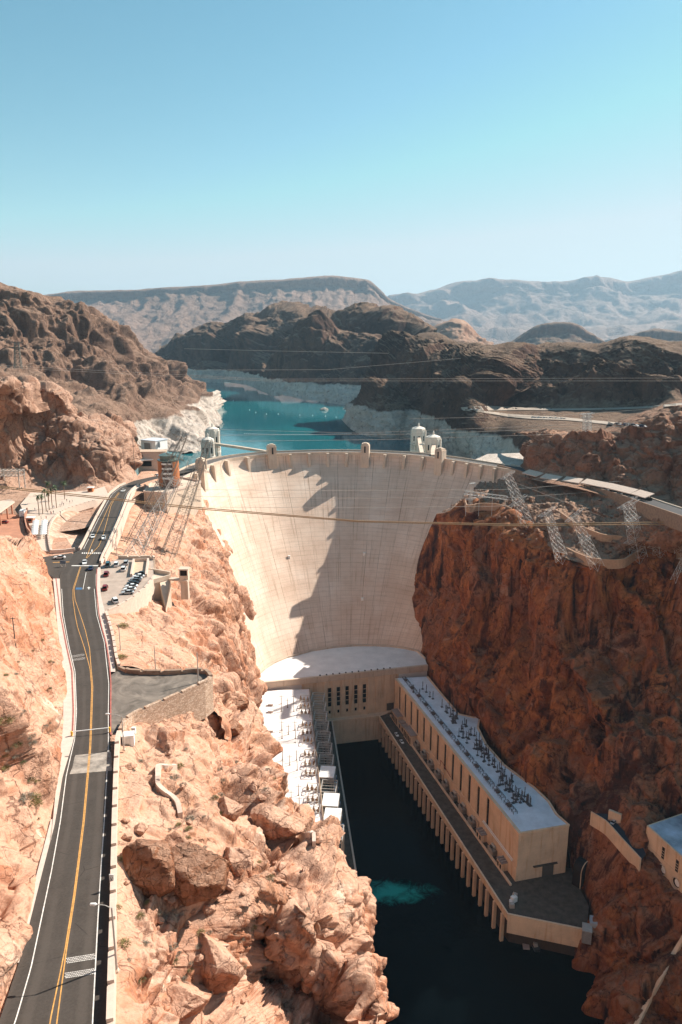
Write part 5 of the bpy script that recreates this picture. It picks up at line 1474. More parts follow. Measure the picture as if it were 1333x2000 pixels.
# spillway valve house and road shelf at lower right
sh_ = thing('valve_house', 'tan concrete valve house with two round ports and blue grey roof, cut by right edge', 'building', A(1300, 1720, 48))
VZ = 62.0
a = np.array(A(1264, 1612, VZ)); b2 = np.array(A(1400, 1735, VZ)); d_ = (b2 - a)[:2] / np.linalg.norm((b2 - a)[:2]); nrm = np.array((d_[1], -d_[0]))
if nrm[0] > 0: nrm = -nrm
rzv = atan2(d_[1], d_[0]); Lv = np.linalg.norm((b2 - a)[:2])
def VP(u, v, z): return (a[0] + d_[0] * u + nrm[0] * v, a[1] + d_[1] * u + nrm[1] * v, z)
MB().prism([VP(0, 0, 0)[:2], VP(Lv, 0, 0)[:2], VP(Lv, -30, 0)[:2], VP(-2.5, -22, 0)[:2]], 24, VZ).build('wall', M_concd, sh_, base=sh_.location)
MB().prism([VP(.6, -.7, 0)[:2], VP(Lv, -.7, 0)[:2], VP(Lv, -29, 0)[:2], VP(-1.6, -21, 0)[:2]], VZ + .01, VZ + .15).build('roof', plain('weathered_blue_roof', (.36, .42, .50), .9, var=.5, vs=.09), sh_, base=sh_.location)
MB().box(VP(Lv / 2, .08, 52.6), (Lv, .25, .5), rzv).build('ledge', M_concd, sh_, base=sh_.location)
for k in range(3):
    u = 11.5 + k * 8.6
    wn = MB().box(VP(u, .03, 56), (1.5, .3, 5.6), rzv).build('louvre', M_dark_void, sh_, base=sh_.location)
    MB().box(VP(u, .2, 54.5), (1.5, .15, .2), rzv).box(VP(u, .2, 55.8), (1.5, .15, .2), rzv).box(VP(u, .2, 57.1), (1.5, .15, .2), rzv).build('slat', M_concd, wn, base=sh_.location)
    m = MB(); m2 = MB()
    uu_ = u + .8
    rim = [(uu_ + 2.1 * cos(t_), 48.2 + 2.1 * sin(t_)) for t_ in np.linspace(0, 2 * pi, 25)[:-1]]
    m.add([VP(p, .06, z) for p, z in rim] + [VP(p, -1.5 + 1.56, z) for p, z in rim], [tuple(range(24))])
    m.build('round_port', M_dark_void, sh_, base=sh_.location)
    r1 = [VP(uu_ + 2.35 * cos(t_), .5, 48.2 + 2.35 * sin(t_)) for t_ in np.linspace(0, 2 * pi, 25)]
    MB().tube(r1, .18, 5).build('port_rim', M_conc, sh_, base=sh_.location)
    inner = [(uu_ + .55 + 1.5 * cos(t_), 48.5 + 1.7 * sin(t_)) for t_ in np.linspace(0, 2 * pi, 25)[:-1]]
    MB().add([VP(p, .14, z) for p, z in inner], [tuple(range(24))]).build('jet_valve', M_white, sh_, base=sh_.location)
SZ = 52.5
sr = thing('access_shelf', 'narrow tan walled access shelf cut in the red cliff above the river', 'retaining wall', A(1205, 1640, SZ))
sp = [A(x, y, SZ) for x, y in [(1155, 1588), (1185, 1607), (1215, 1640), (1252, 1680), (1262, 1668), (1252, 1645), (1232, 1612), (1205, 1590)]]
MB().prism([p[:2] for p in sp], SZ - 1, SZ).build('roadway', plain('dark_shelf_asphalt', (.035, .035, .045), .9), sr, base=sr.location)
MB().wall([tuple(p) for p in resamp(sp[:4], 14)], .6, 6.5, .9).build('wall', M_concd, sr, base=sr.location)
p = A(1207, 1598, SZ)
pt_ = thing('portal', 'small tan tunnel portal with a dark doorway above the access shelf', 'portal', p)
p = (p[0] - 2.5, p[1] - 4, SZ)
MB().box((p[0], p[1] + 1.5, SZ + 2.6), (6, 1.2, 5.2), -.7).build('wall', M_concd, pt_, base=pt_.location)
MB().box((p[0] + .6, p[1] + .7, SZ + 1.6), (2.2, .5, 3.2), -.7).build('door', M_dark_void, pt_, base=pt_.location)
# shed, jetty and odds at the end of the right deck
p = A(1150, 1822, 16)
sd = thing('shed', 'small grey corrugated shed in two steps at the water end of the deck', 'shed', p)
MB().box((p[0] - 1.6, p[1] - 2, 17.4), (4, 5, 6.4), -.3).build('wall', plain('grey_corrugated', (.30, .29, .29), .5, .3), sd, base=sd.location)
MB().box((p[0] + 2.2, p[1] + 1, 18.2), (3.4, 5, 8), -.3).build('tall_wall', plain('pale_corrugated', (.42, .43, .45), .5, .3), sd, base=sd.location)
MB().box((p[0] - 1.6, p[1] - 2, 20.7), (4.3, 5.3, .3), -.3).build('roof', M_steel, sd, base=sd.location)
p = A(1045, 1834, .4)
jt = thing('jetty', 'small pale floating jetty with a dark boat below the deck corner', 'jetty', p)
MB().box((p[0] - 1, p[1] + 1.5, .5), (14, 3, .8), -.1).box((p[0] - 5, p[1] - 2, .5), (3, 8, .8), -.1).build('pontoon', plain('pontoon', (.36, .30, .28), .8), jt, base=jt.location)
def boat(p, rz):
    r = thing('boat', 'dark motor boat moored at the small jetty below the deck', 'boat', p, rz)
    MB().add([(-1.2, -3.5, 0), (1.2, -3.5, 0), (1.3, 1, 0), (0, 4, .3), (-1.3, 1, 0), (-1.4, -3.5, 1.1), (1.4, -3.5, 1.1), (1.5, 1, 1.2), (0, 4.4, 1.5), (-1.5, 1, 1.2)], [(4, 3, 2, 1, 0), (5, 6, 7, 8, 9), (0, 1, 6, 5), (1, 2, 7, 6), (2, 3, 8, 7), (3, 4, 9, 8), (4, 0, 5, 9)]).build('hull', plain('dark_hull', (.05, .055, .06), .4), r)
    MB().box((0, -.6, 2), (1.9, 2.6, 1.6), 0, .8).build('cabin', M_steel, r)
    MB().box((0, .75, 2.1), (1.5, .1, .8), 0).build('windscreen', M_glass, r)
boat((p[0] - 1.2, p[1] - 4, .2), .15)
wk = thing('service_rig', 'white and grey service rig standing on the right deck near its corner', 'machine', A(1003, 1762, 18))
for k, (x, y, s) in enumerate([(1000, 1772, 2.2), (1004, 1760, 2.6), (1007, 1752, 1.8), (998, 1764, 1.6)]):
    q = A(x, y, 18)
    MB().box((q[0], q[1], 18 + s / 2), (s, s * .8, s), k * .5).build('cabinet', M_white if k % 2 else M_steel, wk, base=wk.location)
MB().bar(A(1002, 1760, 18), A(1004, 1742, 22), .3).bar(A(1006, 1762, 18), A(1004, 1742, 22), .3).bar(A(998, 1756, 18), A(1004, 1742, 22), .3).build('frame', M_steel, wk, base=wk.location)

# ------------------------------------------------------------------ power house equipment
# transformer deck strip along the right facade
kb = [tuple(RWp(u, 4.6, 18)) for u in np.linspace(2, rl + 2, 30)]
tag(MB().wall(kb, .9, .2, 1.1).build('kerb_wall', M_concd), 'low tan wall between deck roadway and transformers on the right deck', 'wall')
def transformer_proto():
    r = thing('transformer', 'large grey transformer with radiator fins in the row below the right facade', 'transformer', (0, 0, 0), 0, 'transformers below the right facade')
    MB().box((0, 0, 1.9), (3.2, 2.6, 3.2)).box((0, 0, .15), (4.6, 3.4, .3)).build('tank', M_trf, r)
    for s in (-1, 1):
        m = MB()
        for k in range(6): m.box((s * 2.2, -1.25 + k * .5, 1.9), (.9, .18, 2.7))
        m.box((s * 2.2, 0, 3.3), (.9, 2.8, .18)).box((s * 2.2, 0, .6), (.9, 2.8, .18))
        m.build('radiator', M_trf, r)
    MB().add(*rot_lathe([(0, -1.7), (.62, -1.7), (.62, 1.7), (0, 1.7)], 10, (0, .6, 4.7))).build('conservator', M_steel, r)
    for k in range(3): MB().lathe((-.9 + k * .9, -.7, 3.5), [(.28, 0), (.14, .3), (.28, .6), (.14, .9), (.28, 1.2), (.1, 1.6)], 8).build('bushing', M_steeld, r)
    return r
def rot_lathe(prof, n, c):
    vs, fs = [], []
    for r_, y in prof:
        for k in range(n):
            t_ = 2 * pi * k / n
            vs.append((c[0] + y, c[1] + r_ * cos(t_), c[2] + r_ * sin(t_)))
    for i in range(len(prof) - 1):
        for k in range(n): fs.append((i*n+k, i*n+(k+1)%n, (i+1)*n+(k+1)%n, (i+1)*n+k))
    return vs, fs
M_trf = plain('transformer_paint', (.30, .26, .22), .6, var=.25)
fw_m = plain('fire_wall_concrete', (.44, .33, .25), .9)
tus = [47, 58.5, 70, 81, 92.5, 104, 116, 128, 152]
tp = transformer_proto()
for k, u in enumerate(tus):
    o = tp if k == 0 else copy_tree(tp)
    q = RWp(u, 2.6, 18); o.location = q; o.rotation_euler.z = wrz
# low brick annexes on the deck
for (u, L_, v, D_, h_, lb) in ((12, 11, 3.2, 5, 7, 'tan flat roofed annex on the right deck next to the central block'), (21.5, 3.5, 3.2, 4.2, 5, 'narrow tan annex with two roof units beside the first annex'), (26.5, 3.5, 3.2, 4.2, 5, 'second narrow tan annex before the columned annex'), (37, 13, 3.2, 5.4, 7, 'long tan annex with pale columns beside two white cars'), (140, 6, 2.6, 4.4, 4.5, 'small tan annex with pipes on its roof among the transformers'), (163, 5, 2.6, 4.6, 4.6, 'last small tan annex with white pipes at the far corner of the facade')):
    q = RWp(u, v - .4, 18)
    r = thing('annex', lb, 'annex', q, wrz)
    MB().box((0, 0, h_ / 2), (L_, D_, h_)).build('wall', M_concd, r)
    MB().box((0, 0, h_ + .15), (L_ + .5, D_ + .5, .4)).build('roof', plain('annex_roof', (.30, .25, .23), .9), r)
    sgn = -1 if np.dot(rn, (-sin(wrz), cos(wrz))) < 0 else 1
    nb_ = max(1, int(L_ / 2.4))
    for i in range(nb_):
        MB().box((-L_ / 2 + L_ * (i + .5) / nb_, sgn * (D_ / 2 + .02), h_ * .45), (L_ / nb_ * .55, .16, h_ * .6)).build('window', M_glass, r)
    if h_ < 5.5:
        for i in range(3): MB().bar((-L_ / 2 + .6 + i * L_ / 3, -D_ / 2 * .8, h_ + .7), (-L_ / 2 + .6 + i * L_ / 3, D_ / 2 * .8, h_ + .7), .55, sides=8).build('roof_pipe', M_steel, r)
# piping along the facade base, red pipe
tag(MB().bar(RWp(138, .95, 27.6), RWp(170, .95, 27.6), .5, sides=6).bar(RWp(138, 1.5, 27.2), RWp(170, 1.5, 27.2), .5, sides=6).build('pipe_run', M_white), 'white twin pipe along the near end of the right facade base', 'pipe')
tag(MB().tube([RWp(82, 1.6, 26.2), RWp(82, 1.4, 30), RWp(84, 1.2, 30), RWp(96, 1.2, 27.6)], .16).build('pipe_run', M_red), 'thin red pipe bracketed to the right facade above the transformers', 'pipe')
for u in (58.5, 81, 104, 128):
    r = thing('fire_wall', 'pale frame wall standing between transformers and the right facade', 'wall', RWp(u + 3, 1.25, 18), wrz, 'frame walls behind the transformers')
    MB().box((-2.6, 0, 2.6), (.4, .8, 5.2)).box((2.6, 0, 2.6), (.4, .8, 5.2)).box((0, 0, 5.3), (5.6, .9, .5)).build('frame', fw_m, r)
# roof posts of the right wing
pm = plain('roof_insulator', (.085, .08, .085), .5)
def post_proto(h_, arms):
    r = thing('insulator_post', 'dark insulator post on a square foot on the right wing roof', 'post', (0, 0, 0), 0, 'insulator posts on the right wing roof')
    MB().box((0, 0, .12), (1.5, 1.5, .24)).build('foot', pm, r)
    MB().lathe((0, 0, .2), [(.22, 0), (.17, h_ * .4), (.30, h_ * .45), (.16, h_ * .6), (.30, h_ * .65), (.16, h_ * .8), (.28, h_ * .85), (.1, h_)], 6).build('shaft', pm, r)
    if arms: MB().bar((-1.2, 0, h_), (1.2, 0, h_ + .1), .18).build('arm', pm, r)
    return r
pp = [post_proto(4.6, False), post_proto(3.6, True), post_proto(5.6, False)]
used = set()
pl = []
for px, py in [(808, 1352), (820, 1358), (826, 1346), (833, 1352), (840, 1361), (846, 1365)]: pl.append((px, py))
rs_ = random.Random(5)
for (x0, y0, x1, y1, cnt, wd_) in ((866, 1385, 905, 1440, 36, 30), (905, 1440, 960, 1500, 38, 34), (960, 1510, 1015, 1575, 46, 40)):
    for k in range(cnt):
        f = rs_.random(); pl.append((x0 + (x1 - x0) * f + rs_.uniform(-.2, 1) * wd_ * .62, y0 + (y1 - y0) * f + rs_.uniform(-7, 7)))
for i, (px, py) in enumerate(pl):
    k = rs_.randrange(3)
    q = A(px, py, RZ + .13)
    o = pp[k] if k not in used else copy_tree(pp[k])
    used.add(k); o.location = q; o.rotation_euler.z = wrz + rs_.choice((0, pi / 2))
for k in range(3):
    if k not in used: pp[k].location = A(900, 1440, RZ + .1)
# busbar lattice along the facade edge of the right roof
for k in range(13):
    u = 7 + k * 12.3
    r = thing('bus_rack', 'dark low steel bus rack along the river edge of the right wing roof', 'rack', RWp(u, -5.0, RZ + .13), wrz, 'bus racks on the right wing roof')
    m = MB()
    for y in (-1.1, 1.1):
        m.bar((-5, y, 1.5), (5, y, 1.5), .16)
        for i in range(6): m.bar((-5 + 2 * i, y, 0), (-5 + 2 * i, y, 1.5), .16)
        for i in range(5): m.bar((-5 + 2 * i, y, .2 if i % 2 else 1.5), (-3 + 2 * i, y, 1.5 if i % 2 else .2), .12)
    for i in range(6): m.bar((-5 + 2 * i, -1.1, 1.5), (-5 + 2 * i, 1.1, 1.5), .12)
    m.build('frame', pm, r)
    MB().box((-2, .2, .5), (2.6, 1.8, 1)).build('hatch', plain('rust_hatch', (.16, .10, .075), .8), r)
# left wing: racks and posts on the white roof, steel cages over the transformers below
lm = plain('brown_switchgear', (.25, .15, .085), .7, var=.3)
def edgeL(y): return -21 + (463 - y) / 163 * 14.6
tag(MB().wall([(edgeL(y) - .5, y, LZ) for y in np.linspace(462, 302, 40)], .5, .2, 1.2).build('roof_rail', plain('brown_railing', (.20, .14, .10), .8)), 'brown railing line along the river edge of the left wing roof', 'railing')
for g in range(5):
    y0 = 446 - g * 33
    for k in range(3):
        y = y0 - k * 9
        r = thing('switch_rack', 'brown cluster of switchgear on the sunlit left wing roof', 'switchgear', (edgeL(y) - 4.6, y, LZ + .12), -.09, 'switchgear on the left wing roof')
        m = MB()
        for x in (-3, 3):
            m.bar((x, -3.5, 2.2), (x, 3.5, 2.2), .28)
            for yy in (-3.5, 0, 3.5): m.bar((x, yy, 0), (x, yy, 2.2), .28)
        for yy in (-3.5, 3.5): m.bar((-3, yy, 2.2), (3, yy, 2.2), .24)
        m.build('frame', M_steel, r)
        for x in (-2.6, -.2, 2.2):
            MB().lathe((x, rs_.uniform(-1, 1), .0), [(.7, 0), (.9, 1.6), (.5, 2.0), (.25, 2.2), (.4, 2.8), (.2, 3.4)], 8).build('breaker', lm, r)
    for (dx, yy) in ((-12, 4), (-12, -6), (-20, 4), (-20, -6), (-16, -1)):
        y = y0 + yy - 8
        if edgeL(y) + dx < -48: continue
        r = thing('line_post', 'slender steel line post on the sunlit left wing roof', 'post', (edgeL(y) + dx, y, LZ + .12), 0, 'line posts on the left wing roof')
        MB().box((0, 0, .1), (.9, .9, .16)).build('foot', lm, r)
        MB().lathe((0, 0, .2), [(.28, 0), (.2, 4), (.1, 6.5)], 6).bar((-1.6, 0, 5.2), (1.6, 0, 5.2), .16).build('shaft', plain('grey_post', (.34, .29, .25), .6), r)
    for yy in (0, -9):
        y = y0 + yy - 6
        r = thing('roof_box', 'small pale ventilator box on the sunlit left wing roof', 'ventilator', (edgeL(y) - 27, y, LZ + .12), 0, 'ventilator boxes on the left wing roof')
        MB().box((0, 0, .6), (3.2, 1.6, 1.2)).build('body', M_pale, r)
        MB().box((0, 0, 1.3), (3.5, 1.9, .16)).build('lid', M_white, r)
solid = {7, 9, 10}
for k in range(12):
    y = 453 - k * 12.6
    x = edgeL(y) + 4.6
    r = thing('transformer_cage', ('open steel lattice cage' if k not in solid else 'steel cage with a white roof') + ' over a transformer bay beside the left wing', 'steel cage', (x, y, 18), -.09, 'steel cages along the left wing' if k not in solid else 'white roofed steel cages along the left wing')
    m = MB()
    for xx in (-4, 4):
        for yy in (-5.4, 5.4): m.bar((xx, yy, 0), (xx, yy, 26.5), .5)
    for zz in (24.5, 26.5):
        for xx in (-4, 4): m.bar((xx, -5.4, zz), (xx, 5.4, zz), .38)
        for yy in (-5.4, 5.4): m.bar((-4, yy, zz), (4, yy, zz), .38)
    for xx in (-4, 4):
        for i in range(5): m.bar((xx, -5.4 + i * 2.16, 24.5 if i % 2 else 26.5), (xx, -5.4 + (i + 1) * 2.16, 26.5 if i % 2 else 24.5), .26)
    for i in range(3): m.bar((-4, -2.7 + i * 2.7, 26.5), (4, -2.7 + i * 2.7, 26.5), .26)
    m.build('frame', M_steel, r)
    if k in solid: MB().box((0, 0, 26.9), (8.4, 11, .3)).build('roof', M_white, r)
    MB().box((-.6, 0, 2.6), (4.6, 4.2, 5.2)).box((-.6, 0, 5.6), (3, 3, 1.2)).build('transformer', M_trf, r)
for k, y in enumerate((398, 391, 386, 372, 360, 352)):
    x = -6.3 + (468 - y) / 146.4 * 13.5 - 4.2
    r = thing('tarped_trailer', 'blue tarped trailer parked under the cages on the left deck', 'trailer', (x, y, 18), -.09, 'blue tarped trailers on the left deck')
    MB().box((0, 0, 1.2), (2.4, 4.6, 1.6)).build('body', plain('blue_tarp', (.10, .20, .36), .6, var=.3), r)
    MB().box((0, .4, 2.1), (2.2, 2.2, .3)).build('cover', M_white, r)
    for sx in (-1.05, 1.05): MB().bar((sx - .12, -1, .4), (sx + .12, -1, .4), .8, sides=8).build('wheel', M_dark_void, r)

# ------------------------------------------------------------------ pylons and lines
def pylon(base, top, wb, wt, lab, arms=((1., 7.),), mat=M_steel, panels=9, th=.35, cat='pylon', adir=None):
    base, top = np.array(base, float), np.array(top, float)
    r = thing('pylon', lab, cat, tuple(base))
    ax = top - base; L_ = np.linalg.norm(ax); ax /= L_
    ex = np.array(adir if adir is not None else (1., .2, 0)); ex -= ax * np.dot(ex, ax); ex /= np.linalg.norm(ex)
    ey = np.cross(ax, ex)
    def C(f, i, j):
        w_ = (wb + (wt - wb) * min(1, f)) / 2
        return base + ax * (f * L_) + ex * i * w_ + ey * j * w_
    m = MB()
    cs = ((-1, -1), (1, -1), (1, 1), (-1, 1))
    for i, j in cs: m.bar(C(0, i, j), C(1, i, j), th)
    for k in range(panels):
        f0, f1 = k / panels, (k + 1) / panels
        for q in range(4):
            a_, b_ = cs[q], cs[(q + 1) % 4]
            m.bar(C(f1, *a_), C(f1, *b_), th * .6)
            m.bar(C(f0, *a_), C(f1, *b_), th * .55); m.bar(C(f0, *b_), C(f1, *a_), th * .55)
    m.build('lattice', mat, r, base=r.location)
    for f, al in arms:
        m = MB()
        c0 = base + ax * L_ * f
        for s in (-1, 1):
            tip = c0 + ex * s * al
            for dy in (-1, 1):
                w_ = wt / 2
                m.bar(c0 + ey * dy * w_, tip + ey * dy * w_ * .8, th * .8)
                m.bar(c0 + ey * dy * w_ - ax * 1.6, tip + ey * dy * w_ * .8, th * .6)
            for k in range(5):
                g = (k + .5) / 5
                m.bar(c0 + ex * s * al * g - ey * wt * .45, c0 + ex * s * al * (g + .1) + ey * wt * .45, th * .5)
        m.build('cross_arm', mat, r, base=r.location)
    return r
M_pyd = plain('weathered_steel', (.20, .17, .14), .6, .2)
WAX = (.9, .45, 0)
pylon(B(262, 1068, 345), B(362, 850, 372), 9, 2.2, 'left one of the two tall leaning lattice pylons before the visitor tower', ((.97, 6), (.8, 5.), (.55, 4.)), M_pyd, 13, .18)
pylon(B(328, 1088, 372), B(409, 862, 408), 7.5, 2.2, 'right one of the two tall leaning lattice pylons crossing the dam abutment', ((.98, 6.5), (.75, 6.5), (.5, 6.5)), M_pyd, 13, .17)
pylon(B(250, 1105, 318), B(345, 935, 345), 7, 3, 'pale steel leaning pylon with bright white legs above the parking lot', ((.97, 4),), M_steel, 10, .2)
def R_(px, py): 
    p = hit(px, py); return p if p else A(px, py, 155)
def py_at(bp, tp, wb, wt, lab, arms, panels=8, th=.15):
    wb, wt = wb * .72, wt * .7
    arms = tuple((f, a * .8) for f, a in arms)
    b_ = R_(*bp); t_ = B(tp[0], tp[1], b_[1] - 4)
    return pylon((b_[0], b_[1], b_[2] - 2), t_, wb, wt, lab, arms, M_stl2, panels, th, adir=WAX)
M_stl2 = plain('white_galvanised_steel', (.62, .59, .55), .5, .2)
py_at((1032, 1020), (992, 928), 8, 5, 'tall white lattice pylon on the cliff edge close beside the dam', ((1, 6.5), (.5, 9)), 9)
py_at((918, 992), (923, 944), 3, 2, 'thin small white pylon at the cliff tip next to the dam face', ((1, 3), (.45, 6)), 5, .3)
py_at((1100, 1090), (1070, 999), 7.5, 4, 'white leaning pylon third from the dam with one slanted beam on top', ((1, 8),), 8)
py_at((1168, 1102), (1122, 1006), 7.5, 4, 'white leaning pylon fourth from the dam standing below the tan wall', ((1, 8), (.55, 5)), 8)
py_at((1250, 1088), (1228, 984), 9, 6, 'tallest white lattice pylon on the shelf left of a cluster of frames', ((1, 8.5), (.72, 7), (.4, 9)), 9, .16)
py_at((1290, 1078), (1285, 1034), 7, 5, 'shorter white lattice frame right beside the tallest shelf pylon', ((1, 8), (.5, 9)), 5)
py_at((1330, 1075), (1333, 1002), 6, 3, 'white lattice pylon cut by the right edge above the cliff', ((1, 5), (.5, 7)), 7)
py_at((1320, 1128), (1338, 1090), 5, 3, 'small white lattice bracket below the cliff edge at the right border', ((1, 5),), 4)
pylon(R_(1147, 842), B(1147, 808, R_(1147, 842)[1]), 4.5, 3.6, 'pale transmission pylon on the bare knoll before the far parking lot', ((1, 5), (.8, 4)), M_stl2, 6, .32)
pylon(B(1193, 702, 1060), B(1193, 673, 1060), 7, 3, 'distant pylon standing on the dark ridge to the right', ((1, 6), (.7, 6)), M_stl2, 6, .7)
pylon(B(1075, 692, 1230), B(1075, 666, 1230), 8, 3, 'distant pylon near the knob on the dark ridge', ((1, 6), (.7, 6)), M_stl2, 6, .7)
pylon(B(36, 720, 700), B(33, 668, 700), 6, 3.4, 'grey pylon on the left skyline slope above the red outcrop', ((1, 5), (.8, 5)), M_pyd, 7, .5)
pylon(B(135, 850, 560), B(132, 800, 560), 4.5, 2.6, 'small grey pylon on the red outcrop above the plaza', ((1, 4),), M_pyd, 6, .36)
# horizontal strain frame at the cliff tip
f0, f1 = np.array(B(907, 965, 478)), np.array(B(992, 976, 478))
gz = thing('strain_frame', 'long white horizontal lattice frame on the cliff tip next to the dam', 'steel frame', tuple(f0))
m = MB()
for dz in (0, 2.2):
    for dy in (-1.2, 1.2): m.bar(f0 + (0, dy, dz), f1 + (0, dy, dz), .22)
for k in range(12):
    p0 = f0 + (f1 - f0) * k / 12; p1 = f0 + (f1 - f0) * (k + 1) / 12
    m.bar(p0 + (0, -1.2, 0), p1 + (0, -1.2, 2.2), .2); m.bar(p0 + (0, -1.2, 0), p0 + (0, 1.2, 0), .2)
m.build('lattice', M_stl2, gz, base=gz.location)
m = MB()
for f in (.05, .35, .65, .95):
    q = f0 + (f1 - f0) * f; m.bar(q, (q[0], q[1], 163), .22)
m.build('column', M_stl2, gz, base=gz.location)
def wire(name, lab, pts, r_, mat, sag=0., cat='power line', group=None):
    P = []
    for (a_, b_) in zip(pts[:-1], pts[1:]):
        a_, b_ = np.array(a_), np.array(b_)
        for k in range(24):
            f = k / 24.; q = a_ + (b_ - a_) * f; q[2] -= sag * 4 * f * (1 - f); P.append(tuple(q))
    P.append(tuple(pts[-1]))
    return tag(MB().tube(P, r_, 4).build(name, mat), lab, cat, group)
M_wire = plain('pale_wire', (.55, .47, .40), .5)
M_cable = plain('tan_steel_cable', (.33, .21, .105), .6)
for k, dy in enumerate((0, 3.0)):
    wire('cableway', ('upper' if k else 'lower') + ' thick tan cable of the cableway pair swung across the whole canyon', [B(-60, 946 - dy, 395), B(40, 957 - dy, 392), B(380, 993.5 - dy, 380), B(700, 1019 - dy * .6, 372), B(1000, 1027 - dy, 376), B(1400, 1023 - dy * 1.6, 382)], .19, M_cable, 0, 'cable')
WR_ = [([(-30, 716), (520, 744), (1400, 744)], 470, 'second of the two long wires just below the far white shoreline'), ([(-30, 712), (520, 740.5), (1400, 738)], 470, 'first of the two long wires just below the far white shoreline'),
       ([(360, 681), (520, 685), (760, 690)], 700, 'faint brownish wire across the dark hill in the middle'), ([(330, 723), (640, 722), (900, 700)], 640, 'wire rising rightward over the foot of the dark middle hill'),
       ([(400, 838), (700, 846), (1400, 818)], 520, 'wire crossing the lake just above the floating boom'), ([(400, 850), (800, 848), (1400, 826)], 520, 'wire crossing the lake close to the floating boom'),
       ([(440, 862), (780, 858), (1400, 838)], 520, 'lowest wire over the lake in front of the intake towers'), ([(800, 818), (1080, 812), (1400, 790)], 560, 'wire crossing the bluff top towards the far parking lot'),
       ([(330, 956), (640, 958), (990, 956), (1400, 926)], 470, 'topmost wire crossing the upper dam face'), ([(330, 969), (640, 973), (1000, 972), (1400, 944)], 465, 'second wire crossing the upper dam face'), ([(330, 990), (640, 991.5), (960, 989), (1400, 964)], 460, 'third wire crossing the dam face just above the thick cable'),
       ([(990, 936), (1180, 1010), (1400, 1060)], 430, 'wire dropping from the pylon beside the dam to the right shelf'), ([(1231, 1040), (1300, 1010), (1400, 975)], 420, 'wire rising right from the tallest shelf pylon'), ([(1255, 1062), (1330, 1030), (1400, 1000)], 415, 'lower wire rising right from the cluster of frames')]
for pts, Y, lb in WR_:
    wire('power_line', lb, [B(x, y, Y) for x, y in pts], .085 * Y / 500, M_wire, 0)
for k in range(5):
    wire('power_line', 'thin wire from the leaning pylons down to the left slope', [B(352 + k * 9, 870 + k * 14, 385), B(262 + k * 17, 1066 + k * 8, 350)], .09, M_pyd, 0, 'power line', 'wires of the leaning pylons')

tag(MB().wall([tuple(p) for p in resamp([hit(*q) for q in [(1345, 1815), (1318, 1862), (1290, 1912), (1262, 1965), (1240, 2010)]], 20)], 1.6, 1.5, 1.2).build('slope_wall', M_concd), 'tan inclined concrete strip climbing the cliff in the bottom right corner', 'wall')

q = hit(1142, 1706)
if q:
    tn = thing('tunnel', 'dark arched tunnel mouth in the cliff beside the end deck', 'tunnel', q, .75)
    arch = [(4.2 * cos(a_), 5.5 + 4.2 * sin(a_)) for a_ in np.linspace(0, pi, 13)]
    arch = [(4.2, -3)] + arch + [(-4.2, -3)]
    n_ = len(arch)
    MB().add([(x, -.5, z - 3) for x, z in arch] + [(x, 4, z - 3) for x, z in arch], [tuple(range(n_)), tuple(range(2 * n_ - 1, n_ - 1, -1))] + [(i, (i + 1) % n_, (i + 1) % n_ + n_, i + n_) for i in range(n_)]).build('bore', M_dark_void, tn)
    MB().tube([(x * 1.04, -.5, z - 3) for x, z in arch], .22, 5).build('arch_ring', M_concd, tn)
# ------------------------------------------------------------------ vehicles
M_tyre = plain('tyre_rubber', (.02, .02, .02), .9)
M_rim = plain('wheel_rim', (.45, .45, .45), .3, .6)
M_lampw = plain('headlight_glass', (.75, .75, .72), .2)
M_lampr = plain('tail_light', (.45, .03, .02), .3)
PAINT = {}
def paint(n, c):
    if n not in PAINT: PAINT[n] = plain(n + '_car_paint', c, .28, .1, .6, .04)
    return PAINT[n]
PC = {'white': (.78, .78, .76), 'silver': (.45, .46, .46), 'dark blue': (.02, .05, .12), 'dark red': (.25, .02, .02), 'maroon': (.20, .015, .02), 'black': (.015, .015, .018), 'dark grey': (.08, .085, .09), 'teal': (.02, .09, .11), 'beige': (.5, .42, .33)}
PROTO = {}
def side_extrude(m, prof, w0, taper=None):
    n = len(prof)
    vs = [(-w0 * (taper[i] if taper else 1), y, z) for i, (y, z) in enumerate(prof)] + [(w0 * (taper[i] if taper else 1), y, z) for i, (y, z) in enumerate(prof)]
    fs = [tuple(range(n)), tuple(range(2 * n - 1, n - 1, -1))] + [(i, i + n, (i + 1) % n + n, (i + 1) % n) for i in range(n)]
    return m.add(vs, fs)
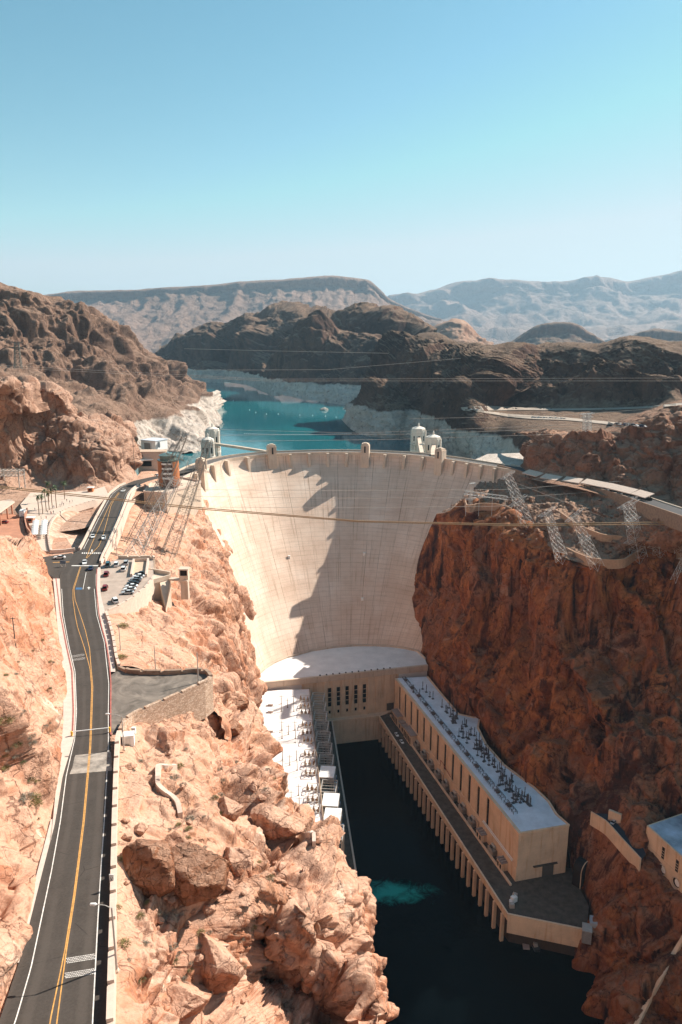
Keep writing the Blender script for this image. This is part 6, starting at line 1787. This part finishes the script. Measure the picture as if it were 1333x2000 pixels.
def make_car(color, kind='sedan'):
    r = bpy.data.objects.new('parked_car', None); COL.objects.link(r)
    L = {'sedan': 4.6, 'suv': 4.8, 'van': 5.2, 'pickup': 5.6}[kind]; hL = L / 2
    H_ = {'sedan': 1.45, 'suv': 1.8, 'van': 2.05, 'pickup': 1.85}[kind]
    pm_ = paint(color, PC[color])
    hb = {'sedan': .92, 'suv': 1.1, 'van': 1.15, 'pickup': 1.15}[kind]
    prof = [(-hL, .35), (hL, .35), (hL, .7), (hL * .92, hb * .85), (hL * .45, hb), (-hL * .8, hb), (-hL, hb * .85)]
    m = MB(); side_extrude(m, prof, .9, [.95, .95, .95, .93, 1, 1, .95])
    if kind == 'sedan': cab = [(hL * .42, hb), (hL * .12, H_), (-hL * .42, H_), (-hL * .76, hb)]
    elif kind == 'suv': cab = [(hL * .42, hb), (hL * .16, H_), (-hL * .84, H_), (-hL * .95, hb)]
    elif kind == 'van': cab = [(hL * .66, hb), (hL * .40, H_), (-hL * .93, H_), (-hL * .97, hb)]
    else: cab = [(hL * .46, hb), (hL * .24, H_), (-hL * .14, H_), (-hL * .2, hb)]
    tp_ = [(y, z) for y, z in cab]
    # roof skin
    (y1, z1), (y2, z2) = cab[1], cab[2]
    m.box((0, (y1 + y2) / 2, H_ - .03), (1.36, y1 - y2, .08))
    if kind == 'pickup':
        m.box((-.82, -hL * .6, hb + .2), (.08, hL * .75, .45)).box((.82, -hL * .6, hb + .2), (.08, hL * .75, .45))
    m.build('body', pm_, r)
    g = MB(); side_extrude(g, cab, .82, [1, .84, .84, 1]); g.build('window', M_glass, r)
    for sx in (-1, 1):
        for sy in (.62, -.62):
            wv, wf = rot_lathe([(0, -.11), (.33, -.11), (.33, .11), (0, .11)], 10, (sx * .84, sy * hL, .33))
            wh = MB().add(wv, wf).build('wheel', M_tyre, r)
        MB().box((sx * .62, hL * .985, .68), (.36, .1, .16)).build('headlight', M_lampw, r)
        MB().box((sx * .66, -hL * .995, .75), (.3, .08, .18)).build('tail_light', M_lampr, r)
    return r
def place_car(px, py, z, ang, color, kind, label, group, p=None):
    key = (color, kind)
    if key not in PROTO: PROTO[key] = make_car(color, kind); o = PROTO[key]
    else: o = copy_tree(PROTO[key])
    if p is None: p = A(px, py, z) if z is not None else hit(px, py)
    if p is None: p = A(px, py, 205)
    o.location = (p[0], p[1], p[2] + .02); o.rotation_euler = (0, 0, ang)
    tag(o, label, 'car', group)
    return o
ra = .35
G1 = 'cars driving on the road'
place_car(182, 1050, zr(1050), pi + .28, 'white', 'sedan', 'white sedan coming down the left lane of the viaduct', G1)
place_car(203.5, 1053, zr(1053), .28, 'white', 'pickup', 'white pickup going up the right lane of the viaduct', G1)
place_car(241, 960, zr(960), pi - .1, 'white', 'sedan', 'small white car at the far end of the viaduct', G1)
place_car(166, 1101, zr(1101), pi + .3, 'white', 'sedan', 'white sedan stopped at the junction below the viaduct', G1)
place_car(178, 1112, zr(1112), .25, 'dark blue', 'sedan', 'dark blue car waiting on the road at the junction', G1)
place_car(117, 1091, 188.95, pi / 2 + .1, 'white', 'sedan', 'white car side-on on the side road by the stone bank', G1)
G2 = 'cars in the roadside parking lot'
for px, py, ang, c_, kd, lb in [(211.5, 1106, .2, 'teal', 'van', 'dark teal van beside the viaduct parapet in the parking lot'), (228, 1105, .2, 'white', 'suv', 'white van parked against the far wall right of the teal van'), (247, 1102, .15, 'silver', 'suv', 'silver car furthest back against the far wall of the lot'), (242, 1114, .15, 'white', 'suv', 'white sport utility car in front of the silver one'), (208.5, 1124, .2, 'maroon', 'suv', 'maroon car nearer the road kerb, upper of two red ones'), (206, 1151, .2, 'dark red', 'suv', 'dark red car by the kerb, lower of the two red ones'), (225, 1176, .5, 'white', 'suv', 'white car alone in the near corner of the parking lot')]:
    place_car(px, py, PZ, ang, c_, kd, lb, G2)
row = [(275, 1123, 'black', 'the black car at the far end of the diagonal row in the lot'), (271.5, 1128, 'white', 'white car second from the far end of the diagonal row'), (267, 1132.5, 'silver', 'silver car third from the far end of the diagonal row'), (264.5, 1137, 'dark grey', 'dark grey car in the middle of the diagonal row'), (260.5, 1142, 'black', 'black car in the middle of the diagonal row before two whites'), (257.5, 1147.5, 'white', 'white car third from the near end of the diagonal row'), (254, 1153.5, 'white', 'white car second from the near end of the diagonal row'), (250, 1160, 'silver', 'silver car at the near end of the diagonal row')]
for px, py, c_, lb in row: place_car(px, py, PZ, pi / 2 + .12, c_, 'sedan', lb, G2)
place_car(8, 1022, PLZ + .06, pi / 2, 'dark red', 'sedan', 'dark red car under the canopy on the reddish ramp', 'cars at the plaza')
for k, (px, py) in enumerate(((775, 1435), (785, 1449))):
    q = A(px, py + 1, 18); place_car(0, 0, 0, wrz - pi / 2, 'white', 'sedan', ('farther' if k == 0 else 'nearer') + ' of two white cars parked on the dark right river deck', 'cars on the right river deck', q)
place_car(1199, 1607, SZ, -.75, 'silver', 'sedan', 'silver car parked on the dark access shelf by the portal', 'cars on the access shelf')
for px, py, c_ in ((296, 910, 'white'), (305, 908, 'white')):
    q = B(px, py, 520); place_car(0, 0, 0, .9, c_, 'sedan', ('left' if px < 300 else 'right') + ' one of two white cars by the cliff before the visitor tower', 'cars by the cliff', (q[0], q[1], ground(q[0], q[1])))
GF = 'cars parked on the far right terraces'
rs2 = random.Random(11)
def far_row(x0, y0, x1, y1, n, cols, kinds, where):
    for k in range(n):
        f = k / max(1, n - 1)
        p = hit(x0 + (x1 - x0) * f, y0 + (y1 - y0) * f)
        if not p: continue
        c_ = cols[k % len(cols)]
        place_car(0, 0, 0, rs2.uniform(-.2, .2) + .3, c_, kinds[k % len(kinds)], f'{c_} vehicle {where}, ' + ('leftmost' if k == 0 else 'rightmost' if k == n - 1 else ('second', 'third', 'fourth', 'fifth', 'sixth', 'seventh', 'eighth', 'ninth', 'tenth', 'eleventh')[k - 1] + ' along'), GF, (p[0], p[1], p[2] + .1))
far_row(971, 799.5, 1008, 800, 7, ['white', 'white', 'beige'], ['van', 'pickup', 'van'], 'in the upper far parking cluster')
far_row(1056, 799.8, 1076, 799.8, 4, ['dark grey', 'white', 'white', 'silver'], ['suv', 'sedan'], 'on the shaded upper terrace')
far_row(1041, 816.5, 1102, 819, 12, ['white', 'silver', 'white', 'dark grey'], ['suv', 'sedan'], 'in the lower far parking row')
far_row(1204, 830, 1258, 835, 8, ['dark grey', 'white', 'dark blue', 'silver'], ['suv', 'sedan'], 'at the lower terrace right end')
far_row(920, 801, 932, 802, 3, ['white', 'silver'], ['suv'], 'at the far lot left tip')
# plaza trucks
p = A(46, 1008, PLZ)
tk = thing('box_truck', 'white box truck at the top of the reddish ramp', 'truck', (p[0], p[1], PLZ), .2)
MB().box((0, -1, 2.1), (2.4, 5.2, 2.9)).build('cargo_box', M_white, tk)
MB().box((0, 2.5, 1.5), (2.2, 1.8, 2)).build('cab', M_white, tk)
MB().box((0, 3.42, 1.9), (1.9, .1, .8)).build('window', M_glass, tk)
for sx in (-1.05, 1.05):
    for sy in (-2.4, 2.4):
        MB().add(*rot_lathe([(0, -.15), (.45, -.15), (.45, .15), (0, .15)], 10, (sx, sy, .45))).build('wheel', M_tyre, tk)
# white parasols in two rows on the plaza
up = None
for rw_, x0 in ((0, 71), (1, 88)):
    for k in range(8):
        q = A(x0 - k * .3, 1026 + k * 3.6, PLZ)
        if up is None:
            up = thing('parasol', 'white parasol in one of two rows on the visitor plaza', 'parasol', q, 0, 'white parasols on the plaza')
            MB().lathe((0, 0, 2.2), [(1.7, 0), (1.65, .1), (.1, .8)], 8).build('canopy', M_white, up)
            MB().lathe((0, 0, 0), [(.05, 0), (.05, 2.4)], 6).build('pole', M_steel, up)
            MB().lathe((0, 0, 0), [(.4, 0), (.4, .1)], 8).build('base', M_steeld, up)
        else:
            c_ = copy_tree(up); c_.location = q
# ------------------------------------------------------------------ street lamps, barrier, cabinets
def lamp(base, h_, arm, lab, rz=0):
    r = thing('street_lamp', lab, 'street lamp', base, rz, 'street lamps along the road')
    MB().lathe((0, 0, 0), [(.16, 0), (.11, h_)], 8).build('pole', M_steel, r)
    MB().lathe((0, 0, -.1), [(.35, 0), (.35, .3), (.2, .5)], 8).build('base', M_conc, r)
    if arm:
        MB().tube([(0, 0, h_ - .1), (-arm * .4, 0, h_ + .35), (-arm, 0, h_ + .55)], .055, 6).build('arm', M_steel, r)
        MB().add(*rot_lathe([(.02, -.55), (.18, -.4), (.2, .2), (.04, .5)], 8, (-arm - .3, 0, h_ + .52))).build('lamp_head', M_white, r)
    return r
b_ = A(229, 1897, 197.5); lamp(b_, 10.0, 2.0, 'nearest grey street lamp leaning its white head over the road')
b_ = A(243, 1465, 193.5); lamp(b_, 8.0, 2.6, 'street lamp by the white cabinet at the corner of the grey lot')
b_ = A(388, 1333, LZ2); lamp(b_, 8.4, 0, 'bare lamp post inside the far corner of the grey lot')
b_ = A(236, 1272, 190); lamp(b_, 8.4, 2.4, 'street lamp on the slope side of the stepped pale wall')
b_ = A(229, 1085, 187); lamp(b_, 8.0, 2.0, 'street lamp where viaduct and parking lot meet')
b_ = A(305, 1318, 186); lamp(b_, 9, 0, 'thin bare post on the rock behind the grey lot')
for (px, y0, y1, lb) in ((31, 1262, 1206, 'thin grey pole on the tan bank left of the road, nearer to the frame edge'), (264, 925, 852, 'tall thin pole against the cliff near the visitor tower'), (197, 1010, 0, None)):
    if lb:
        q = hit(px, y0)
        t_ = B(px, y1, q[1])
        r = thing('utility_pole', lb, 'pole', q)
        MB().lathe((0, 0, -.5), [(.16, 0), (.1, t_[2] - q[2] + .5)], 6).build('shaft', M_steeld, r)
        MB().box((0, 0, t_[2] - q[2] - .3), (1.2, .12, .12)).build('crossarm', M_steeld, r)
zb = zr(1437)
br = thing('boom_barrier', 'white boom barrier lowered across the road before the grey lot', 'barrier', A(215.5, 1434, zb))
a, c2 = np.array(A(141, 1438, zb)), np.array(A(215, 1430, zb))
MB().bar(a + (0, 0, 1.1), c2 + (0, 0, 1.1), .16, .14).build('boom', M_white, br, base=br.location)
yl = plain('yellow_barrier_paint', (.7, .42, .04), .5)
for q in (a, c2): MB().box(q + (0, 0, .6), (.32, .4, 1.2)).build('stand', yl, br, base=br.location)
q = hit(252, 1452)
cb_ = thing('cabinet', 'large white utility cabinet on the dirt behind the parapet corner', 'cabinet', q)
MB().box((q[0], q[1], q[2] + 1.0), (2.5, 2.0, 2.6), .2).build('body', M_white, cb_, base=cb_.location)
MB().box((q[0], q[1], q[2] + 2.36), (2.7, 2.2, .12), .2).build('lid', M_white, cb_, base=cb_.location)
MB().box((q[0] + .2, q[1] - 1.03, q[2] + 1.0), (1.0, .08, 2.0), .2).build('door', plain('cabinet_door', (.66, .64, .6), .5), cb_, base=cb_.location)
q = hit(262, 1433)
cb2 = thing('cabinet', 'small pale control box standing behind the large white cabinet', 'cabinet', q)
MB().box((q[0], q[1], q[2] + .8), (.9, .6, 1.6)).build('body', M_white, cb2, base=cb2.location)
MB().box((q[0], q[1] - .31, q[2] + .9), (.7, .05, 1.1)).build('door', plain('box_door', (.5, .49, .47), .5), cb2, base=cb2.location)
q = A(219, 1735, zr(1735))
sg = thing('sign', 'small white sign with a black mark fixed on the near parapet', 'sign', (q[0], q[1], q[2] + 1.2))
MB().box((q[0] + .1, q[1], q[2] + 1.75), (.7, .1, 1.5)).build('board', M_white, sg, base=sg.location)
MB().bar((q[0] - .05, q[1] - .06, q[2] + 2.0), (q[0] + .1, q[1] - .06, q[2] + 1.5), .1, .05).bar((q[0] + .1, q[1] - .06, q[2] + 1.5), (q[0] + .3, q[1] - .06, q[2] + 2.1), .1, .05).build('mark', M_steeld, sg, base=sg.location)
q = A(124, 1107, 188.95)
sg = thing('sign', 'blue grey road sign on two posts on the hatched island', 'sign', q)
MB().box((q[0], q[1], q[2] + 1.9), (2.4, .12, 1.3)).build('board', plain('blue_sign', (.10, .16, .22), .5), sg, base=sg.location)
for dx in (-.9, .9): MB().bar((q[0] + dx, q[1] + .1, q[2]), (q[0] + dx, q[1] + .1, q[2] + 1.9), .14).build('post', M_steel, sg, base=sg.location)
# red candy striped bollards along pavement edge
# bent wall on the slope
wp = [hit(x, y) for x, y in [(344, 1502), (326, 1503), (310, 1503), (309, 1522), (310, 1540), (324, 1554), (338, 1564), (348, 1576), (353, 1598)]]
tag(MB().wall([tuple(p) for p in resamp(wp, 26)], .9, 2.5, 1.2).build('slope_wall', M_pale), 'low bent pale wall on the dirt slope right of the road', 'wall')
wp = [hit(x, y) for x, y in [(588, 1640), (604, 1637), (613, 1637), (614, 1656)]]
if all(wp): tag(MB().wall([tuple(p) for p in resamp(wp, 8)], .8, 2, 1.6).build('slope_wall', M_pale), 'short pale wall stub on the brow above the left wing', 'wall')

# ------------------------------------------------------------------ rock pieces
def boulder(name, px, py, size, seed, lab, mat=M_left, sink=.35, group=None, rz=0, p=None):
    p = p or hit(px, py)
    v, f = ICO4
    v = np.array(v)
    r_ = np.random.RandomState(seed)
    nn = r_.normal(size=(15, 3)); nn /= np.linalg.norm(nn, axis=1, keepdims=True)
    dd_ = r_.uniform(.62, 1.0, 15)
    dt = v @ nn.T
    rad = np.min(np.where(dt > .05, dd_[None] / np.maximum(dt, .05), 9), axis=1)
    rad = np.minimum(rad, 1.25) * (1 + .05 * facets(v + seed, .45, seed + 3)[0] + .05 * fbm(v + seed, .5, 4, seed))
    v = v * rad[:, None]
    v = v * np.array(size) / 2
    o = mesh_obj(name, v, f, mat)
    o.location = (p[0], p[1], p[2] + size[2] * (.5 - sink)); o.rotation_euler.z = rz
    return tag(o, lab, 'boulder', group)
ICO4 = bmesh_ico(5)
M_bold = rockmat('dark_red_boulder', [(.18, .065, .03), (.30, .12, .06), (.42, .21, .125), (.24, .09, .045)], (.52, .32, .22), .6, (.05, .022, .014), .8, s=1.6, bump=1)
boulder('boulder', 290, 1722, (10.5, 9, 8.5), 3, 'big dark red boulder beside the parapet, left half of the pair', M_bold)
boulder('boulder', 378, 1725, (13.5, 9, 8.5), 8, 'wide dark red boulder right half of the pair near the road', M_bold)
boulder('boulder', 462, 1690, (8.5, 6, 5), 12, 'rounded tan boulder right of the dark red pair', M_left)
boulder('boulder', 448, 1590, (7, 5, 4.5), 15, 'tan boulder in the gully above the dark red pair', M_left)
boulder('boulder', 540, 1610, (11, 8, 6), 19, 'massive tan boulder perched on the brow above the left wing', M_left)
boulder('boulder', 455, 1430, (8, 7, 6), 23, 'reddish boulder at the cliff lip below the grey lot', M_bold)
boulder('boulder', 470, 1380, (7, 6, 6), 29, 'jagged reddish boulder next to the retaining wall end', M_bold)
boulder('boulder', 420, 1880, (8, 7, 8), 43, 'upright tan block at the left side of the dark hollow', M_left, .5)
boulder('boulder', 360, 1955, (9, 7, 6), 53, 'low tan slab at the bottom edge between road and hollow', M_left, .5)
pin = MB().lathe((0, 0, 0), [(3.4, -8), (2.2, 0), (1.6, 8), (1.5, 13), (.8, 16)], 9)
bq = B(391, 1030, 505)
pn = pin.build('rock_pinnacle', M_bold); v = np.array([x.co[:] for x in pn.data.vertices])
v += (facets(v, 4, 9)[0] * .8)[:, None]; pn.data.vertices.foreach_set('co', v.astype(np.float32).ravel()); pn.location = bq; tag(pn, 'slim red rock pinnacle standing against the left edge of the dam', 'rock')
rs3 = random.Random(21)
bp_ = None
cnt = 0
M_stone = M_left
for k in range(70):
    px, py = rs3.uniform(245, 640), rs3.uniform(1450, 1960)
    p = hit(px, py)
    if not p or p[2] < 140 or p[0] > 12: continue
    if bp_ is None:
        bp_ = boulder('stone', px, py, (1.5, 1.2, 1.1), 41, 'small loose tan stone lying on the near slope', M_left, .3, 'loose stones on the near slope')
        tag(bp_, None, 'stone')
    else:
        c_ = bp_.copy(); COL.objects.link(c_); c_.location = (p[0], p[1], p[2] + .2); s_ = rs3.uniform(.5, 1.9); c_.scale = (s_, s_ * rs3.uniform(.7, 1.2), s_ * rs3.uniform(.7, 1.1)); c_.rotation_euler = (rs3.uniform(-.4, .4), rs3.uniform(-.4, .4), rs3.uniform(0, 6))

sp_ = None
for k in range(110):
    px, py = rs3.uniform(960, 1300), rs3.uniform(945, 1085)
    p = hit(px, py)
    if not p or p[2] > 186 or p[2] < 150: continue
    if sp_ is None:
        sp_ = boulder('stone', px, py, (2.6, 2.2, 1.9), 67, 'loose brown stone on the shelf among the right hand pylons', M_shelf, .3, 'loose stones on the right shelf'); tag(sp_, None, 'stone')
    else:
        c_ = sp_.copy(); COL.objects.link(c_); c_.location = (p[0], p[1], p[2] + .3); s_ = rs3.uniform(.4, 1.6); c_.scale = (s_, s_ * rs3.uniform(.7, 1.2), s_ * rs3.uniform(.7, 1.1)); c_.rotation_euler = (rs3.uniform(-.4, .4), rs3.uniform(-.4, .4), rs3.uniform(0, 6))

# ------------------------------------------------------------------ desert shrubs and palms
def shrub_mesh(name, n, seed, cols):
    r_ = random.Random(seed)
    m = MB()
    for k in range(n):
        a_ = r_.uniform(0, 2 * pi); e_ = math.acos(r_.uniform(0, 1)); R0 = r_.uniform(.35, 1.)
        d_ = np.array((sin(e_) * cos(a_), sin(e_) * sin(a_), cos(e_) * .8))
        c_ = d_ * R0
        u_ = np.cross(d_, (r_.uniform(-1, 1), r_.uniform(-1, 1), r_.uniform(-1, 1))); u_ /= np.linalg.norm(u_) + 1e-6
        s_ = r_.uniform(.06, .16)
        m.add([c_ - u_ * s_ * .4, c_ + u_ * s_ * .4, c_ + d_ * s_ * 2.4], [(0, 1, 2)])
    for k in range(9):
        a_ = r_.uniform(0, 2 * pi); m.bar((0, 0, -.1), (cos(a_) * .6, sin(a_) * .6, r_.uniform(.3, .7)), .04)
    t = NT(name + '_leaf', .8, .2)
    t.color(t.ramp(t.noise(3., 3), [(.3, cols[0]), (.7, cols[1])]))
    return m, t.m
SHR = []
for k, (cs_, lb) in enumerate((((( .20, .17, .07), (.32, .27, .12)), 'low dry yellow green desert shrub on the sunlit left slopes'), (((.22, .20, .15), (.36, .32, .25)), 'low grey desert shrub on the sunlit left slopes'), (((.10, .11, .05), (.2, .19, .09)), 'dark olive desert shrub on the sunlit left slopes'))):
    m, mt = shrub_mesh('shrub%d' % k, 420, 50 + k, cs_)
    SHR.append((m, mt, lb))
sp0 = {}
def shrub(px, py, k, s_):
    p = hit(px, py)
    if not p: return
    if k not in sp0:
        m, mt, lb = SHR[k]
        o = m.build('shrub', mt); tag(o, lb, 'shrub', ['yellow green shrubs', 'grey shrubs', 'olive shrubs'][k]); sp0[k] = o
    else:
        o = sp0[k].copy(); COL.objects.link(o)
    o.location = p; o.scale = (s_, s_, s_ * .8); o.rotation_euler.z = rs3.uniform(0, 6)
for px, py, k, s_ in [(60, 1565, 0, 1.9), (52, 1558, 1, 1.3), (70, 1572, 0, 1.2), (35, 1455, 2, 1.1), (62, 1440, 1, .9), (8, 1410, 0, 1.8), (352, 1497, 0, 1.0), (240, 1680, 0, 1.0), (243, 1845, 0, 1.0), (228, 1775, 0, .8), (350, 1612, 0, .7), (372, 1600, 1, .9), (340, 1520, 1, 1.2), (358, 1535, 1, 1.), (240, 1225, 0, 2.), (238, 1285, 0, 1.6), (250, 1455, 0, .6), (370, 1620, 0, .8), (340, 1880, 2, .9), (352, 1920, 1, 1.), (338, 1850, 1, .8), (430, 1555, 1, 1.1), (420, 1560, 2, .9)]: shrub(px, py, k, s_)
for k in range(60):
    shrub(rs3.uniform(245, 600), rs3.uniform(1420, 1930), rs3.choice((1, 1, 1, 0, 2)), rs3.uniform(.35, .8))
for k in range(24): shrub(rs3.uniform(5, 115), rs3.uniform(1180, 1600), rs3.choice((1, 0, 2)), rs3.uniform(.4, .9))
# palms on the plaza
pal = None
for k, (px, y0, y1) in enumerate([(77, 1007, 974), (84, 1004, 976), (91, 999, 973), (97, 996, 958), (103, 992, 957), (111, 992, 953), (96, 980, 960), (127, 975, 954)]):
    q = A(px, y0, PLZ); h_ = 11. if k else 10.5
    if pal is None:
        pal = thing('palm_tree', 'slender palm tree in the cluster on the visitor plaza by the cliff', 'palm tree', q, 0, 'palm trees on the plaza')
        MB().tube([(0, 0, 0), (.1, 0, 4), (.0, .1, 8), (.15, 0, 10.5)], .22, 7).build('trunk', plain('palm_trunk', (.20, .13, .085), .9), pal)
        m = MB()
        for i in range(22):
            a_ = i * 2.4; e_ = (.9, .45, -.1, -.6)[i % 4]
            d_ = np.array((cos(a_), sin(a_), 0))
            prev_ = np.array((.15, 0, 10.5)); sd_ = np.array((-sin(a_), cos(a_), 0))
            for j in range(5):
                nx_ = prev_ + d_ * .55 * cos(e_ - j * .3) + np.array((0, 0, .55 * sin(e_ - j * .35)))
                w_ = .34 * (1 - j / 5.5)
                m.add([prev_ - sd_ * w_, prev_ + sd_ * w_, nx_ + sd_ * w_ * .8, nx_ - sd_ * w_ * .8], [(0, 1, 2, 3)]); prev_ = nx_
        m.build('crown', plain('palm_frond', (.07, .10, .035), .7, var=.4, vs=1.5), pal)
    else:
        c_ = copy_tree(pal); c_.location = q; c_.rotation_euler.z = k; s_ = rs3.uniform(.85, 1.15); c_.scale = (1, 1, s_)
# ------------------------------------------------------------------ people on the plaza
def person_mesh():
    me = bpy.data.meshes.new('person')
    vs = [(0, 0, .95), (0, 0, 1.15), (0, 0, 1.42), (0, 0, 1.54), (0, .02, 1.66), (0, .02, 1.76), (.19, 0, 1.42), (.25, .03, 1.15), (.24, .12, .92), (-.19, 0, 1.42), (-.25, -.02, 1.15), (-.24, .03, .92), (.1, 0, .9), (.11, .1, .5), (.11, .02, .08), (.11, .14, .04), (-.1, 0, .9), (-.11, -.08, .5), (-.11, -.2, .08), (-.11, -.08, .04)]
    es = [(0, 1), (1, 2), (2, 3), (3, 4), (4, 5), (2, 6), (6, 7), (7, 8), (2, 9), (9, 10), (10, 11), (0, 12), (12, 13), (13, 14), (14, 15), (0, 16), (16, 17), (17, 18), (18, 19)]
    me.from_pydata(vs, es, []); 
    o = bpy.data.objects.new('person', me); COL.objects.link(o)
    md = o.modifiers.new('skin', 'SKIN'); sk = me.skin_vertices[0].data
    rad = [.15, .14, .16, .06, .10, .09, .075, .05, .04, .075, .05, .04, .09, .065, .05, .045, .09, .065, .05, .045]
    for i, r_ in enumerate(rad): sk[i].radius = (r_, r_ * .85)
    sk[0].use_root = True
    s2 = o.modifiers.new('sub', 'SUBSURF'); s2.levels = 1; s2.render_levels = 1
    return o
pc_ = [((.05, .05, .07), 'dark clothes'), ((.55, .5, .45), 'pale clothes'), ((.35, .06, .05), 'red top'), ((.06, .10, .2), 'blue clothes')]
pps = []
for k, (c_, nm) in enumerate(pc_):
    o = person_mesh(); o.data.materials.append(plain(nm.replace(' ', '_'), c_, .9)); pps.append(o)
    hr = MB().lathe((0, .02, 1.72), [(.115, -.02), (.11, .05), (.05, .11)], 8).build('hair', M_steeld, o)
spots = [(94, 1003), (99, 1004), (101, 1005), (105, 1003), (104, 995), (106, 993), (118, 990), (121, 989), (125, 988), (122, 985), (131, 980), (81, 1014), (91, 1014), (137, 983), (142, 982), (69, 998), (46, 1000)]
seen = set()
for i, (px, py) in enumerate(spots):
    k = (0, 0, 2, 0, 1, 3, 0, 1, 0, 3)[i % 10]
    q = A(px, py, PLZ)
    o = pps[k] if k not in seen else copy_tree(pps[k])
    seen.add(k); o.location = q; o.rotation_euler.z = i * 1.3
    tag(o, 'small distant person in %s walking on the visitor plaza' % pc_[k][1], 'person', 'visitors in %s on the plaza' % pc_[k][1])
# tiny fixtures on the dam face
for px, py in ((712, 1082), (708, 1170), (565, 1088)):
    q = hit(px, py)
    if q: MB().box((q[0], q[1] - .3, q[2]), (2.0, 1.2, 2.6)).build('inspection_door', M_white, dam)
for px, py in ((606, 1267), (712, 1257)):
    q = A(px, py, BZ); MB().box((q[0], q[1], BZ + 1.6), (2.6, 2.6, 3.4)).build('roof_hut', M_steeld, pc_0, base=pc_0.location)
